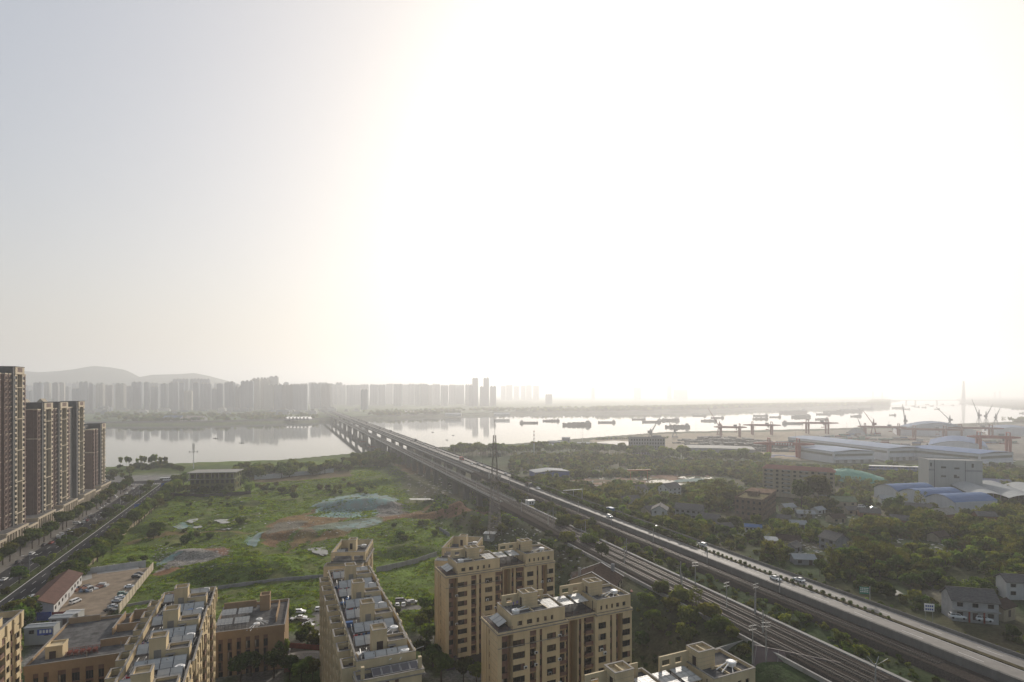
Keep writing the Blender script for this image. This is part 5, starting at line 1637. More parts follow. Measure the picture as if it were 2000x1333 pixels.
for i, (px, py, w, d, h, rz, wl_, rf, lab) in enumerate(((1545, 1000, 9, 6, 3, 20, WALLW, TIN, 'small pale shed by the abandoned building'), (1575, 1012, 10, 5, 2.6, -10, WALLG, TIN, 'long tin roofed plant shed on the village plots'), (1605, 1004, 8, 5, 2.6, 30, WALLW, TIN, 'white shed on the village plots'), (1530, 1022, 7, 5, 2.8, -30, WALLY, TILE, 'tiny tiled hut below the abandoned building'), (1640, 1022, 9, 6, 3, 12, WALLY, TILEB, 'brown roofed hut among the village plots'), (1560, 1034, 8, 5, 2.8, -15, WALLG, TIN, 'pale roofed lean-to in the scrub hollow'), (1700, 1012, 11, 7, 3.2, -20, BRICK, TILE, 'low brick house beside the parked van'), (1668, 1006, 8, 6, 3, 8, WALLY, TILE, 'yellowed hut next to the green roofed shed'), (1420, 1040, 8, 5, 2.8, 15, WALLG, TILE, 'grey hut among trees past the balcony house'), (1215, 1008, 9, 6, 3, 25, WALLG, TILE, 'low tiled shed by the roadside trees'), (1740, 985, 12, 7, 3.4, -18, WALLW, TIN, 'white shed at the foot of the vaulted warehouse'), (1930, 1020, 10, 7, 3.4, -12, BRICK, TILE, 'tiled brick house under the arched shed'), (1845, 1060, 8, 6, 3, 20, WALLY, TILEB, 'brown hut on the earth track'))):
    house(lab, px, py, w, d, h, R(rz), wl_, rf, 2, 1)
def big_block(label, name, px, py, w, d, h, rz, wall, st, nw, roof='flat', roofm=None, base=None, ww=1.5, wh=1.5, side=2, p=None, sideface=1):
    """a multi-storey block with real windows on its front and one side"""
    p = p or (on_ground(px, py) if base is None else seen(px, py, base))
    t = thing(name, label, 'building', p, rz)
    b = MB(); b.box(-w / 2, w / 2, 0, d, -3, h)
    for k in range(1, st):
        b.box(-w / 2 - .12, w / 2 + .12, -.12, d + .1, k * h / st - .12, k * h / st + .12)
    b.build('wall', wall, t)
    me = window_mesh(ww, wh, 0)
    for k in range(st):
        z = (k + .55) * h / st
        for i in range(nw):
            put('window', me, t, Matrix.Translation((-w / 2 + (i + .5) * w / nw, -.1, z)))
        for i in range(side):
            put('window', me, t, Matrix.Translation((sideface * (w / 2 + .1), (i + .5) * d / side, z)) @ Matrix.Rotation(sideface * math.pi / 2, 4, 'Z'))
    if roof == 'hip':
        b = MB(); b.loft([[(-w / 2 - .8, -.8, h), (w / 2 + .8, -.8, h), (w / 2 + .8, d + .8, h), (-w / 2 - .8, d + .8, h)], [(-w / 2 + 2, d / 2 - .2, h + 2.6), (w / 2 - 2, d / 2 - .2, h + 2.6), (w / 2 - 2, d / 2 + .2, h + 2.6), (-w / 2 + 2, d / 2 + .2, h + 2.6)]])
        b.build('roof', roofm, t)
    else:
        b = MB(); ring(b, -w / 2 - .1, w / 2 + .1, -.1, d + .1, h, h + .9, .3, 0); b.box(-w / 2 + .2, w / 2 - .2, .2, d - .2, h, h + .05, 1)
        b.build('parapet', [wall, roofm or ROOF], t)
    return t
rb = big_block('long six storey block with red tiled roof and rows of balcony windows', 'apartment_block', 1558, 966, 48, 12, 18, R(-30), WALLY, 6, 12, 'hip', REDROOF, base=14, ww=1.8, wh=1.5, sideface=1)
b = MB()
for k in range(6):
    for i in range(4):
        x = -22 + i * 12
        b.box(x, x + 5, -1.1, -.13, k * 20 / 6 + .3, k * 20 / 6 + 1.3)
b.build('balcony', CONC, rb)['kind'] = 'stuff'
ab = big_block('abandoned three storey brick building with empty windows and weedy flat roof', 'abandoned_building', 1462, 1010, 16, 38, 10.5, R(-36), mat('weathered_brick', (.19, .135, .10), .9, var=.25, scale=.5), 3, 5, 'flat', mat('weedy_roof', (.20, .17, .10), .95, var=.3, scale=.8), base=15, ww=1.3, wh=1.6, side=12, sideface=1)
b = MB(); b.box(-4, 2, 14, 20, 10.5, 13.5); b.box(-8, 8, 24, 41, 10.6, 11.6); b.build('roof_room', mat('weathered_brick', (.2, .14, .1)), ab)
tb = big_block('tall pale grey windowless works building with a dark band', 'works_building', 1866, 966, 36, 20, 26, R(-16), GREYCL, 1, 1, 'flat', CONC, base=10, ww=2, wh=2.4, side=1, sideface=1)
b = MB()
for x, z in ((-8, 21), (1, 20.5), (-8, 14), (1, 13.5)):
    b.box(x - 1.7, x + 1.7, -.06, -.01, z - .7, z + .7)
for x, w_ in ((-16.5, 1.0), (11.5, 1.4)):
    b.box(x - w_ / 2, x + w_ / 2, -.06, -.01, 21.5, 24.5)
for x in (-14.1, 6.6):
    b.box(x - .15, x + .15, -.1, -.01, 0, 27)
b.build('window', GLASS, tb)['kind'] = 'stuff'
b = MB(); b.box(-18.03, -14.2, -.03, 0, 18.2, 19.6); b.box(6.8, 18.03, -.03, 0, 18.2, 19.6); b.box(18.0, 18.05, 0, 20.0, 18.2, 19.6); b.build('band', WALLG, tb)

def vault_hall(label, name, p, rz, nb, bw_, d, hw_, rise, wall, roof, ends=True, cols=False):
    """a hall of parallel barrel vaults: nb bays of width bw_, depth d"""
    t = thing(name, label, 'warehouse', p, rz)
    for i in range(nb):
        x0 = -nb * bw_ / 2 + i * bw_
        r = MB()
        sec = lambda y: [(x0 + bw_ * k / 10, y, hw_ + rise * math.sin(math.pi * k / 10)) for k in range(11)]
        r.loft([sec(-.6), sec(d + .6)], close=False)
        r.loft([[(a, b_, c - .25) for a, b_, c in sec(-.6)][::-1], [(a, b_, c - .25) for a, b_, c in sec(d + .6)][::-1]], close=False)
        for q in range(1, int(d / 6)):
            s = [(a, 6 * q, c + .03) for a, b_, c in sec(0)]
            r.loft([s, [(a, b_ + .25, c + .08) for a, b_, c in s], [(a, b_ + .5, c) for a, b_, c in s]], close=False)
        r.build('roof_vault', roof, t)
        if ends:
            for y in (0, d):
                w = MB()
                ss = sec(y)
                w.add([(x0, y, -2), (x0 + bw_, y, -2)] + ss[::-1], [tuple(range(13)) if y == 0 else tuple(reversed(range(13)))])
                w.build('end_wall', wall, t)
    w = MB()
    W = nb * bw_ / 2
    if not cols:
        w.box(-W - .1, -W, .05, d - .05, -2, hw_); w.box(W, W + .1, .05, d - .05, -2, hw_)
        w.build('side_wall', wall, t)
    else:
        for i in range(nb + 1):
            for y in np.linspace(0, d, 6):
                w.box(-W + i * bw_ - .2, -W + i * bw_ + .2, y - .2, y + .2, -2, hw_)
        w.build('column', wall, t)['kind'] = 'stuff'
    return t
vh = vault_hall('white warehouse under three blue vaulted roofs', 'vaulted_warehouse', Vector((281, 396, 9)), R(-78), 3, 21, 34, 10, 3.6, STEELW, BLUEROOF)
vault_hall('open sided shed with grey arched roofs at the picture edge', 'arched_shed', seen(2040, 1000, 10), R(-24), 4, 19, 70, 8, 2.6, GALV, TIN, False, True)
house('pair of dark blue roofed sheds behind the tall works building', 1940, 955, 30, 16, 5, R(-20), WALLY, mat('dark_blue_roof', (.06, .08, .15), .6, var=.1), 4, 1, roofh=2.4, name='shed', z=8)

def shed(label, pts_px, z, h, wall, roof, name='warehouse', ridge=2.0, band=True, doors=0, p=None, rz=None, w=None, d=None):
    """a broad steel warehouse: low pitched roof, dark window band, dock doors along the front"""
    a, b_ = seen(*pts_px[0], z), seen(*pts_px[1], z)
    th = math.atan2((b_ - a).y, (b_ - a).x); W = (b_ - a).length if w is None else w
    t = thing(name, label, 'warehouse', a, th)
    m = MB(); m.box(0, W, 0, d, -2, h); m.build('wall', wall, t)
    r = MB()
    n = max(1, int(W / 60))
    for i in range(n):
        x0, x1 = W * i / n - (.5 if i == 0 else 0), W * (i + 1) / n + (.5 if i == n - 1 else 0)
        xm = (x0 + x1) / 2
        for s in ((x0, xm), (xm, x1)):
            za, zb = (h + .05, h + ridge) if s[0] == x0 else (h + ridge, h + .05)
            r.loft([[(s[0], -.5, za), (s[1], -.5, zb), (s[1], -.5, zb + .2), (s[0], -.5, za + .2)], [(s[0], d + .5, za), (s[1], d + .5, zb), (s[1], d + .5, zb + .2), (s[0], d + .5, za + .2)]])
    r.build('roof', roof, t)
    if band:
        g = MB(); g.box(2, W - 2, -.08, -.01, h * .62, h * .80); g.box(-.08, -.01, 2, d - 2, h * .62, h * .8)
        g.build('window_band', mat('dull_band_glass', (.13, .13, .10), .5), t)
    if doors:
        dm = MB(); dm.box(-2.2, 2.2, -.12, -.01, 0, 4.6)
        me = dm.mesh('dock_door', [WALLG])
        for i in range(doors):
            put('dock_door', me, t, Matrix.Translation(((i + .5) * W / doors, 0, .1)))
        cm = MB(); cm.box(1, W - 1, -3.5, -.02, 5.2, 5.6); cm.build('dock_canopy', wall, t)
    return t
shed('white warehouse with a short front and blue topped roof, first by the tree row', [(1628, 907), (1707, 905)], 3, 15, STEELW, BLUEROOFP, d=62, doors=5)
shed('largest white warehouse with dock doors and a faded yellow roof patch', [(1735, 901), (1808, 899)], 3, 16, STEELW, BLUEROOFP, d=190, doors=6)
shed('white warehouse with bright blue roof behind the tall works building', [(1914, 914), (1979, 910)], 3, 16, STEELW, BLUEROOF, d=84, doors=5)
vault_hall('blue barrel roofed hall behind the white warehouses', 'barrel_hall', seen(1870, 884, 2), R(-38), 1, 70, 130, 9, 8, STEELW, BLUEROOF)
vault_hall('great pale dome backed storage hall by the quay', 'storage_hall', seen(1832, 854, 0), R(-30), 1, 140, 90, 12, 17, STEELW, BLUEROOFP)
vault_hall('pale blue vaulted hall at the far end of the port', 'storage_hall', seen(1985, 853, 0), R(-35), 1, 90, 120, 10, 9, STEELW, BLUEROOFP)
shed('long low grey shed behind the tree row', [(1342, 889), (1475, 893)], 2, 10, WALLG, CONC, d=46, ridge=.6, band=False)
shed('low grey shed with a lit roof edge, in front of the dark cargo stacks', [(1395, 886), (1475, 888)], 2, 6, WALLG, TIN, d=16, ridge=.5, band=False)
of = big_block('grey eight bay office block beside the port road', 'office_block', 1265, 890, 48, 20, 24, R(-4), WALLG, 5, 13, base=2, ww=1.7, wh=2.6, side=4, sideface=-1)
b = MB(); b.box(8, 20, 6, 16, 24, 27.5); b.build('roof_room', WALLG, of)
shed('brown stained riverside shed near the yard', [(1152, 872), (1222, 879)], 0, 6, WALLG, mat('brown_steel_roof', (.15, .13, .12), .7), d=60, ridge=1.0, band=False)
shed('long shed with pale roof and blue cladding in the scrub', [(1046, 937), (1112, 934)], 5, 6.5, mat('blue_cladding', (.07, .11, .27), .6, var=.1), TIN, 'shed', 1.8, False, 0, d=20)
for i, (px, py, w, h) in enumerate(((1085, 870, 26, 6), (1105, 866, 14, 9), (1075, 876, 20, 5), (1140, 872, 22, 5))):
    house(('low riverside shed with a pale roof', 'small riverside house with a flag mast', 'riverside shed half hidden by trees', 'riverside shed nearest the sandy yard')[i], px, py, w, 12, h, R(-10), WALLG, TIN, 3, 1, roofh=1.2, name='shed', z=0)
cb = thing('site_cabin', 'long two storey blue and white site cabin row', 'cabin', seen(1742, 922, 7), R(-14))
b = MB(); b.box(-26, 26, 0, 6, -1, 5.6); b.build('wall', mat('blue_cladding', (.1, .1, .2)), cb)
b = MB(); b.box(-26.6, 26.6, -1.2, 6.6, 5.6, 5.9); b.box(-26.2, 26.2, -1.2, -.02, 2.7, 2.85); b.build('roof', WHITE, cb)
for i in range(14):
    put('window', window_mesh(1.2, 1.1, 0), cb, Matrix.Translation((-24 + i * 3.7, -.1, 4.3)))
# heap under green sheeting
GNET = mat('green_netting', (.10, .29, .21), .7, var=.2, scale=.5, stretch=(3, .4, 1))
def netted_heap(label, p, rx, ry, h, rz, m, seed, name='netted_heap', cat='earth heap', rough=.12):
    t = MB(); n, k = 26, 9
    g = random.Random(seed)
    rings_ = []
    for j in range(k):
        f = j / (k - 1)
        rr = (1 - f) ** .75
        rings_.append([(math.cos(2 * math.pi * i / n) * rx * rr * (1 + g.uniform(-rough, rough)), math.sin(2 * math.pi * i / n) * ry * rr * (1 + g.uniform(-rough, rough)), -.6 + (h + .6) * f ** .8 * (1 + g.uniform(-rough, rough) * .5)) for i in range(n)])
    t.loft(rings_)
    return tag(t.build(name, m, M=T(*p, rz)), label, cat)
netted_heap('big heap under bright green sheeting behind the red roofed block', seen(1652, 937, 10), 36, 20, 10.5, R(-15), GNET, 3, rough=.06)
netted_heap('pale green netted heap on the red earth site', seen(1360, 943, 6), 30, 13, 4, 0, mat('pale_green_net', (.30, .36, .31), .8, var=.15, scale=.4), 5)
netted_heap('low pale netted heap at the near edge of the red earth site', seen(1340, 962, 8), 24, 9, 2.6, 0, mat('pale_green_net', (.3, .3, .3)), 6)
og = thing('small_gantry', 'orange yellow gantry crane on the building site', 'crane', seen(1248, 938, 6), R(-10))
ORANGE = mat('orange_paint', (.42, .17, .05), .6)
b = MB(); b.bar((-11, 0, 9), (11, 0, 10), 1.2); b.build('girder', ORANGE, og)
b = MB()
for x in (-8, 8):
    b.bar((x, -2.5, -1), (x, 0, 9.3), .5); b.bar((x, 2.5, -1), (x, 0, 9.3), .5)
b.build('leg', ORANGE, og)['kind'] = 'stuff'

# ---- port machinery
CRED = mat('crane_red', (.30, .075, .06), .6, var=.1)
CDARK = mat('crane_dark_red', (.20, .065, .055), .6, var=.1)
def gantry(label, px, py, z, span, length, h, rz, m, text=False):
    """yard gantry: long girder on four legs with two raised frames, cab and trolley"""
    p = seen(px, py, z)
    t = thing('gantry_crane', label, 'crane', p, rz, 'gantry cranes of the port')
    b = MB()
    for y in (-3, 3):
        b.loft([[(-length / 2, y - .8, h + 1.2), (-length / 2, y + .8, h + 1.2), (-length / 2, y + .8, h + 3), (-length / 2, y - .8, h + 3)], [(-span / 2, y - .8, h), (-span / 2, y + .8, h), (-span / 2, y + .8, h + 4), (-span / 2, y - .8, h + 4)], [(span / 2, y - .8, h), (span / 2, y + .8, h), (span / 2, y + .8, h + 4), (span / 2, y - .8, h + 4)], [(length / 2, y - .8, h + 1.2), (length / 2, y + .8, h + 1.2), (length / 2, y + .8, h + 3), (length / 2, y - .8, h + 3)]])
    b.build('girder', m, t)
    lg = MB(); lg.loft([[(-1.2, -1.1, -1), (1.2, -1.1, -1), (1.2, 1.1, -1), (-1.2, 1.1, -1)], [(-1.8, -1.5, h), (1.8, -1.5, h), (1.8, 1.5, h), (-1.8, 1.5, h)]])
    me = lg.mesh('leg', [m])
    for x in (-span / 2, span / 2):
        for y in (-7, 7):
            put('leg', me, t, Matrix.Translation((x, y, 0)))
    fr = MB()
    for x in (-span / 2, span / 2):
        fr.bar((x, -7, h), (x, -7, h + 9), 1.2); fr.bar((x, 7, h), (x, 7, h + 9), 1.2); fr.bar((x, -7, h + 9), (x, 7, h + 9), 1.2); fr.bar((x, -7, h), (x, 7, h), 1.6)
        fr.bar((x, 0, h + 7), (x * 1.6, 0, h + 2), .2)
    fr.build('frame', m, t)
    c = MB(); c.box(span * .18, span * .18 + 6, -2.5, 2.5, h + 4.1, h + 7.2); c.box(span * .3, span * .3 + 2.4, -1.5, 1.5, h - 3, h - .2); c.build('trolley', WALLG, t)
    ld = MB(); ld.box(span * .2, span * .2 + 6, -1.2, 1.2, h - 8, h - 6.4); ld.bar((span * .2 + 1, 0, h - 6.4), (span * .2 + 1, 0, h), .15); ld.bar((span * .2 + 5, 0, h - 6.4), (span * .2 + 5, 0, h), .15); ld.build('spreader', CDARK, t)
    if text:
        w = MB()
        for i in range(7):
            w.box(-span * .3 + i * 3.2, -span * .3 + i * 3.2 + 1.8, -3.86, -3.81, h + .9, h + 3.1)
        w.build('lettering', WHITE, t)
    return t
gantry('bright red gantry crane with white lettering over the blue sheeted cargo', 1530, 899, 0, 36, 74, 20, R(-14), CRED, True)
gantry('dark red gantry crane beside the jib crane on the quay', 1426, 855, 0, 36, 62, 19, R(-14), CDARK)
gantry('dark gantry crane standing alone at the middle of the quay', 1488, 851, 0, 38, 74, 20, R(-12), CDARK)
gantry('red gantry crane with raised frame before the moored barges', 1596, 849, 0, 40, 84, 23, R(-8), CDARK)
gantry('low red gantry crane at the left of the dome backed hall', 1722, 852, 0, 60, 86, 17, R(-22), CDARK)
gantry('red gantry crane in front of the dome backed hall', 1815, 858, 0, 50, 110, 17, R(-20), CDARK)
gantry('pale hazy gantry crane beyond the dome backed hall', 1905, 856, 0, 50, 90, 18, R(-20), CDARK)
gantry('dark red gantry crane beside the barrel roofed hall', 1940, 889, 0, 34, 60, 24, R(-25), CRED)
def jib_crane(label, px, py, z, h, L, ang, el, m=None):
    """portal slewing crane: four-legged portal, turret house, lattice jib"""
    t = thing('jib_crane', label, 'crane', seen(px, py, z), ang, 'slewing jib cranes on the quay')
    m = m or GALV
    b = MB()
    for x in (-5, 5):
        for y in (-5, 5):
            b.bar((x, y, -1), (x * .45, y * .45, h * .45), 1.0)
    b.box(-6, 6, -5.6, -4.6, 2, 3.2); b.box(-6, 6, 4.6, 5.6, 2, 3.2); b.cyl(0, 0, h * .45, h * .6, 2.4, 2.2, 0, 10)
    b.build('portal', m, t)
    b = MB(); b.box(-5.5, 2.5, -2.4, 2.4, h * .6, h * .6 + 5); b.loft([[(-1.5, -1.5, h * .6 + 5), (1.5, -1.5, h * .6 + 5), (1.5, 1.5, h * .6 + 5), (-1.5, 1.5, h * .6 + 5)], [(-1, -.5, h), (0, -.5, h), (0, .5, h), (-1, .5, h)]]); b.build('turret', m, t)
    b = MB()
    a = Vector((2, 0, h * .6 + 3)); e = a + Vector((math.cos(el) * L, 0, math.sin(el) * L))
    for y in (-1, 1):
        b.bar(a + Vector((0, y, 0)), e, .5); b.bar(a + Vector((0, y, 2)), e + Vector((0, 0, .4)), .4)
    for k in range(9):
        f, f2 = k / 9, (k + 1) / 9
        b.bar(a.lerp(e, f) + Vector((0, 1 - f, 0)), a.lerp(e, f2) + Vector((0, -1 + f2, 2 * (1 - f2))), .3)
    b.bar((-.5, 0, h), a.lerp(e, .75), .25)
    b.build('jib', m, t)
    return t
for (px, py, h, L, rz, el, lab) in ((1271, 860, 22, 34, R(10), R(58), 'small jib crane at the near end of the quay, behind the office block'), (1318, 856, 24, 32, R(165), R(55), 'jib crane with white turret on the sandy quay'), (1405, 851, 30, 42, R(150), R(60), 'tall dark jib crane touching the first gantry'),
        (1684, 850, 20, 24, R(120), R(70), 'stubby jib crane beside the grey silo'), (1706, 849, 34, 34, R(140), R(58), 'jib crane over the low red gantry'), (1768, 845, 40, 38, R(80), R(75), 'upright jib crane before the dome backed hall'),
        (1855, 838, 34, 40, R(155), R(50), 'jib crane above the dome backed hall roof'), (1912, 832, 44, 46, R(110), R(70), 'dark jib crane behind the dome backed hall'), (1926, 832, 40, 40, R(20), R(50), 'jib crane crossing its neighbour behind the hall'), (1945, 832, 34, 38, R(30), R(45), 'last jib crane towards the picture edge')):
    jib_crane(lab, px, py, 0, h, L, rz, el, CDARK if px in (1405, 1706) else WALLG)
netted_heap('dark grey bulk heap on the quay beside the stubby jib crane', seen(1672, 851, 0), 26, 16, 16, 0, WALLG, 8, 'bulk_heap', 'heap')
# dark cargo stacks
CARGO = mat('dark_cargo', (.055, .062, .058), .85, var=.2, scale=.3)
g = random.Random(5)
labs = ('long dark cargo stack on the sandy port yard', 'short dark cargo stack on the sandy port yard')
for (px, py, w, d, h) in ((1400, 861, 70, 16, 8), (1425, 865, 90, 18, 9), (1365, 866, 50, 14, 6), (1345, 863, 40, 12, 5), (1458, 867, 80, 18, 9), (1420, 874, 90, 16, 9), (1455, 878, 110, 20, 11), (1500, 872, 70, 16, 9), (1535, 876, 70, 18, 9), (1360, 871, 40, 10, 4), (1405, 879, 26, 10, 4), (1515, 885, 60, 14, 6), (1330, 868, 30, 10, 4), (1545, 884, 50, 14, 6), (1470, 884, 70, 10, 7)):
    t = thing('cargo_stack', labs[0 if w > 55 else 1], 'cargo stack', seen(px, py, 0), R(-8), 'dark cargo stacks of the port yard')
    n = int(w / 7)
    for i in range(n):
        b = MB(); x = -w / 2 + i * w / n; hh = h * g.uniform(.7, 1.05)
        b.loft([[(x + .2, -d / 2, -1), (x + w / n - .2, -d / 2, -1), (x + w / n - .2, d / 2, -1), (x + .2, d / 2, -1)], [(x + .5, -d / 2 + 1, hh), (x + w / n - .5, -d / 2 + 1, hh), (x + w / n - .5, d / 2 - 1, hh), (x + .5, d / 2 - 1, hh)]])
        b.build('bundle', CARGO, t)
for i, (px, py) in enumerate(((1500, 897), (1520, 894), (1545, 896), (1565, 899), (1540, 903))):
    t = thing('sheeted_cargo', ('blue sheeted cargo under the near leg of the red gantry', 'blue sheeted cargo in the middle under the red gantry', 'blue and white sheeted cargo beneath the red girder', 'blue sheeted cargo nearest the white warehouse', 'red brown cargo before the blue sheeted piles')[i], 'cargo', seen(px, py, 0), R(-8))
    b = MB(); b.loft([[(-9, -3, -1), (9, -3, -1), (9, 3, -1), (-9, 3, -1)], [(-8.5, -2.6, 3), (8.5, -2.6, 3), (8.5, 2.6, 3), (-8.5, 2.6, 3)]]); b.build('load', RUST if i == 4 else WALLW, t)
    if i != 4:
        b = MB(); b.loft([[(-8.6, -2.9, 2.2), (8.6, -2.9, 2.2), (8.6, 2.9, 2.2), (-8.6, 2.9, 2.2)], [(-8.2, -2, 3.6), (8.2, -2, 3.6), (8.2, 2, 3.6), (-8.2, 2, 3.6)]]); b.build('sheet', mat('blue_sheet', (.08, .13, .36), .7), t)
# containers
CCOL = [('rust red', mat('container_red', (.24, .07, .05), .7, var=.15)), ('dull blue', mat('container_blue', (.07, .12, .24), .7, var=.15)), ('grey green', mat('container_green', (.08, .18, .14), .7, var=.15)), ('pale grey', mat('container_grey', (.36, .36, .35), .7, var=.12)), ('brown', mat('container_brown', (.18, .11, .08), .7, var=.15))]
cmesh = []
for n_, m_ in CCOL:
    b = MB(); b.box(-6.1, 6.1, -1.22, 1.22, .15, 2.55)
    for i in range(16):
        x = -5.9 + i * .78
        b.box(x, x + .35, -1.27, 1.27, .2, 2.5)
    for x in (-6.1, 5.85):
        b.box(x, x + .25, -1.3, 1.3, 0, 2.6)
    cmesh.append(b.mesh('container', [m_]))
for r_, (px0, py0, px1, py1, nrow) in enumerate(((1575, 863, 1700, 860, 2), (1600, 857, 1720, 853, 2), (1625, 868, 1740, 868, 2), (1700, 862, 1790, 862, 2), (1720, 872, 1800, 873, 2), (1790, 866, 1900, 864, 2), (1810, 873, 1850, 874, 2), (1895, 870, 1990, 868, 2))):
    a, b_ = seen(px0, py0, 0), seen(px1, py1, 0)
    L = (b_ - a).length; n = min(int(L / 13), 14); th = math.atan2((b_ - a).y, (b_ - a).x)
    for row in range(nrow):
        for i in range(n):
            hgt = g.choice((1, 2, 2, 3))
            for lv in range(hgt):
                k = g.randrange(5)
                p = a + (b_ - a) * ((i + .5) / n) + Vector((-math.sin(th), math.cos(th), 0)) * row * 3.2
                o = put('shipping_container', cmesh[k]); o.location = (p.x, p.y, lv * 2.62); o.rotation_euler = (0, 0, th)
                tag(o, CCOL[k][0] + ' shipping container stacked in the yard behind the white warehouses', 'container', CCOL[k][0] + ' shipping containers of the port')
# lamp masts and chimneys
def pole(label, name, cat, p, h, r, m, head=0, group=None, bands=None):
    t = thing(name, label, cat, p, 0, group)
    b = MB(); b.cyl(0, 0, -1, h, r, r * .6, 0, 8); b.build('post', m, t)
    if bands:
        for i in range(4):
            c = MB(); c.cyl(0, 0, h - 2 - i * 5, h + .02 - i * 5 , r * 1.04, r * 1.02, 0, 8); c.build('band', bands, t)
    if head:
        c = MB(); c.cyl(0, 0, h, h + .5, head, head, 0, 10); c.build('lamp_head', m, t)
    return t
pole('tall red and white banded mast rising from the riverside trees', 'striped_mast', 'mast', seen(1043, 895, 2), 37, .6, WHITE, bands=RED)
for i, (px, py, h, lab) in enumerate(((1359, 852, 30, 'slender lamp mast beside the tall dark jib crane'), (1313, 865, 32, 'white lamp mast behind the office block'), (1474, 862, 26, 'lamp mast among the dark cargo stacks'), (1554, 882, 30, 'lamp mast next to the red gantry'), (1567, 846, 22, 'lamp mast before the long moored barge'), (1654, 846, 22, 'lamp mast beside the grey bulk heap'), (1736, 845, 24, 'lamp mast between the upright jib crane and the gantry'), (1758, 866, 26, 'lamp mast among the containers'), (1877, 851, 30, 'white lamp mast in front of the dome backed hall'), (1138, 866, 26, 'pale lamp mast by the sandy riverside yard'), (1972, 870, 22, 'lamp mast beside the barrel roofed hall'))):
    pole(lab, 'lamp_mast', 'lamp mast', seen(px, py, 0), h, .3, GALV, 1.6, 'lamp masts of the port')
for (px, py, lab, c_) in ((1870, 1208, 'white car parked under the farmhouse tree', 'white'), (1921, 1213, 'white car parked in front of the farmhouse', 'white')):
    p = seen(px, py, 18.5); car('suv', c_, p, R(-18), lab, 'cars in the village')
for (px, py, k_, lab) in ((1328, 1014, 'saloon', 'white car parked between the white house and the balcony house'), (1683, 992, 'van', 'white van parked near the green roofed shed'), (1706, 994, 'saloon', 'white car parked beside the van near the green roofed shed')):
    car(k_, 'white', on_ground(px, py), R(rnd.uniform(-20, 20)), lab, 'cars in the village')

# ------------------------------------------------------------------ far bank, city, hills, ships
def city_mat(name, col, glass):
    m, nt, b = node_mat(name)
    N, L = nt.nodes, nt.links
    tc = N.new('ShaderNodeTexCoord'); mp = N.new('ShaderNodeMapping'); mp.inputs['Rotation'].default_value = (R(90), 0, 0)
    sx = N.new('ShaderNodeSeparateXYZ'); L.new(tc.outputs['Object'], sx.inputs[0])
    ad = N.new('ShaderNodeMath'); ad.operation = 'ADD'; L.new(sx.outputs['X'], ad.inputs[0]); L.new(sx.outputs['Y'], ad.inputs[1])
    cb = N.new('ShaderNodeCombineXYZ'); L.new(ad.outputs[0], cb.inputs['X']); L.new(sx.outputs['Z'], cb.inputs['Y'])
    br = N.new('ShaderNodeTexBrick'); br.offset = 0; br.inputs['Scale'].default_value = 1
    br.inputs['Brick Width'].default_value = 3.4; br.inputs['Row Height'].default_value = 3.1; br.inputs['Mortar Size'].default_value = .75
    br.inputs['Color1'].default_value = (*glass, 1); br.inputs['Color2'].default_value = (*[g * 1.5 for g in glass], 1); br.inputs['Mortar'].default_value = (*col, 1)
    L.new(cb.outputs[0], br.inputs['Vector']); L.new(br.outputs[0], b.inputs['Base Color'])
    b.inputs['Roughness'].default_value = .6
    return m
CM = [city_mat('far_facade_' + n, c, g_) for n, c, g_ in (('grey', (.24, .26, .29), (.07, .08, .095)), ('cream', (.46, .42, .36), (.12, .11, .10)), ('brown', (.20, .185, .185), (.06, .065, .07)), ('blue', (.14, .17, .22), (.045, .06, .085)), ('pale', (.52, .50, .47), (.16, .16, .16)))]
TONE = ('grey', 'cream', 'brown', 'bluish', 'pale')
CITY = {}
def city_tower(px0, px1, pytop, Y, tone, label, group='far riverside city towers', name='far_tower', base=2.0, bays=None, rz=None):
    x0, x1 = (px0 - 1000) / FOC * Y, (px1 - 1000) / FOC * Y
    h = EYE - (pytop - HOR) * Y / FOC - base
    w = x1 - x0
    d = max(13, min(w * .7, 24))
    g_ = random.Random(int(px0 * 7 + Y))
    t = thing(name, label, 'tower block', ((x0 + x1) / 2, Y, base), math.atan2(-(x0 + x1) / 2, Y) * .3 + g_.uniform(-.25, .1) if rz is None else rz, group)
    b = MB()
    n = bays or max(1, int(w / 16))
    for i in range(n):
        xa, xb = -w / 2 + w * i / n, -w / 2 + w * (i + 1) / n
        gap = (xb - xa) * .12
        off = g_.uniform(0, 3)
        b.box(xa + gap, xb - gap, off, d + off, -6, h)
        b.box(xa, xb, off + 3, d + off - 3, -6, h - g_.uniform(.5, 4))
        b.box(xa + (xb - xa) * .38, xa + (xb - xa) * .62, off - 1.6, off, -6, h - 3)
    b.build('wall', CM[tone], t)
    for i in range(n):
        r = MB()
        xm = -w / 2 + w * (i + .5) / n
        r.box(xm - w / n * .22, xm + w / n * .22, d * .3 + 1, d * .7 + 1, h, h + g_.uniform(3, 7))
        r.build('roof_room', CONC, t)
    return t
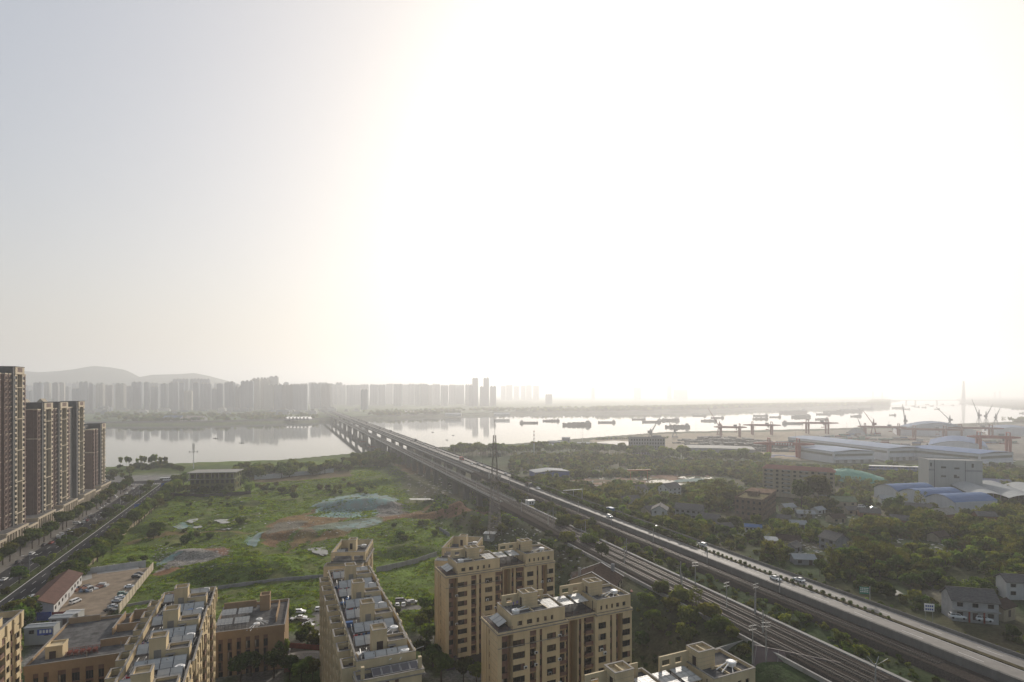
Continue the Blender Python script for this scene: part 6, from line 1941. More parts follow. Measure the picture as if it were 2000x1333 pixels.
notable = [(85, 95, 748, 2900, 1, 'bright edged slim cream tower behind the nearest street tower roofs'), (112, 123, 748, 2900, 1, 'second bright edged slim cream tower above the gabled tower roofs'),
    (470, 493, 745, 2850, 3, 'broad dark slab tower at the edge of the tall riverside cluster'), (491, 506, 740, 2950, 1, 'cream stepped tower beside the broad dark slab'), (506, 524, 740, 3000, 1, 'cream tower in the middle of the tall riverside cluster'), (525, 542, 736, 3050, 4, 'tallest pale tower of the riverside cluster'), (517, 533, 752, 2800, 1, 'cream lower tower before the tallest pale tower'),
    (534, 550, 752, 2820, 0, 'grey tower closing the tall riverside cluster'), (551, 571, 752, 2820, 2, 'brown grey slab beyond the tall cluster'), (572, 599, 752, 2820, 0, 'wide grey slab nearest the railway bridge head'),
    (606, 625, 750, 3100, 0, 'pale grey slab above the bridge head'), (626, 645, 751, 3150, 2, 'brown grey slab just past the bridge head'), (338, 366, 741, 3300, 0, 'wide tall grey block rising behind the row'), (371, 408, 741, 3300, 0, 'widest tall grey block behind the row'),
    (922, 933, 739, 3700, 3, 'slender dark twin tower on the left of the pair'), (944, 955, 739, 3700, 3, 'slender dark twin tower on the right of the pair'), (916, 923, 754, 3720, 3, 'lower tower attached to the first twin tower'), (937, 944, 756, 3720, 3, 'lower tower attached to the second twin tower'), (957, 969, 755, 3750, 3, 'short dark tower beside the twin towers'),
    (704, 717, 762, 2900, 3, 'small dark block before the faint tower row'), (1065, 1078, 771, 4300, 0, 'single low block beyond the far bank trees'), (1155, 1162, 758, 7000, 0, 'faint lone tower on the hazy horizon'), (1303, 1312, 754, 7000, 0, 'faint slim tower on the hazy horizon'), (1316, 1343, 762, 7000, 0, 'faint wide block on the hazy horizon'), (1238, 1252, 757, 7200, 0, 'faint pair of towers on the hazy horizon')]
for (a, b_, top, Y, tone, lab) in notable:
    city_tower(a, b_, top, Y, tone, lab)
g = random.Random(11)
words_ = ('slim', 'broad', 'twin bayed')
x = 48.0
while x < 470:
    w = g.uniform(9, 19)
    if not any(a - 2 < x + w / 2 < b_ + 2 and Y < 3000 for a, b_, top, Y, *_ in notable):
        tn = g.choice((0, 0, 2, 3, 3, 1))
        city_tower(x, x + w, g.choice((747, 748, 750, 753, 756, 760, 764)), g.uniform(2800, 2990), tn, f'{words_[0] if w < 12 else words_[1]} {TONE[tn]} tower in the front row of the far city, left of the tall cluster')
    x += w + g.uniform(.5, 6)
x = 46.0
while x < 660:
    w = g.uniform(8, 16)
    tn = g.choice((0, 4, 0, 3))
    city_tower(x, x + w, g.uniform(746, 755), g.uniform(3500, 4300), tn, f'{TONE[tn]} tower half hidden in the second row of the far city')
    x += w + g.uniform(0, 7)
x = 648.0
while x < 914:
    w = g.uniform(9, 17)
    city_tower(x, x + w, g.uniform(750, 753) + (x - 648) * .004, g.uniform(3700, 4300), g.choice((0, 4)), 'faint hazy slab in the tower row between the bridge and the twin towers')
    x += w + g.uniform(-1, 2)
x = 978.0
while x < 1042:
    w = g.uniform(8, 13)
    city_tower(x, x + w, g.uniform(752, 755), g.uniform(6300, 6900), 0, 'very faint tower right of the twin towers')
    x += w + g.uniform(1, 5)
# low buildings at their feet
for i in range(42):
    px = g.uniform(60, 700); Y = g.uniform(2250, 2700)
    w = g.uniform(8, 24)
    city_tower(px, px + w, HOR + (EYE - g.uniform(8, 24)) * FOC / Y, Y, g.choice((0, 1, 4)), 'low pale building behind the far bank trees', 'low buildings on the far bank', 'low_building', 2, 1)
# riverside halls
def ribbed(label, px, py, z, n, w, d, h):
    t = thing('ribbed_pavilion', label, 'pavilion', seen(px, py, z), R(-6), 'white ribbed roofs on the far bank')
    for i in range(n):
        b = MB(); x = (i - n / 2) * w
        b.loft([[(x + w * .8 * k / 6, y, h * math.sin(math.pi * k / 6)) for k in range(7)] for y in (0, d)], close=False)
        b.build('roof_vault', WHITE, t)
    b = MB(); b.box(-n * w / 2, n * w / 2, .5, d - .5, -3, .3); b.build('wall', WALLG, t)
ribbed('row of white ribbed roofs beside the bridge head', 580, 819, 6, 7, 12, 24, 7)
ribbed('row of white ribbed roofs on the far bank right of the bridge', 795, 806, 6, 7, 13, 26, 7)
for px, lab in ((333, 'pale blue gabled hall at the water edge, left one of two'), (375, 'pale gabled hall with a lit tan roof at the water edge')):
    house(lab, px, 822, 58, 34, 6, R(-4), WALLW, mat('tan_pale_roof', (.42, .35, .28), .8) if px > 350 else BLUEROOFP, 6, 1, roofh=9, name='riverside_hall', z=4)
house('long white low hall on the far bank below the twin towers', 885, 812, 60, 30, 5, 0, WALLW, WALLW, 5, 1, roofh=5, name='riverside_hall', z=4)
house('white low hall on the far bank toward the ships', 980, 812, 60, 30, 5, 0, WALLW, WALLW, 5, 1, roofh=5, name='riverside_hall', z=4)
# levee wall and promenade of the far bank
lv = MB()
xs = np.concatenate([np.linspace(-2200, 1400, 60)])
for xa, xb in zip(xs[:-1], xs[1:]):
    ya, yb = float(far_bank(xa)) + 22, float(far_bank(xb)) + 22
    lv.loft([[(xa, ya, -4), (xa, ya + 14, -4), (xa, ya + 14, 6.0), (xa, ya + 9, 6.0)], [(xb, yb, -4), (xb, yb + 14, -4), (xb, yb + 14, 6.0), (xb, yb + 9, 6.0)]])
tag(lv.build('levee', [mat('levee_stone', (.20, .175, .155), .9, var=.15, scale=.05)]), 'grey sloping levee along the far bank of the river', kind='structure')
rd = MB()
for (xa, ya, xb, yb) in ((-640, 2250, -150, 3100), (-520, 2350, 300, 3000)):
    dx, dy = xb - xa, yb - ya; l = math.hypot(dx, dy); nx, ny = -dy / l * 9, dx / l * 9
    rd.quad((xa - nx, ya - ny, 5.0), (xb - nx, yb - ny, 5.0), (xb + nx, yb + ny, 5.0), (xa + nx, ya + ny, 5.0))
tag(rd.build('far_road', [CONC]), 'pale roads leaving the far end of the bridge', kind='structure')

# hills
def ridge(name, label, prof, Y, depth):
    px = np.array([p[0] for p in prof], float); py = np.array([p[1] for p in prof], float)
    xs = np.linspace(px[0], px[-1], 150); ts = np.linspace(-1, 1, 40)
    XX, TT = np.meshgrid(xs, ts)
    top = EYE + (HOR - np.interp(XX, px, py)) * Y / FOC
    X = (XX - 1000) / FOC * Y; YY = Y + TT * depth
    Z = top * np.cos(TT * math.pi / 2) ** 1.3 * (1 - .25 * np.abs(TT) * (1 - fbm(X, YY, 500, 3, 4))) - 30 * np.abs(TT) + (fbm(X, YY, 240, 5, 4) - .5) * 40 * np.abs(TT) - 5
    C = np.zeros(X.shape + (3,)) + np.array((.05, .075, .035))
    return tag(put(name, grid_mesh(name, X, YY, Z, C, M_GROUND)), label, kind='structure')
ridge('hills', 'blue grey wooded hills behind the far city', [(-150, 735), (0, 728), (50, 724), (75, 726), (115, 724), (150, 720), (172, 716), (185, 714), (210, 716), (240, 721), (255, 730), (272, 736), (300, 731), (345, 730), (380, 728), (405, 733), (450, 745), (490, 757), (530, 768)], 5600, 700)
pole('thin mast on the summit of the wooded hills', 'summit_mast', 'mast', ((203 - 1000) / FOC * 5600, 5600, 345), 45, 1.2, GALV)

# ships
HULL = [mat('hull_grey', (.07, .075, .075), .6, var=.1), mat('hull_dark', (.045, .05, .05), .6, var=.1), mat('hull_brown', (.10, .075, .06), .6, var=.1)]
def barge(label, px0, px1, py, bridge_at, loaded, seed, group='cargo barges on the river', tall=1.0):
    Y = FOC * 95.0 / (py - HOR)
    L = (px1 - px0) / FOC * Y
    x = ((px0 + px1) / 2 - 1000) / FOC * Y
    t = thing('cargo_barge', label, 'barge', (x, Y, -5), R(random.Random(seed).uniform(-8, 8)), group)
    if bridge_at < 0:
        pass
    w = max(3.5, L * .075); h = max(2.6, L * .07)
    sgn = 1 if bridge_at < 0 else -1       # bow side
    prof = [(-.5, .72, .5), (-.46, .9, .1), (-.3, 1, -.3), (.38, 1, -.3), (.46, .7, .0), (.5, .12, .6)]
    b = MB()
    b.loft([[(sgn * a * L, -w * f * .9 * sgn, -1 + zz), (sgn * a * L, w * f * .9 * sgn, -1 + zz), (sgn * a * L, w * f * sgn, h * (1.25 if abs(a) > .44 else 1)), (sgn * a * L, -w * f * sgn, h * (1.25 if abs(a) > .44 else 1))] for a, f, zz in prof])
    b.build('hull', HULL[seed % 3], t)
    c = MB()
    n = 4
    for i in range(n):
        xa, xb = -.28 + i * .62 / n, -.28 + (i + .92) * .62 / n
        hh = h + (L * .045 * random.Random(seed * 5 + i).uniform(.5, 1.3) if loaded else .8)
        c.loft([[(sgn * xa * L, -w * .75 * sgn, h - .1), (sgn * xb * L, -w * .75 * sgn, h - .1), (sgn * xb * L, w * .75 * sgn, h - .1), (sgn * xa * L, w * .75 * sgn, h - .1)], [(sgn * (xa + .02) * L, -w * .45 * sgn, hh), (sgn * (xb - .02) * L, -w * .45 * sgn, hh), (sgn * (xb - .02) * L, w * .45 * sgn, hh), (sgn * (xa + .02) * L, w * .45 * sgn, hh)]])
    c.build('hatch', HULL[(seed + 1) % 3], t)
    s = MB()
    xs_ = sorted((sgn * -.46 * L, sgn * -.31 * L))
    hb_ = max(5, L * .085) * tall
    s.box(xs_[0], xs_[1], -w * .8, w * .8, h * .9, h + hb_ * .55); s.box(xs_[0] + L * .03, xs_[1] - L * .02, -w * .6, w * .6, h + hb_ * .55, h + hb_)
    s.bar((sum(xs_) / 2, 0, h + hb_), (sum(xs_) / 2, 0, h + hb_ * 1.7), .4)
    s.build('deckhouse', WALLG, t)
    m = MB(); m.bar((sgn * .44 * L, 0, h), (sgn * .44 * L, 0, h + hb_ * .9), .35); m.build('mast', HULL[1], t)
    return t
SH = [(1015, 1051, 827, -1, 0, 'dark barge with its deckhouse at the bridge end, first of the anchored ships'), (1060, 1093, 823, 1, 1, 'loaded barge second from the bridge, deckhouse toward the port'), (1098, 1155, 831, 1, 1, 'largest cargo ship, riding high alone in mid river'), (1168, 1202, 826, 1, 0, 'low flat barge just past the largest ship'),
 (1234, 1261, 820, 1, 0, 'small flat barge near the far bank before the port'), (1254, 1291, 825, 1, 0, 'flat barge nose to the small flat barge'), (1286, 1327, 822, 1, 1, 'bulky high barge beyond the small jib crane'), (1299, 1347, 835, 1, 1, 'long barge crossing behind the white turret jib crane'), (1353, 1379, 813, 1, 0, 'faint barge close to the far bank trees'), (1369, 1400, 823, 1, 1, 'barge passing behind the tall dark jib crane'), (1388, 1414, 817, 1, 0, 'barge doubled behind the tall jib crane barge'),
 (1470, 1500, 819, 1, 1, 'front barge of the rafted pair above the lone gantry'), (1471, 1500, 813, 1, 0, 'rear barge of the rafted pair above the lone gantry'), (1503, 1525, 815.5, 1, 0, 'short flat barge beside the rafted pair'), (1523, 1574, 807, 1, 1, 'long barge rafted under the wooded point'), (1544, 1584, 815.5, 1, 1, 'dark loaded barge before the rafted fleet'), (1594, 1622, 810, 1, 0, 'barge at the near corner of the big raft'), (1592, 1618, 820, 1, 1, 'dark barge with high stern above the framed gantry'), (1529, 1568, 828, -1, 0, 'long low barge moored behind the framed gantry'),
 (1607, 1649, 806.5, 1, 1, 'long barge in the big raft along the point'), (1643, 1685, 804, 1, 1, 'second long barge in the big raft along the point'), (1675, 1705, 799.5, 1, 0, 'outermost barge of the big raft'), (1660, 1683, 814, 1, 1, 'lone barge midstream before the low gantry'), (1736, 1750, 811.5, 1, 0, 'small flat barge midstream past the raft'), (1741, 1766, 798, 1, 1, 'pair of faint barges off the tip of the point'), (1765, 1777, 800, 1, 1, 'faint barge next to the tip pair'),
 (1779, 1787, 794, 1, 1, 'tiny hazy barge in the far reach beside the tip'), (1787, 1796, 795.5, 1, 1, 'tiny hazy barge second in the far reach'), (1800, 1809, 796.5, 1, 1, 'tiny hazy barge third in the far reach'), (1807, 1814, 790.5, 1, 1, 'tiny hazy barge under the distant bridge'), (1816, 1823, 793.5, 1, 1, 'tiny hazy barge mid channel'), (1825, 1835, 800, 1, 1, 'small dark barge nearer than the tiny ones'), (1838, 1843, 790, 1, 1, 'speck of a barge left of the bridge pylon'), (1858, 1863, 792, 1, 1, 'speck of a barge just left of the bridge pylon'), (1872, 1882, 789.5, 1, 1, 'barge at the foot of the bridge pylon'),
 (1988, 2012, 817, 1, 1, 'dark barge cut by the picture edge'), (1991, 1999, 808, 1, 0, 'small barge above the one at the picture edge'), (1975, 1990, 799, 1, 1, 'hazy barge along the right shore')]
for i, (a, b_, py, at, ld, lab) in enumerate(SH):
    barge(lab, a, b_, py, at, ld, i)
for (px, py, lab) in ((421, 857, 'slim fishing boat alone on the left reach of the river'), (472, 866, 'second slim fishing boat, lower on the left reach'), (845, 845, 'tiny dark boat nearest the bridge on the right reach'), (885, 851, 'tiny dark boat farther from the bridge'), (873, 860, 'tiny dark boat below the other two')):
    Y = FOC * 95 / (py - HOR)
    L = (10 if px < 500 else 5) / FOC * Y
    t = thing('fishing_boat', lab, 'boat', ((px - 1000) / FOC * Y, Y, -5), R(rnd.uniform(-6, 6)), 'small fishing boats')
    b = MB(); b.loft([[(a * L, -w_ * .09 * L, z0), (a * L, w_ * .09 * L, z0), (a * L, w_ * .12 * L, .7 + z1), (a * L, -w_ * .12 * L, .7 + z1)] for a, w_, z0, z1 in ((-.5, .3, .3, .35), (-.3, .9, -.2, 0), (.3, .9, -.2, 0), (.5, .2, .3, .5))]); b.build('hull', HULL[1], t)
    b = MB(); b.box(-.1 * L, .06 * L, -.5, .5, .5, 1.7); b.bar((0, 0, 1.6), (0, 0, 3.0), .3); b.build('cabin', HULL[0], t)

# distant cable-stayed bridge and pylons
Yb = 5400.0
t = thing('distant_bridge', 'faint cable stayed bridge with one tall pylon across the far reach', 'bridge', (0, Yb, 0), 0)
dk = MB(); dk.box((1640 - 1000) / FOC * Yb, (2150 - 1000) / FOC * Yb, -12, 12, 18, 23); dk.build('deck', CONC, t)
xp = (1882 - 1000) / FOC * Yb
b = MB()
for y in (-14, 14):
    b.loft([[(xp - 7, y - 5, -8), (xp + 7, y - 5, -8), (xp + 7, y + 5, -8), (xp - 7, y + 5, -8)], [(xp - 4, y * .2 - 4, 205), (xp + 4, y * .2 - 4, 205), (xp + 4, y * .2 + 4, 205), (xp - 4, y * .2 + 4, 205)]])
b.build('pylon', CONC, t)
b = MB()
for k in range(1, 12):
    for s in (-1, 1):
        b.bar((xp, 0, 80 + k * 10), (xp + s * (30 + k * 24), 0, 22), .35)
b.build('cable', GALV, t)['kind'] = 'stuff'
b = MB()
for px in (1700, 1770, 1788, 1830, 1930, 1975):
    x = (px - 1000) / FOC * Yb
    b.box(x - 4, x + 4, -6, 6, -8, 18)
b.build('pier', CONC, t)['kind'] = 'stuff'
for px, top, lab in ((1943, 766, 'faint lattice pylon beyond the distant bridge'), (1953, 764, 'second faint lattice pylon beyond the distant bridge'), (1705, 764, 'very faint lattice pylon above the wooded point'), (1723, 766, 'very faint second pylon above the wooded point')):
    Y = 5900.0
    t = thing('lattice_pylon', lab, 'pylon', ((px - 1000) / FOC * Y, Y, 0), 0, 'distant power line pylons')
    H_ = EYE - (top - HOR) * Y / FOC
    b = MB()
    for sx in (-1, 1):
        for sy in (-1, 1):
            b.bar((sx * 9, sy * 9, 0), (sx * 1, sy * 1, H_), 1.2)
    for k in range(6):
        z0, z1 = H_ * k / 6, H_ * (k + 1) / 6
        w0, w1 = 9 - 8 * k / 6, 9 - 8 * (k + 1) / 6
        b.bar((-w0, 0, z0), (w1, 0, z1), .7); b.bar((w0, 0, z0), (-w1, 0, z1), .7)
    b.build('lattice', GALV, t)
    b = MB()
    for z in (H_ * .8, H_ * .9):
        b.bar((-16, 0, z), (16, 0, z), 1.0)
    b.build('crossarm', GALV, t)

# ------------------------------------------------------------------ street, shops, car park, courtyard, waste field
PAVE = mat('paving', (.20, .185, .165), .9, var=.15, scale=.6)
ASPH2 = mat('street_asphalt', (.046, .045, .047), .9, var=.14, scale=.4)
SANDY = mat('dusty_concrete', (.26, .205, .15), .9, var=.16, scale=.25)
def sheet(name, label, rects, z0, z1, m, kind='structure'):
    b = MB()
    for (u0, u1, v0, v1) in rects:
        b.box(u0, u1, v0, v1, z0, z1, 0, MUV)
    return tag(b.build(name, [m]), label, kind=kind)
SV1 = 655
street = sheet('street', 'dark asphalt dual street along the towers', [(-114, -98.5, 60, SV1), (-131.5, -118.2, 60, SV1), (-165, -66, SV1 + .02, SV1 + 22)], -.4, .06, ASPH2)
sheet('median', 'grassy street median with trees', [(-118.2, -114.0, 60, SV1 - 12)], -.4, .18, mat('median_grass', (.06, .075, .025), .95, var=.4, scale=.5))
sheet('pavement', 'pale pavement and parking strip before the shops', [(-143.4, -131.5, 60, SV1)], -.4, .19, PAVE)
sheet('pavement', 'pavement along the waste field side of the street', [(-98.5, -95.2, 250, SV1)], -.4, .19, PAVE)
lm = MB()
lm.box(-113.7, -113.35, 60, SV1 - 8, .066, .074, 0, MUV)
lm.box(-117.95 - .5, -117.75 - .5, 60, SV1 - 8, .066, .074, 0, MUV)
v = 90
while v < SV1 - 14:
    for u in (-110.2, -106.5, -102.8, -123.0, -127.2):
        lm.box(u, u + .2, v, v + 5, .066, .074, 0, MUV)
    v += 12
for i in range(9):
    lm.box(-113.4 + i * 1.6, -112.7 + i * 1.6, SV1 - 7, SV1 - 3, .066, .074, 0, MUV)
    lm.box(-131 + i * 1.5, -130.3 + i * 1.5, SV1 - 7, SV1 - 3, .066, .074, 0, MUV)
for i in range(8):
    lm.box(-113 + i * 1.7, -112.2 + i * 1.7, 171, 176, .066, .074, 0, MUV)
for k in range(14):
    lm.box(-100 + k * 2.2, -99.2 + k * 2.2, SV1 + 8, SV1 + 8.3, .066, .074, 0, MUV)
    lm.box(-97.8, -93.8, SV1 + 2 + k * 1.3, SV1 + 2.6 + k * 1.3, .066, .074, 0, MUV)
lo = lm.build('lane_marking', [LINE], street); lo['kind'] = 'stuff'
# shops: two-storey arcade stepping up and down
SHC = [mat('sign_' + n, c, .6) for n, c in (('red', (.38, .06, .045)), ('orange', (.42, .15, .04)), ('white', (.55, .53, .5)), ('teal', (.06, .25, .27)), ('maroon', (.2, .05, .05)))]
shop = thing('shop_row', 'two storey cream shop row with pillars and coloured fascia signs under the towers', 'shops', uv(-143.4, 120, 0), TH)
wb, pl = MB(), MB()
L_ = 14.5
for k in range(33):
    y = k * L_
    hi = 10.4 if k % 3 else 8.2
    wb.box(-24, -1.2, y + .01, y + L_ - .01, 0, hi, 0)
    wb.box(-24, .25, y, y + L_, hi, hi + .8, 0); wb.box(-24, .55, y - .1, y + L_ + .1, hi + .8, hi + 1.15, 0)
    wb.box(-23.5, -.4, y + .5, y + L_ - .5, hi + 1.15, hi + 1.2, 2)
    for j in range(5):
        yy = y + .1 + j * (L_ - .9) / 4
        wb.box(-1.2, .1, yy, yy + .75, 0, hi, 0)
    for j in range(4):
        yy = y + .9 + j * (L_ - .9) / 4
        wb.box(-1.22, -1.1, yy + .05, yy + 2.4, .2, 3.2, 1); wb.box(-1.22, -1.1, yy + .05, yy + 2.4, 5.6, hi - 1.2, 1)
        s = MB(); s.box(-.9, -.6, yy + .04, yy + 2.55, 3.7, 4.9)
        if rnd.random() < .75:
            s.build('shop_sign', SHC[rnd.randrange(5)], shop)
wb.build('wall', [TC_, GLASS, ROOF], shop)
sl = MB()
def lampstreet(u, v, label):
    t = thing('street_lamp', label, 'street lamp', uv(u, v, 0.1), TH, 'tall street lamps in the median')
    b = MB(); b.cyl(0, 0, 0, 10, .14, .09, 0, 6); b.bar((0, 0, 9.8), (-2.4, 0, 10.3), .1); b.bar((0, 0, 9.8), (2.4, 0, 10.3), .1); b.build('post', GALV, t)
    b = MB(); b.box(-3.2, -2.2, -.2, .2, 10.2, 10.4); b.box(2.2, 3.2, -.2, .2, 10.2, 10.4); b.build('lamp_head', WHITE, t)
for v in (215, 255, 300, 345, 395, 450, 510, 570):
    lampstreet(-116, v, 'double armed grey street lamp in the tree median')
for p, lab in ((uv(-106, 200, 0), 'traffic light arm with two red lamps over the near carriageway'),):
    t = thing('traffic_light', lab, 'traffic light', p, TH)
    b = MB(); b.cyl(8.5, 0, 0, 6.4, .14, .1, 0, 6); b.bar((8.5, 0, 6.2), (-5, 0, 6.2), .14); b.build('post', GALV, t)
    for x in (-4.4, .2):
        b = MB(); b.box(x - .3, x + .3, -.25, .2, 5.4, 6.9); b.build('lamp_box', DARKM, t)
        b = MB(); b.box(x - .16, x + .16, -.28, -.26, 6.3, 6.7); b.build('red_lamp', mat('red_lamp', (.6, .03, .02), .4), t)
bs = mat('blue_road_sign', (.03, .10, .33), .5)
for (u, v, lab, w_, m_) in ((-99.5, 590, 'blue direction sign over the street before the junction', 7, bs), (-100, 486, 'small blue road sign among the roadside trees', 4, bs), (-131, 330, 'dark back of a big billboard standing above the parked cars', 9, DARKM)):
    t = thing('road_sign', lab, 'road sign', uv(u, v, 0), TH)
    b = MB(); b.cyl(w_ / 2, .2, 0, 6.4, .18, .15, 0, 6); b.build('post', GALV, t)
    b = MB(); b.box(-w_ / 2, w_ / 2, -.1, .1, 5.2, 8.6); b.build('panel', m_, t)
# coach at the junction
def coach(p, rz, label):
    t = thing('coach', label, 'bus', p, rz)
    b = MB(); b.loft([[(-6, -1.25, .4), (6, -1.25, .4), (6, 1.25, .4), (-6, 1.25, .4)], [(-6, -1.27, 1.6), (6, -1.27, 1.6), (6, 1.27, 1.6), (-6, 1.27, 1.6)], [(-6, -1.2, 3.2), (5.8, -1.2, 3.2), (5.8, 1.2, 3.2), (-6, 1.2, 3.2)], [(-5.8, -1.0, 3.4), (5.4, -1.0, 3.4), (5.4, 1.0, 3.4), (-5.8, 1.0, 3.4)]]); b.build('body', PAINTS['white'], t)
    w = MB()
    for s in (-1, 1):
        for i in range(6):
            w.box(-5.6 + i * 1.8, -4.0 + i * 1.8, s * 1.26 - .01, s * 1.26 + .01, 1.8, 2.9)
    w.box(5.86, 6.02, -1.1, 1.1, 1.5, 2.9); w.build('window', GLASS, t)
    b = MB(); b.box(-6.02, -3.4, -1.29, 1.29, .5, 3.0); b.build('livery', PAINTS['black'], t)
    for x in (-3.8, 3.9):
        for y in (-1.1, 1.1):
            put('wheel', WHEEL, t, Matrix.Translation((x, y, 0)) @ Matrix.Diagonal((1.5, 1.4, 1.5, 1)))
coach(uv(-112, SV1 + 13, .07), TH + R(8), 'white and black coach crossing the junction by the river')

def cars_at(lst, group, z=None, zz=.2):
    for px, py, kind, colr, rz, lab in lst:
        p = seen(px, py, zz) if z is None else seen(px, py, z)
        car(kind, colr, p, rz, lab, group)
AL = TH + R(90)       # along the street
cars_at([(8, 1134, 'saloon', 'white', AL, 'white car half cut by the picture edge, nearest in the street'), (38, 1108, 'suv', 'black', AL, 'black car with a bright windscreen beside the near pavement'), (62, 1084, 'suv', 'white', AL, 'white estate car at the kerb beside the small round tree'), (36, 1100, 'suv', 'grey', AL, 'dark car in the tree shade behind the white estate car'), (86, 1066, 'saloon', 'grey', AL, 'grey saloon half under the pavement trees'),
 (100, 1062, 'saloon', 'red', AL, 'dark red car with a lit tail lamp'), (112, 1050, 'suv', 'white', AL + .3, 'white car parked aslant below the billboard'), (122, 1045, 'saloon', 'white', AL + .3, 'white car next to the aslant one below the billboard'), (118, 1052, 'suv', 'silver', AL + .3, 'silver car in the cluster below the billboard'), (134, 1037, 'saloon', 'white', AL + .2, 'white car second cluster along the shops'), (136, 1042, 'saloon', 'silver', AL, 'silver car outside the second cluster'), (143, 1035, 'saloon', 'grey', AL, 'grey car partly behind the median tree'),
 (150, 1024, 'van', 'white', R(15), 'white pickup standing across the pavement'), (163, 1022, 'suv', 'white', AL + .4, 'white car beside the dark red one, third cluster'), (171, 1018, 'saloon', 'red', AL + .2, 'dark red car in the third cluster'), (166, 1015, 'saloon', 'silver', AL + .3, 'silver car in the third cluster'), (175, 1010, 'suv', 'silver', AL + .3, 'silver car farther back in the third cluster'), (186, 1017, 'saloon', 'silver', AL, 'silver car driving behind the median trees'), (179, 1010, 'suv', 'grey', AL + .3, 'grey car at the back of the third cluster'),
 (196, 994, 'saloon', 'white', AL, 'white car at the kerb, first of the upper row'), (202, 990, 'saloon', 'silver', AL, 'silver car second in the upper row'), (208, 986, 'suv', 'silver', AL, 'silver car third in the upper row'), (213, 983, 'saloon', 'black', AL, 'black car fourth in the upper row'), (214, 978, 'saloon', 'grey', AL, 'grey car before the pair by the bend'), (226, 973, 'suv', 'white', AL, 'white car of the pair by the bend'), (224, 970, 'suv', 'silver', AL, 'silver car of the pair by the bend'), (247, 965, 'saloon', 'white', AL, 'white car pulling out near the junction'), (244, 960, 'saloon', 'black', AL, 'black car parked near the junction'), (248, 958, 'suv', 'grey', AL, 'grey car parked near the junction'), (260, 956, 'saloon', 'white', AL, 'white car nearest the junction'), (258, 951, 'suv', 'grey', AL, 'dark grey car last before the junction'), (264, 948, 'saloon', 'silver', AL, 'silver car last before the junction')], 'cars along the street')
# ---- car park behind its wall
ZC_ = 1.6
def gzx(p): return gz(p.x, p.y)
pk = MB()
lot = [seen(112, 1200, ZC_), seen(205, 1203, ZC_), seen(297, 1108, ZC_), seen(155, 1122, ZC_)]
pk.prism([(p.x, p.y) for p in lot], -1, ZC_)
tag(pk.build('car_park', [SANDY]), 'dusty concrete car park beside the street', kind='structure')
lw = MB()
a, b_ = seen(150, 1124, ZC_ + .01), seen(275, 1108, ZC_ + .01)
lw.quad(*[tuple(seen(x, y, ZC_ + .012)) for x, y in ((150, 1138), (180, 1130), (178, 1116), (156, 1122))])
lw.quad(*[tuple(seen(x, y, ZC_ + .012)) for x, y in ((190, 1122), (272, 1111), (270, 1105), (186, 1115))])
tag(lw.build('concrete_slab', [CONC]), 'pale concrete slabs at the back of the car park', kind='structure')
def wall_line(label, pts, h, m, seg=4.0, cap=True, name='boundary_wall', t=.3, group=None):
    r = thing(name, label, 'wall', pts[0], 0, group)
    for a, b_ in zip(pts[:-1], pts[1:]):
        d = b_ - a; L = d.length; n = max(1, int(L / seg)); th = math.atan2(d.y, d.x)
        w = MB(); s = L / n
        w.box(.02, s - .02, -t / 2, t / 2, -1.5, h)
        if cap: w.box(0, .45, -t / 2 - .12, t / 2 + .12, -1.5, h + .25)
        me = w.mesh('wall_panel', [m])
        for i in range(n):
            p = a + d * (i / n) - pts[0]
            put('wall_panel', me, r, T(p.x, p.y, p.z, th))
    return r
wall_line('white wall along the back of the car park', [seen(155, 1122, ZC_), seen(285, 1104, ZC_)], 2.4, WALLW, 6)
wall_line('pale wall with piers on the field side of the car park', [seen(232, 1192, ZC_), seen(299, 1107, ZC_)], 2.2, TC_, 5)
wall_line('short white wall on the street side of the car park', [seen(134, 1140, ZC_), seen(156, 1120, ZC_)], 2.2, WALLW, 5)
cars_at([(273, 1123, 'saloon', 'black', R(8), 'black saloon farthest back in the car park'), (268, 1129, 'suv', 'black', R(8), 'black off-roader second from the back of the car park'), (254, 1148, 'saloon', 'white', R(10), 'white saloon alone in the middle of the car park row'), (241, 1163, 'suv', 'green', R(12), 'dark green car at the top of the packed car park row'), (237, 1169, 'saloon', 'white', R(10), 'white car below the dark green one'), (230, 1176, 'saloon', 'silver', R(8), 'silver car in the packed car park row'), (222, 1187, 'saloon', 'silver', R(5), 'silver roofed car near the low end of the row'), (216, 1194, 'saloon', 'black', R(8), 'black car at the low end of the row')], 'cars in the walled car park', ZC_ + .02)
cars_at([(147, 1178, 'van', 'white', AL - .5, 'white van with a dark stripe beside the red roofed shed')], 'cars in the walled car park', ZC_ + .02)
cars_at([(125, 1266, 'saloon', 'white', R(12), 'white car below the green bank behind the low building'), (168, 1257, 'suv', 'white', R(14), 'white off-roader beside the roof wall of the low building')], 'cars behind the low building', 4)
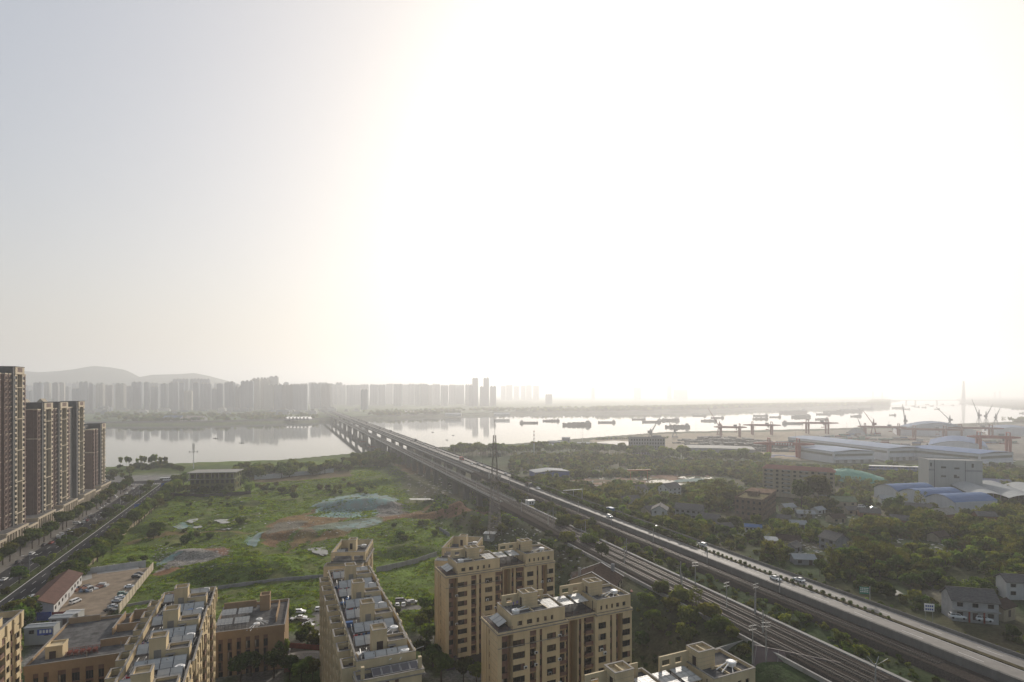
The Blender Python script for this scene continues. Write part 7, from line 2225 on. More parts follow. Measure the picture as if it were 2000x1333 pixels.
# long shed with red brown roof
a, b_ = seen(105, 1203, ZC_), seen(160, 1140, ZC_)
d = b_ - a
th = math.atan2(d.y, d.x)
house('long white shed with a red brown roof between street and car park', 0, 0, d.length, 10, 4.6, th, WALLW, mat('red_brown_roof', (.105, .055, .042), .8, var=.2, scale=.6), 9, 1, roofh=2.2, name='shed', p=(a + b_) / 2 + Vector((0, 0, 0)), side_win=0)
ct = thing('advert_board', 'blue and red advert sheets on the end of the red roofed shed', 'banner', seen(72, 1213, ZC_), R(10))
b = MB(); b.box(0, 5, -.1, 0, 0, 3.2); b.build('panel', mat('blue_banner', (.04, .08, .34), .7), ct)
b = MB(); b.box(5.2, 10, -.1, 0, .2, 3.0); b.build('panel', mat('red_banner', (.26, .05, .05), .7), ct)
for i, (px, py, w, dd, h, rz, lab) in enumerate(((68, 1190, 7, 5, 4.4, R(10), 'small white kiosk beside the street crossing'), (76, 1243, 9, 4, 3.0, R(12), 'pale site container with a blue advert panel'), (116, 1222, 7, 4, 2.6, R(10), 'grey container with open roof behind the car park'), (138, 1213, 5, 4, 2.6, R(8), 'white container next to the car park fence'))):
    c_ = house(lab, px, py, w, dd, h, rz, (WALLW, GREYCL, WALLG, WALLW)[i], (WALLW, TIN, TIN, WALLW)[i], 2, 1, roofh=.3, name='site_container', z=4 if i else 1, ov=.15)
    if i == 1:
        b = MB(); b.box(-.5, 4.2, -.12, -.1, .3, 2.4); b.build('panel', mat('blue_banner', (.04, .08, .3)), c_)
        b = MB()
        for j in range(4):
            b.box(.2 + j * 1.0, .9 + j * 1.0, -.135, -.122, 1.0, 2.1)
        b.build('lettering', WHITE, c_)
tent = thing('junk_heap', 'heap of white sacks, sheets and boards beside the red roofed shed', 'junk heap', seen(165, 1150, ZC_), 0)
g = random.Random(3)
for i in range(26):
    b = MB(); x, y = g.uniform(-7, 7), g.uniform(-4, 4); s = g.uniform(.6, 2.0)
    b.box(-s, s, -s * .6, s * .6, 0, g.uniform(.3, 1.4))
    b.build(g.choice(('sack', 'board', 'sheet')), g.choice((WALLW, WALLW, BLUEROOFP, BRICK, DARKM)), tent, M=T(x, y, 0, g.uniform(0, 3)) @ Matrix.Rotation(g.uniform(-.3, .3), 4, 'X'))
bank = MB()
g_ = [seen(62, 1250, 5), seen(180, 1228, 5), seen(178, 1245, 4), seen(62, 1275, 4)]
# ---- courtyard between the low building and the long block
yd = MB()
yd.prism([(p.x, p.y) for p in (seen(628, 1260, .5), seen(632, 1188, .5), seen(560, 1200, .5), seen(598, 1216, .5), seen(604, 1262, .5))], -.6, .5)
yd.prism([(p.x, p.y) for p in (seen(745, 1200, .5), seen(852, 1192, .5), seen(850, 1183, .5), seen(752, 1182, .5))], -.6, .5)
tag(yd.build('courtyard', [PAVE]), 'paved courtyard and drive between the flats', kind='structure')
cars_at([(586, 1198, 'suv', 'white', R(8), 'white off-roader at the grass edge of the courtyard'), (626, 1193, 'suv', 'white', R(20), 'white car half hidden by the central long block'), (564, 1211, 'saloon', 'silver', R(-15), 'silver car behind the courtyard bush'), (588, 1209, 'saloon', 'white', R(5), 'white saloon second in the courtyard row'), (600, 1217, 'suv', 'grey', R(-10), 'grey car third in the courtyard row'), (602, 1223, 'saloon', 'white', R(-10), 'white topped dark car last in the courtyard row'), (626, 1246, 'van', 'white', R(95), 'white van beside the foot of the long block')], 'cars in the courtyard', .52)
cars_at([(776, 1184, 'saloon', 'white', R(100), 'first white car of the pair right of the long block'), (788, 1183, 'saloon', 'white', R(100), 'second white car of the pair right of the long block'), (798, 1180, 'suv', 'grey', R(100), 'grey car beside the white pair'), (806, 1179, 'suv', 'silver', R(10), 'silver car under the courtyard trees'), (783, 1177, 'van', 'grey', R(10), 'grey van behind the white pair'), (848, 1186, 'suv', 'white', R(10), 'white car before the middle twin block')], 'cars right of the long block', .52)
pz = MB()
c_ = seen(598, 1288, .6)
pz.prism([(c_.x + math.cos(2 * math.pi * k / 20) * 9.5, c_.y + math.sin(2 * math.pi * k / 20) * 6.5) for k in range(20)], -.6, .6)
tag(pz.build('plaza', [CONC]), 'round paved garden plaza by the low courtyard building', kind='structure')
pz = MB()
rg = [(c_.x + math.cos(2 * math.pi * k / 20) * 6.5, c_.y + math.sin(2 * math.pi * k / 20) * 4.2) for k in range(20)]
pz.prism(rg, .604, .85)
o = pz.build('planter', [mat('gravel_bed', (.24, .23, .21), .9, var=.2, scale=2)]); tag(o, 'oval raised gravel bed on the garden plaza', 'planter')
wall_line('low red brick wall behind the garden plaza', [seen(560, 1262, .5), seen(628, 1268, .5)], 1.2, mat('red_court_wall', (.20, .06, .045), .8, var=.15), 5)
wall_line('low brick wall in front of the garden plaza', [seen(555, 1312, .3), seen(628, 1302, .3)], 1.2, BRICK, 5)
pole('white lamp post beside the garden plaza', 'lamp_post', 'street lamp', seen(566, 1300, .5), 5, .1, WHITE, .3)

# ---- walls and buildings round the waste field
gw = lambda pts: [on_ground(a, b_) for a, b_ in pts]
wall_line('grey concrete wall running across the field behind the flats', gw([(735, 1118), (775, 1110), (815, 1100), (853, 1087)]), 2.6, CONC, 5, False)
wall_line('dark old wall across the grass between the low building and the long block', gw([(425, 1152), (480, 1144), (560, 1134), (632, 1128)]), 1.6, WALLG, 6, False)
wall_line('short low wall in the grass beside the long block', gw([(248, 1186), (300, 1176)]), 1.2, CONC, 5, False)
wall_line('short dark wall behind the open rooftop frame', gw([(858, 1037), (878, 1049)]), 2.4, WALLG, 4, False)
wall_line('row of white site hoarding panels under the riverside trees', gw([(497, 937), (560, 932), (610, 927), (652, 923)]), 4.5, mat('white_hoarding', (.45, .45, .44), .7, var=.1), 6, True, 'hoarding')
wall_line('dark terrace wall with pale posts before the green walled villa', gw([(320, 970), (400, 972), (490, 966)]), 3.0, mat('dark_stone', (.075, .07, .06), .9, var=.2), 9, True, 'terrace_wall')
wall_line('tan street side wall along the field', [uv(-94.2, 250, 0), uv(-94.2, 420, 0), uv(-94.2, 600, 0)], 2.4, WALLY, 6)
GWALL = mat('green_wall', (.13, .14, .055), .85, var=.2, scale=.4)
vl = big_block('three storey villa with green walls and a flat projecting roof above the field', 'villa', 415, 958, 38, 18, 15, R(8), GWALL, 3, 9, 'flat', CONC, base=2, ww=2.4, wh=3.0, side=3, sideface=1)
b = MB(); b.box(-21, 21, -2.6, 19, 15.9, 16.5); b.box(-20, 20, -2.0, -.1, 10, 10.3)
for i in range(7):
    b.box(-19 + i * 6.2, -18.6 + i * 6.2, -2.2, -1.8, 10.3, 15.9)
b.build('roof_slab', CONC, vl)
hn = MB(); hn.box(-3, 3, -2.5, 2.5, -1, 3); hn.box(-3.4, 3.4, -2.9, 2.9, 3, 3.3)
hu = thing('equipment_hut', 'small grey hut with pale roof at the foot of the lattice mast', 'hut', on_ground(957, 1052), R(-10))
b = MB(); b.box(-3, 3, -2.5, 2.5, -1, 3); b.build('wall', WALLG, hu)
b = MB(); b.box(-3.4, 3.4, -2.9, 2.9, 3, 3.3); b.build('roof', TIN, hu)
b = MB(); b.box(-1.1, .4, -2.56, -2.5, .2, 2.2); b.build('door', WHITE, hu)
# lattice mast
p = on_ground(966, 1047)
H_ = 66 - p.z
lt = thing('lattice_mast', 'tall steel lattice communications mast with two antenna rings', 'mast', p, R(12))
MASTC = mat('mast_steel', (.20, .17, .15), .6, .3, var=.15)
b = MB()
wd = lambda f: 2.9 * (1 - f) ** 1.2 + .65
co_ = [(-1, -1), (1, -1), (1, 1), (-1, 1)]
n = 22
for k in range(n):
    f0, f1 = k / n, (k + 1) / n
    for i in range(4):
        x, y = co_[i]; x2, y2 = co_[(i + 1) % 4]
        w0, w1 = wd(f0), wd(f1)
        b.bar((x * w0, y * w0, f0 * H_), (x * w1, y * w1, f1 * H_), .24 - .08 * f0)
        b.bar((x * w0, y * w0, f0 * H_), (x2 * w1, y2 * w1, f1 * H_), .10)
        b.bar((x2 * w0, y2 * w0, f0 * H_), (x * w1, y * w1, f1 * H_), .10)
        b.bar((x * w1, y * w1, f1 * H_), (x2 * w1, y2 * w1, f1 * H_), .10)
b.build('lattice', MASTC, lt)
b = MB(); b.bar((0, 0, H_), (0, 0, H_ + 9), .14); b.build('spike', MASTC, lt)
for z, n_ in ((H_ - 12, 9), (H_ - 24, 11)):
    b = MB()
    for k in range(16):
        a0, a1 = 2 * math.pi * k / 16, 2 * math.pi * (k + 1) / 16
        b.bar((3.2 * math.cos(a0), 3.2 * math.sin(a0), z), (3.2 * math.cos(a1), 3.2 * math.sin(a1), z), .16); b.bar((3.2 * math.cos(a0), 3.2 * math.sin(a0), z + 1.1), (3.2 * math.cos(a1), 3.2 * math.sin(a1), z + 1.1), .1)
        if k % 4 == 0: b.bar((0, 0, z), (3.2 * math.cos(a0), 3.2 * math.sin(a0), z), .16)
    b.build('platform', MASTC, lt)
    am = MB(); am.box(-.22, .22, -.12, .12, -.9, 1.5); me = am.mesh('antenna', [GALV])
    for k in range(n_):
        a = 2 * math.pi * k / n_
        put('antenna', me, lt, T(3.5 * math.cos(a), 3.5 * math.sin(a), z + .6, a + math.pi / 2))
# monopole with cross arms
mp_ = thing('monopole_mast', 'white monopole with crossed antenna arms near the river', 'mast', seen(378, 916, 0), R(20))
b = MB(); b.cyl(0, 0, -1, 32, .55, .25, 0, 8); b.build('post', WHITE, mp_)
b = MB()
for k in range(4):
    a = math.pi / 2 * k
    b.bar((0, 0, 20), (4.5 * math.cos(a), 4.5 * math.sin(a), 20), .5)
    b.box(4.2 * math.cos(a) - .5, 4.2 * math.cos(a) + .5, 4.2 * math.sin(a) - .5, 4.2 * math.sin(a) + .5, 19.4, 21.2)
b.build('platform', GALV, mp_)
b = MB()
for z in (23, 25, 27, 29):
    for k in range(3):
        a = k * 2.1 + z
        b.box(1.0 * math.cos(a) - .3, 1.0 * math.cos(a) + .3, 1.0 * math.sin(a) - .3, 1.0 * math.sin(a) + .3, z - .9, z + .9)
b.build('antenna', GALV, mp_)['kind'] = 'stuff'

# ---- pond, puddles, litter and netting on the field
WATERM = river.data.materials[0]
def pool(label, pts_px, name='puddle', lift=.12, z=None):
    pts = [on_ground(a, b_) for a, b_ in pts_px]
    zz = sorted(p.z for p in pts)[len(pts) // 2] + lift + .2 if z is None else z
    fine = []
    for i in range(len(pts)):
        p0, p1, p2, p3 = (pts[(i + k) % len(pts)] for k in (-1, 0, 1, 2))
        for t in (0, .2, .4, .6, .8):
            q = .5 * (2 * p1 + (p2 - p0) * t + (2 * p0 - 5 * p1 + 4 * p2 - p3) * t * t + (3 * p1 - p0 - 3 * p2 + p3) * t ** 3)
            fine.append(q + Vector((rnd.uniform(-.7, .7), rnd.uniform(-1.4, 1.4), 0)))
    pts = fine
    b = MB(); b.add([(p.x, p.y, zz) for p in pts], [tuple(range(len(pts)))])
    return tag(b.build(name, [WATERM]), label, kind='structure')
pool('pale still pond beside the long block', [(600, 1074), (618, 1071), (632, 1070), (641, 1082), (633, 1088), (622, 1086)], 'pond', .3)
for lab, pts in (('bright puddle in the field near the dark shrub', [(420, 1019), (447, 1015), (450, 1021), (432, 1024)]), ('thin puddle below the bright one', [(418, 1032), (450, 1031), (447, 1035), (425, 1035)]), ('small puddle near the green net', [(366, 1017), (388, 1014), (380, 1020), (374, 1023)]), ('puddle beside the small green net', [(378, 1029), (395, 1026), (392, 1032), (380, 1033)]),
                 ('bright stream winding down by the lattice mast hut', [(985, 1031), (1003, 1032), (1014, 1041), (1012, 1046), (1002, 1038), (988, 1035)]), ('lower pool of the stream by the lattice mast hut', [(1013, 1046), (1022, 1052), (1028, 1056), (1021, 1056)]), ('pool at the end of the stream behind the middle twin block', [(1046, 1062), (1064, 1060), (1064, 1067), (1050, 1068)]), ('long pale wet track pointing to the viaduct', [(802, 985), (842, 974), (846, 977), (806, 990)]), ('bright pool between the viaduct piers', [(868, 945), (881, 940), (881, 946), (870, 950)])):
    pool(lab, pts)
pool('dark pond among the trees beyond the highway sign', [(1714, 1150), (1722, 1144), (1738, 1153), (1760, 1160), (1758, 1166), (1726, 1160)], 'pond', .3)
for i, (px, py, w, h) in enumerate(((1335, 928, 16, 3), (1290, 942, 30, 3), (1360, 935, 40, 3), (1210, 945, 26, 2), (1255, 936, 18, 2), (1320, 948, 24, 2), (1180, 935, 16, 2))):
    pool('bright shallow flood on the red earth site', [(px - w, py), (px, py - h), (px + w, py - .5), (px, py + h)], lift=.1)
# white litter and rubble: nobody could count it
g = random.Random(9)
rub, rub2 = MB(), MB()
def litter(px0, px1, py0, py1, n, s0, s1, mb):
    for _ in range(n):
        p = on_ground(g.uniform(px0, px1), g.uniform(py0, py1))
        s = g.uniform(s0, s1); a = g.uniform(0, 3.14)
        mb.add([(math.cos(a + k * 1.571 + g.uniform(-.4, .4)) * s * (1.3 if k % 2 else .7), math.sin(a + k * 1.571) * s, g.uniform(.0, .25)) for k in range(4)] + [(0, 0, g.uniform(.25, .6) * min(s, 1.2))], [(0, 1, 4), (1, 2, 4), (2, 3, 4), (3, 0, 4)], 0, Matrix.Translation(p))
litter(795, 885, 922, 982, 120, .5, 1.8, rub)
litter(640, 790, 968, 1012, 70, .4, 1.2, rub)
litter(560, 760, 1010, 1055, 90, .3, .9, rub)
litter(360, 520, 940, 1040, 60, .4, 1.3, rub)
litter(300, 455, 1064, 1108, 260, .2, .7, rub)
litter(960, 1060, 1030, 1075, 90, .3, 1.0, rub)
litter(1130, 1390, 925, 955, 120, .6, 2.2, rub)
litter(780, 880, 1000, 1040, 25, .4, 1.2, rub)
litter(1520, 1640, 1050, 1090, 110, .4, 1.3, rub)
litter(1560, 1720, 985, 1030, 90, .5, 1.5, rub)
litter(1750, 1860, 1045, 1090, 90, .4, 1.2, rub)
litter(1020, 1180, 1060, 1130, 40, .3, .9, rub)
tag(rub.build('rubble', [mat('white_rubble', (.42, .40, .37), .9, var=.25, scale=.5)]), 'white rubble, plastic and broken board scattered over the ground', kind='stuff')
litter(295, 455, 1066, 1112, 420, .25, .8, rub2)
litter(735, 800, 975, 1005, 220, .4, 1.2, rub2)
litter(600, 790, 965, 1000, 200, .4, 1.0, rub2)
litter(520, 640, 1015, 1075, 150, .3, .8, rub2)
tag(rub2.build('rubble', [mat('grey_rubble', (.20, .185, .165), .9, var=.3, scale=.6)]), 'grey broken stone on the earth heaps', kind='stuff')
nm_ = mat('teal_netting', (.16, .27, .25), .85, var=.3, scale=.25, stretch=(1, .5, 1), dirt=(.20, .20, .17))
def net(label, poly, lift=.35):
    """a sheet of netting lying over the heap"""
    pts = [on_ground(a, b_) for a, b_ in poly]
    xs = [p.x for p in pts]; ys = [p.y for p in pts]
    n = 34
    X, Y = np.meshgrid(np.linspace(min(xs), max(xs), n), np.linspace(min(ys), max(ys), n))
    Z = ground_z(X, Y) + lift + (fbm(X, Y, 3, 4, 3) - .5) * .9
    inside = in_poly(X + (fbm(X, Y, 6, 2, 2) - .5) * 6, Y + (fbm(X, Y, 6, 5, 2) - .5) * 8, pts)
    b = MB()
    vs = np.stack([X, Y, Z], -1).reshape(-1, 3).tolist()
    fs = [(j * n + i, j * n + i + 1, (j + 1) * n + i + 1, (j + 1) * n + i) for j in range(n - 1) for i in range(n - 1) if inside[j, i] and inside[j + 1, i + 1]]
    b.add(vs, fs)
    o = b.build('netting', [nm_], smooth_=True)
    return tag(o, label, 'netting')
net('large faded teal netting over the earth mound in the middle of the field', [(598, 993), (640, 975), (700, 965), (750, 967), (782, 976), (772, 988), (720, 997), (640, 996)])
net('teal netting hanging down the dark bank', [(478, 1064), (498, 1044), (515, 1040), (508, 1062), (492, 1074)], .5)
net('ragged grey green netting on the lower mound', [(650, 1030), (690, 1022), (740, 1014), (748, 1020), (700, 1034)], .15)
net('small bright green net beside the puddles', [(340, 1031), (356, 1022), (374, 1028), (362, 1035)], .4)
net('torn teal netting beside the gravel heap at the car park wall', [(298, 1106), (330, 1086), (352, 1078), (356, 1084), (320, 1104)], .3)

# ------------------------------------------------------------------ trees, shrubs, grass
g = random.Random(21)
def near_thing(x, y, lst, r):
    return any((x - a) ** 2 + (y - b_) ** 2 < (r + c) ** 2 for a, b_, c in lst)
BLOCK = []
for o in list(COL.objects):
    if o.parent is None and o.get('category') in ('house', 'building', 'warehouse', 'shed', 'apartment block', 'hut', 'cabin', 'car', 'van', 'earth heap', 'site container', 'villa'):
        r = 0
        for c in o.children:
            if c.type == 'MESH':
                r = max(r, max(Vector((v[0], v[1])).length for v in c.bound_box) * .62)
        BLOCK.append((o.location.x, o.location.y, min(r, 26)))
# deep buildings stand behind their front line: block the middle too
for (px, py, z, r) in ((1580, 950, 12, 22), (1880, 955, 10, 16), (1640, 860, 2, 60), (1760, 860, 2, 60), (1890, 870, 2, 70), (1500, 985, 14, 20), (1650, 930, 10, 28)):
    p = seen(px, py, z); BLOCK.append((p.x, p.y, r))
BLOCK += [(300, 392, 24), (295, 380, 22), (290, 410, 20), (255, 415, 0)]
# what stands near: for labels that say where a plant is
MARKS = [(o.location.x, o.location.y, t) for o in COL.objects if o.parent is None for k, t in (('white two storey house', 'white two storey house'), ('white three storey', 'white three storey house'), ('long two storey house', 'balcony house'), ('brown roofed farm', 'farm yard'), ('bare grey concrete', 'bare grey house'), ('low shed with broad', 'broad tin shed'), ('white farmhouse', 'farmhouse'), ('grey roofed house with', 'edge house'), ('green direction', 'green highway sign'), ('white notice', 'white notice board'), ('abandoned', 'abandoned building'), ('long six storey', 'red roofed block'), ('tall pale grey windowless', 'tall works building'), ('white warehouse under', 'vaulted warehouse'), ('open sided', 'arched shed'), ('low shed with dull', 'green roofed shed'), ('old tile roofed', 'tile roofed house'), ('courtyard house', 'pale ridged house'), ('white portable', 'blue roofed hut'), ('long shed with pale roof', 'blue clad shed'), ('orange yellow', 'orange site gantry'), ('grey sign gantry', 'sign gantry'), ('small white hut', 'stilted hut'), ('grey eight bay', 'office block'), ('front beige', 'front twin block'), ('middle beige', 'middle twin block'), ('cropped beige apartment block with twin', 'cropped block'), ('tall steel lattice', 'lattice mast'), ('three storey villa', 'villa'), ('long beige apartment block with a row', 'central long block'), ('house with steep', 'brown roofed house'), ('small grey hut', 'mast hut'), ('large faded', 'netted mound'), ('long low grey shed', 'long grey shed'), ('blue direction sign', 'blue street sign'), ('dark back', 'billboard'), ('traffic light', 'traffic lights'), ('low tan building with two', 'low courtyard building'), ('brick and cream tower', 'gabled tower'), ('dark grey tower', 'dark grey tower'), ('lowest brick', 'lowest tower')) if o.get('label', '').startswith(k)]
for px, py, z, t in ((1738, 1156, 17, 'dark pond'), (620, 1080, 1, 'pale pond'), (1835, 1085, 16, 'earth track'), (1930, 1080, 16, 'village edge'), (1950, 1130, 17, 'picture edge'), (1780, 1110, 16, 'earth slope'), (700, 920, 0, 'white hoarding'), (435, 1022, 0, 'bright puddle'), (380, 1080, 0, 'gravel heap'), (860, 950, 0, 'viaduct pool'), (1500, 1045, 14, 'scrub hollow'), (1650, 1120, 16, 'highway bend'), (1300, 945, 8, 'red earth site'), (1870, 1050, 15, 'old village houses'), (1690, 1050, 15, 'village yards')):
    p = seen(px, py, z); MARKS.append((p.x, p.y, t))
def by(x, y, lab):
    a, b_, t = min(MARKS, key=lambda q: (q[0] - x) ** 2 + (q[1] - y) ** 2)
    how = 'before' if y < b_ - 8 else 'behind' if y > b_ + 8 else 'beside'
    return f'{lab}, {how} the {t}'
_plant = plant
def plant(kind, x, y, s, label, group, *a, **k):
    if group:
        label = by(x, y, ('small ' if s < .8 else 'big ' if s > 1.25 else '') + label)
    return _plant(kind, x, y, s, label, group, *a, **k)
# street trees
for i, v in enumerate(np.arange(205, 630, 11.5)):
    p = uv(-116.2 + g.uniform(-.6, .6), v + g.uniform(-3, 3), .15)
    plant('round' if g.random() < .7 else 'shrub', p.x, p.y, g.uniform(1.0, 1.4), 'clipped tree in the street median', 'median street trees', .15)
for i, v in enumerate(np.arange(232, 640, 8.2)):
    p = uv(-135.6 + g.uniform(-1.5, 1.5), v + g.uniform(-2, 2), .15)
    if g.random() < .86:
        plant('round', p.x, p.y, g.uniform(1.3, 1.8), 'leafy tree on the shop pavement', 'pavement trees before the shops', .15)
for i, v in enumerate(np.arange(188, 640, 4.8)):
    p = uv(-93.6 + g.uniform(-2.2, 2.2), v + g.uniform(-2, 2), .15)
    if not near_thing(p.x, p.y, BLOCK, 1):
        plant(g.choice(('round', 'round', 'light', 'wide')), p.x, p.y, g.uniform(1.15, 1.7), 'roadside tree along the waste field', 'roadside trees beside the field', .1)
# riverside
for px in (235, 247, 253, 267, 276, 283, 291, 297, 302, 314, 323):
    p = seen(px + g.uniform(-1, 1), 913, 0)
    plant('light', p.x, p.y, g.uniform(.8, 1.1), 'slender pale riverside tree against the water', 'thin trees on the river bank', .2, sz=1.9)
for i in range(60):
    px = g.uniform(200, 345); p = seen(px, g.uniform(914, 940) if px < 258 else g.uniform(912, 919), 0)
    plant(g.choice(('wide', 'round', 'shrub')), p.x, p.y, g.uniform(.8, 1.3), 'dark bushy tree on the river bank', 'bushes on the near river bank', .1)
for (px, py, s) in ((358, 952, 1.5), (366, 966, 1.3), (382, 964, 1.3), (398, 968, 1.2), (425, 966, 1.3), (446, 964, 1.4), (466, 955, 1.6), (340, 955, 1.4), (352, 930, 1.7), (465, 930, 1.6)):
    p = seen(px, py, 0); plant('round', p.x, p.y, s, 'garden tree crowding round the villa', 'garden trees of the villa', .2)
for (px, py, k, s, lab) in ((487, 962, 'willow', 1.7, 'pale green weeping tree beside the villa'), (456, 958, 'blossom', 1.7, 'pink white blossoming tree at the villa corner'), (345, 945, 'wide', 1.5, 'broad dark tree at the street end of the villa'), (362, 938, 'round', 1.4, 'round tree touching the villa roof'), (350, 962, 'wide', 1.2, 'low spreading tree before the villa'), (410, 965, 'wide', 1.0, 'dark garden tree under the villa windows'), (440, 968, 'wide', 1.1, 'dark garden tree near the terrace wall'), (380, 968, 'round', 1.0, 'round garden tree near the terrace wall'), (335, 915, 'round', 1.0, 'small tree behind the villa roof'), (470, 940, 'wide', 1.4, 'broad tree behind the weeping tree'),
                        (300, 1052, 'wide', 1.1, 'dark bushy tree in the field near the street'), (308, 1034, 'wide', 1.0, 'dark shrubby tree in the upper field near the street'), (365, 1062, 'wide', 1.05, 'single dark tree by the gravel heap path'), (470, 1025, 'shrub', 2.6, 'loose dark shrub standing by the puddles'), (472, 1003, 'light', .8, 'small thin tree above the puddles'), (258, 1108, 'light', .9, 'thin tree behind the car park wall'), (282, 1105, 'light', .8, 'second thin tree behind the car park wall'),
                        (928, 990, 'light', .7, 'small tree under the viaduct'), (945, 1045, 'shrub', 2.4, 'dark shrub beside the mast hut'), (980, 1042, 'shrub', 2.2, 'dark shrub on the stream side of the mast hut'), (575, 975, 'wide', .9, 'dark bush at the edge of the netted mound'), (550, 965, 'wide', 1.0, 'dark bush row above the netted mound')):
    p = on_ground(px, py)
    plant(k, p.x, p.y, s, lab, None)
for i in range(110):
    px = g.uniform(462, 780); py = np.interp(px, [460, 560, 660, 770], [930, 926, 917, 906]) + g.uniform(-9, 8)
    p = seen(px, py, 0)
    if p.y < near_bank(p.x) - 10 and not near_thing(p.x, p.y, BLOCK, 0):
        plant(g.choice(('round', 'wide', 'light')), p.x, p.y, g.uniform(1.3, 2.0), 'dark tree of the riverside belt', 'tree belt between field and river')
for i in range(14):
    px = 690 + i * 5 + g.uniform(-2, 2); p = seen(px, 897 + g.uniform(-3, 5), 0)
    plant('round', p.x, p.y, g.uniform(1.2, 1.6), 'round tree silhouetted by the bridge', 'silhouetted bank trees by the bridge')
for i in range(40):
    px, py = g.uniform(500, 720), g.uniform(948, 966)
    p = on_ground(px, py)
    if g.random() < .6: plant('shrub', p.x, p.y, g.uniform(.9, 2.2), 'scrubby bush in the upper waste field', 'bushes of the waste field')
for (a, b_, c, d_, n) in ((740, 860, 1022, 1060, 10), (280, 420, 1000, 1065, 9), (860, 1000, 985, 1040, 24), (640, 760, 940, 960, 8), (310, 480, 968, 990, 14)):
    for i in range(n):
        p = on_ground(g.uniform(a, b_), g.uniform(c, d_))
        plant('shrub', p.x, p.y, g.uniform(.7, 1.9), 'scrubby bush in the waste field', 'bushes of the waste field')
# between the flats
for (px, py, k, s) in ((828, 1205, 'light', 1.25), (838, 1222, 'round', 1.2), (822, 1240, 'light', 1.1), (836, 1268, 'light', 1.2), (824, 1290, 'round', 1.2), (846, 1300, 'round', 1.1), (566, 1216, 'light', .85), (600, 1240, 'shrub', 2.0), (590, 1252, 'shrub', 1.8), (612, 1258, 'shrub', 1.8), (548, 1300, 'light', 1.2), (535, 1322, 'round', 1.3), (470, 1330, 'round', 1.2), (490, 1318, 'round', 1.1), (566, 1325, 'round', 1.1), (588, 1335, 'light', 1.2), (610, 1330, 'round', 1.0), (845, 1195, 'shrub', 2.2), (770, 1205, 'shrub', 2.0), (862, 1330, 'round', 1.2), (905, 1335, 'round', 1.1), (930, 1340, 'light', 1.1)):
    p = seen(px, py, .5)
    plant(k, p.x, p.y, s, 'garden tree between the blocks of flats', 'garden trees of the estate', .5)
# railway bank behind the flats
for (px, py, z, k, s, lab) in ((1108, 1105, 6, 'wide', 1.5, 'large round tree beside the middle twin block'), (1150, 1098, 9, 'wide', 1.5, 'large tree on the bank below the tracks'), (1098, 1075, 5, 'wide', 1.3, 'broad tree at the foot of the railway bank'), (1175, 1118, 12, 'round', 1.5, 'round tree above the brown roofed house'), (1135, 1070, 8, 'wide', 1.3, 'tree at the head of the railway bank'), (1165, 1080, 11, 'wide', 1.2, 'bushy tree close under the tracks'),
                          (1290, 1190, 12, 'wide', 1.5, 'dark tree below the sidings'), (1330, 1205, 12, 'wide', 1.6, 'tall dark tree on the steep bank'), (1360, 1215, 13, 'loose', 1.6, 'lit yellow green bushy tree beside the sidings'), (1385, 1235, 13, 'wide', 1.5, 'olive tree beside the sidings'), (1275, 1260, 6, 'round', 1.5, 'lone pale tree in the hollow'), (1345, 1260, 9, 'wide', 1.5, 'dark tree in the hollow by the front block'), (1410, 1255, 13, 'wide', 1.4, 'bush at the top of the yard wall'), (1310, 1232, 10, 'wide', 1.4, 'dark tree on the slope of the hollow'), (1395, 1270, 11, 'wide', 1.3, 'olive tree above the cropped block'), (1265, 1225, 8, 'wide', 1.3, 'dark tree beside the front block'), (1430, 1268, 14, 'wide', 1.1, 'bush above the yard wall')):
    p = seen(px, py, z); z_ = gz(p.x, p.y)
    plant(k, p.x, p.y, s * (.62 if px > 1250 else .78), lab, None)
for i in range(90):
    u, v = g.uniform(100, 127), g.uniform(95, 340)
    p = uv(u, v)
    if not near_thing(p.x, p.y, BLOCK, 3):
        plant(g.choice(('shrub', 'wide', 'shrub')), p.x, p.y, g.uniform(.6, 1.0) * (1.5 if g.random() < .3 and u < 114 else 1) * (.6 if u > 120 else 1), 'bush on the wooded railway bank', 'bushes on the railway bank', name='shrub')
for i in range(130):
    u, v = g.uniform(145.5, 154.8), g.uniform(105, 420)
    p = uv(u, v)
    plant('shrub', p.x, p.y, g.uniform(.7, 1.5), 'low scrub between the railway lines', 'scrub between the railway lines', name='shrub')
for i in range(26):
    u, v = g.uniform(142, 156), g.uniform(255, 420)
    p = uv(u, v)
    if v > 330 or u > 146:
        plant('wide', p.x, p.y, g.uniform(.6, .9), 'tree growing between the two railway lines', 'trees between the railway lines')
# roadside row beyond the highway
for i, v in enumerate(np.arange(215, 470, 4.6)):
    p = uv(g.uniform(184, 196), v + g.uniform(-2, 2))
    if not near_thing(p.x, p.y, BLOCK, 1):
        plant(g.choice(('light', 'light', 'round')), p.x, p.y, g.uniform(.62, .95), 'bright tree along the highway', 'roadside trees beyond the highway')
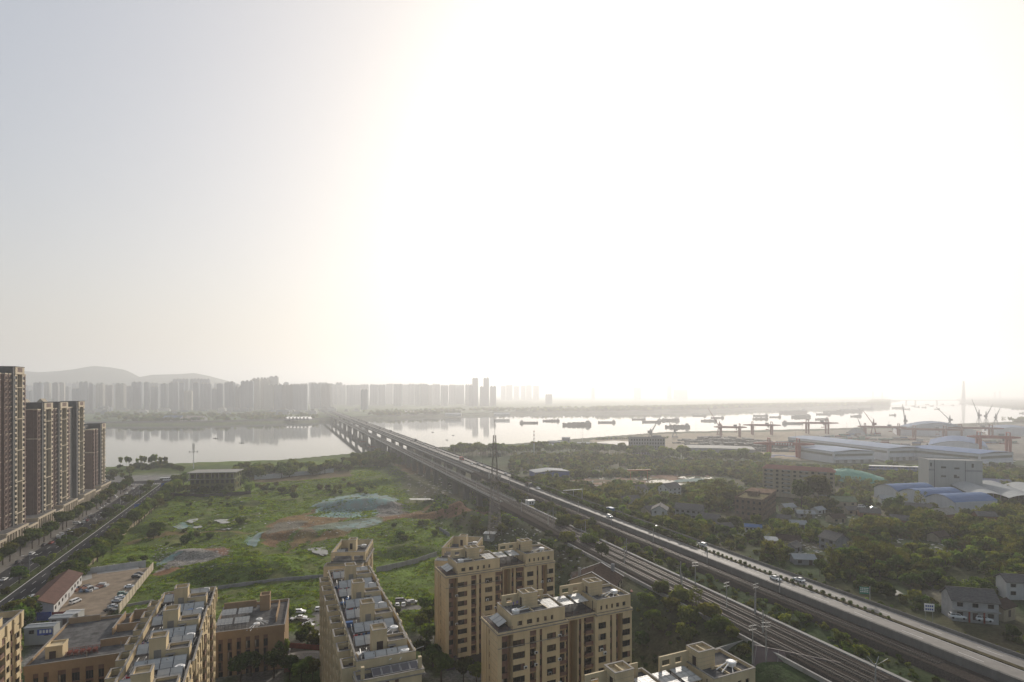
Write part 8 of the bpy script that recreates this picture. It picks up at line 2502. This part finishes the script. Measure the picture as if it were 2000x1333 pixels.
# the wood: the nearest and largest crowns each a tree, the rest one mass
CLEAR = []
for (px, py, z, r) in ((1210, 940, 8, 34), (1290, 945, 7, 42), (1360, 940, 6, 40), (1150, 945, 8, 26), (1610, 1092, 15, 10), (1560, 1080, 14, 12), (1690, 1000, 13, 16), (1640, 1015, 14, 16), (1600, 1010, 14, 14), (1560, 1000, 14, 12), (1738, 1156, 17, 6), (1930, 1218, 18, 10), (1885, 1218, 18, 8), (1800, 1065, 15, 11), (1835, 1085, 16, 9), (1880, 1130, 17, 7), (1325, 1016, 12, 7), (1700, 975, 12, 12), (1890, 1000, 11, 18), (1950, 985, 11, 24), (1090, 925, 5, 16)):
    p = seen(px, py, z); CLEAR.append((p.x, p.y, r))
for o in list(COL.objects):
    if o.get('category') in ('house', 'shed', 'hut') and o.location.x > 60:
        f = 1 - 7 / max(o.location.y, 1)
        CLEAR.append((o.location.x * f, o.location.y * f, 6.5))
pts = []
tries = 0
while len(pts) < 3600 and tries < 60000:
    tries += 1
    y = 130 + 770 * g.random() ** .9
    x = g.uniform(-60, .98) * y if False else g.uniform(.0, 1.02) * y
    u, v = to_uv(x, y)
    if u < 186 + (8 if v < 215 else 0): continue
    py = HOR + FOC * (EYE - gz(x, y)) / y
    px = 1000 + FOC * x / y
    lim = np.interp(px, [900, 1150, 1330, 1500, 1600, 2100], [893, 888, 902, 910, 918, 925])
    if py < lim: continue
    if near_thing(x, y, BLOCK, 4.5) or near_thing(x, y, CLEAR, 1.5): continue
    dn = vnoise(np.array([x / 34]), np.array([y / 34]), 77)[0]
    if dn < .34 and g.random() < .75: continue
    pts.append((y, x, g.random(), dn))
pts.sort()
sep = []
WK = ('wide', 'wide', 'round', 'light', 'loose', 'round')
WL = {'wide': 'broad dark spreading tree in the village wood', 'round': 'round headed tree in the village wood', 'light': 'pale yellow green tree in the village wood', 'loose': 'thin olive tree in the village wood'}
cell = {}
for (y, x, r_, dn) in pts:
    k = (int(x // 3.7), int(y // 3.7))
    if k in cell: continue
    cell[k] = 1; sep.append((y, x, r_, dn))
far_pts, far_s = [], []
first = {}
for i, (y, x, r_, dn) in enumerate(sep):
    s = g.uniform(.55, .95) + .25 * (dn > .6)
    if i < 270:
        k = WK[int((dn * 5.3 + r_ * 1.6)) % 6]
        t = plant(k, x, y, s, WL[k], 'trees of the village wood')
        first.setdefault(k, t)
    else:
        far_pts.append((x, y, gz(x, y) - .2)); far_s.append(s * 1.1)
CR = [t.children[0] for t in first.values()]
scatter('woodland', 'dense woodland stretching from the village to the port', far_pts, far_s, CR)
# undergrowth everywhere under the wood
up, us = [], []
for (y, x, r_, dn) in sep:
    for k in range(5):
        a, b_ = x + g.uniform(-5, 5), y + g.uniform(-5, 5)
        if to_uv(a, b_)[0] > 184 and not near_thing(a, b_, BLOCK, 1.5) and not near_thing(a, b_, CLEAR, 0):
            up.append((a, b_, gz(a, b_) - .2)); us.append(g.uniform(.5, 1.3))
SHR = [t for t in COL.objects if t.name.startswith('shrub') and t.parent is None][:40]
SC_ = list({t.children[0].data.name: t.children[0] for t in SHR}.values())
for i in range(1500):
    u, v = g.choice((g.uniform(98, 127), g.uniform(144.5, 155.5), g.uniform(181.5, 190))), g.uniform(80, 470)
    p = uv(u, v)
    if not near_thing(p.x, p.y, BLOCK, 1):
        up.append((p.x, p.y, gz(p.x, p.y) - .1)); us.append(g.uniform(.22, .6))
scatter('undergrowth', 'low scrub and weeds under the trees and along the tracks', up, us, SC_)
# port tree rows
pr = []
for i in range(120):
    px = 880 + i * 5.2 + g.uniform(-1, 1)
    py = np.interp(px, [880, 1150, 1330, 1500], [893, 886, 903, 912]) + g.uniform(-3, 3)
    p = seen(px, py, 2)
    if not near_thing(p.x, p.y, BLOCK, 0):
        plant('light', p.x, p.y, g.uniform(1.7, 2.5), 'pale tree along the port road', 'tree row along the port road')
for i in range(40):
    px = 1510 + i * 12 + g.uniform(-4, 4); p = seen(px, 918 + g.uniform(-3, 8), 5)
    if not near_thing(p.x, p.y, BLOCK, 3):
        plant(g.choice(('light', 'round')), p.x, p.y, g.uniform(1.0, 1.5), 'tree in the row before the white warehouses', 'trees before the white warehouses')
for i in range(34):
    px = 1165 + i * 4.2; p = seen(px, 861 - (px - 1165) * .02, 0)
    plant('shrub', p.x, p.y, g.uniform(1.3, 2.0), 'small round bush lining the sandy quay edge', 'bushes lining the quay edge', name='shrub')
for i in range(22):
    px, py = g.uniform(885, 1010), g.uniform(878, 890)
    p = seen(px, py, 1); plant('round', p.x, p.y, g.uniform(1.3, 1.9), 'dark tree on the bank past the highway', 'bank trees between highway and port')
for (px, py, z, k, s, lab) in ((1598, 988, 14, 'round', 3.2, 'huge dark tree in front of the red roofed block'), (1566, 988, 14, 'round', 2.6, 'dark tree overlapping the huge one before the red roofed block'), (1425, 990, 13, 'round', 2.0, 'tall conical dark tree beside the abandoned building'), (1400, 985, 12, 'loose', 2.2, 'olive bamboo clump beside the tall conical tree'), (1382, 992, 12, 'loose', 2.0, 'second olive bamboo clump'), (1865, 995, 12, 'light', 1.5, 'bright tree in front of the vaulted warehouse'), (1765, 992, 12, 'loose', 1.5, 'bare branched tree against the white vault wall'), (1798, 998, 12, 'loose', 1.5, 'second bare branched tree against the white vault wall'), (1745, 1000, 13, 'wide', 1.8, 'large dark tree at the corner of the vaulted warehouse'), (1895, 1185, 18, 'willow', 1.2, 'drooping tree at the farmhouse corner'), (1610, 1070, 15, 'round', .9, 'round clipped tree beside the bare grey house')):
    p = seen(px, py, z)
    plant(k, p.x, p.y, s, lab, None)
# far bank: trees as one mass, scattered over the flat land
n_ = 5200
fx = np.array([g.uniform(-2400, 2600) for _ in range(n_)])
fy = far_bank(fx) + 40 + np.array([g.random() ** 1.5 * 620 for _ in range(n_)])
keep = (fbm(fx, fy, 160, 12, 3) > .44) & ~((np.abs(to_uv(fx, fy)[0] - 155) < 45))
fpts = np.stack([fx, fy, np.full(n_, 2.6)], -1)[keep]
scatter('far_bank_trees', 'hazy tree belts on the far bank below the city', fpts, [g.uniform(1.3, 2.3) for _ in range(len(fpts))], CR)
wx = np.array([g.uniform(400, 3900) for _ in range(2600)])
wy = far_bank(wx) + 25 + np.array([g.random() * 260 for _ in range(2600)])
scatter('far_point_wood', 'hazy wooded point on the far side of the ship anchorage', np.stack([wx, wy, np.full(2600, 2.6)], -1), [g.uniform(2.2, 3.4) for _ in range(2600)], CR)
# right shore of the port
rx = np.array([g.uniform(1500, 2500) for _ in range(500)])
ry = near_bank(rx) - 20 - np.array([g.random() * 120 for _ in range(500)])
scatter('port_shore_wood', 'hazy trees along the shore behind the port halls', np.stack([rx, ry, np.full(500, 0.)], -1)[rx / ry > .86], [g.uniform(1.6, 2.4) for _ in range(int((rx / ry > .86).sum()))], CR)
# field grass: tufts, one countless mass
tuft = []
for s in range(3):
    me = crown_mesh('grass_tuft', 90 + s, [(0, 0, .12, .85, .30), (.5, .3, .1, .5, .25), (-.4, -.4, .1, .5, .28)], 46, .26, GRASSM)
    tuft.append(me)
gp, gs = [], []
N_ = 60000
xs = np.array([g.uniform(-330, 140) for _ in range(N_)]); ys = np.array([205 + 480 * g.random() ** 1.35 for _ in range(N_)])
uu, vv = to_uv(xs, ys)
colr = land_colour(xs, ys)
green = (colr[:, 1] > colr[:, 0] * 1.25)
ok = (uu > -90) & (uu < 126) & green & (ys < near_bank(xs) - 14) & ((uu < 100) | (np.array([g.random() for _ in range(N_)]) < .3))
lotp = [(p.x, p.y) for p in lot]
ok &= ~in_poly(xs, ys, lotp)
xs, ys = xs[ok], ys[ok]
zs = ground_z(xs, ys)
hold = MB()
seeds = []
for i, me in enumerate(tuft):
    o = put('grass_tuft', me); p = on_ground(560 + i * 20, 1100); o.location = p
    tag(o, 'loose tuft of bright grass on the green mound', kind='stuff'); seeds.append(o)
scatter('field_grass', 'bright spring grass and weeds covering the waste field', np.stack([xs, ys, zs], -1), np.clip(fbm(xs, ys, 9, 31, 3) * 2.6 - .35, .35, 1.9), seeds)
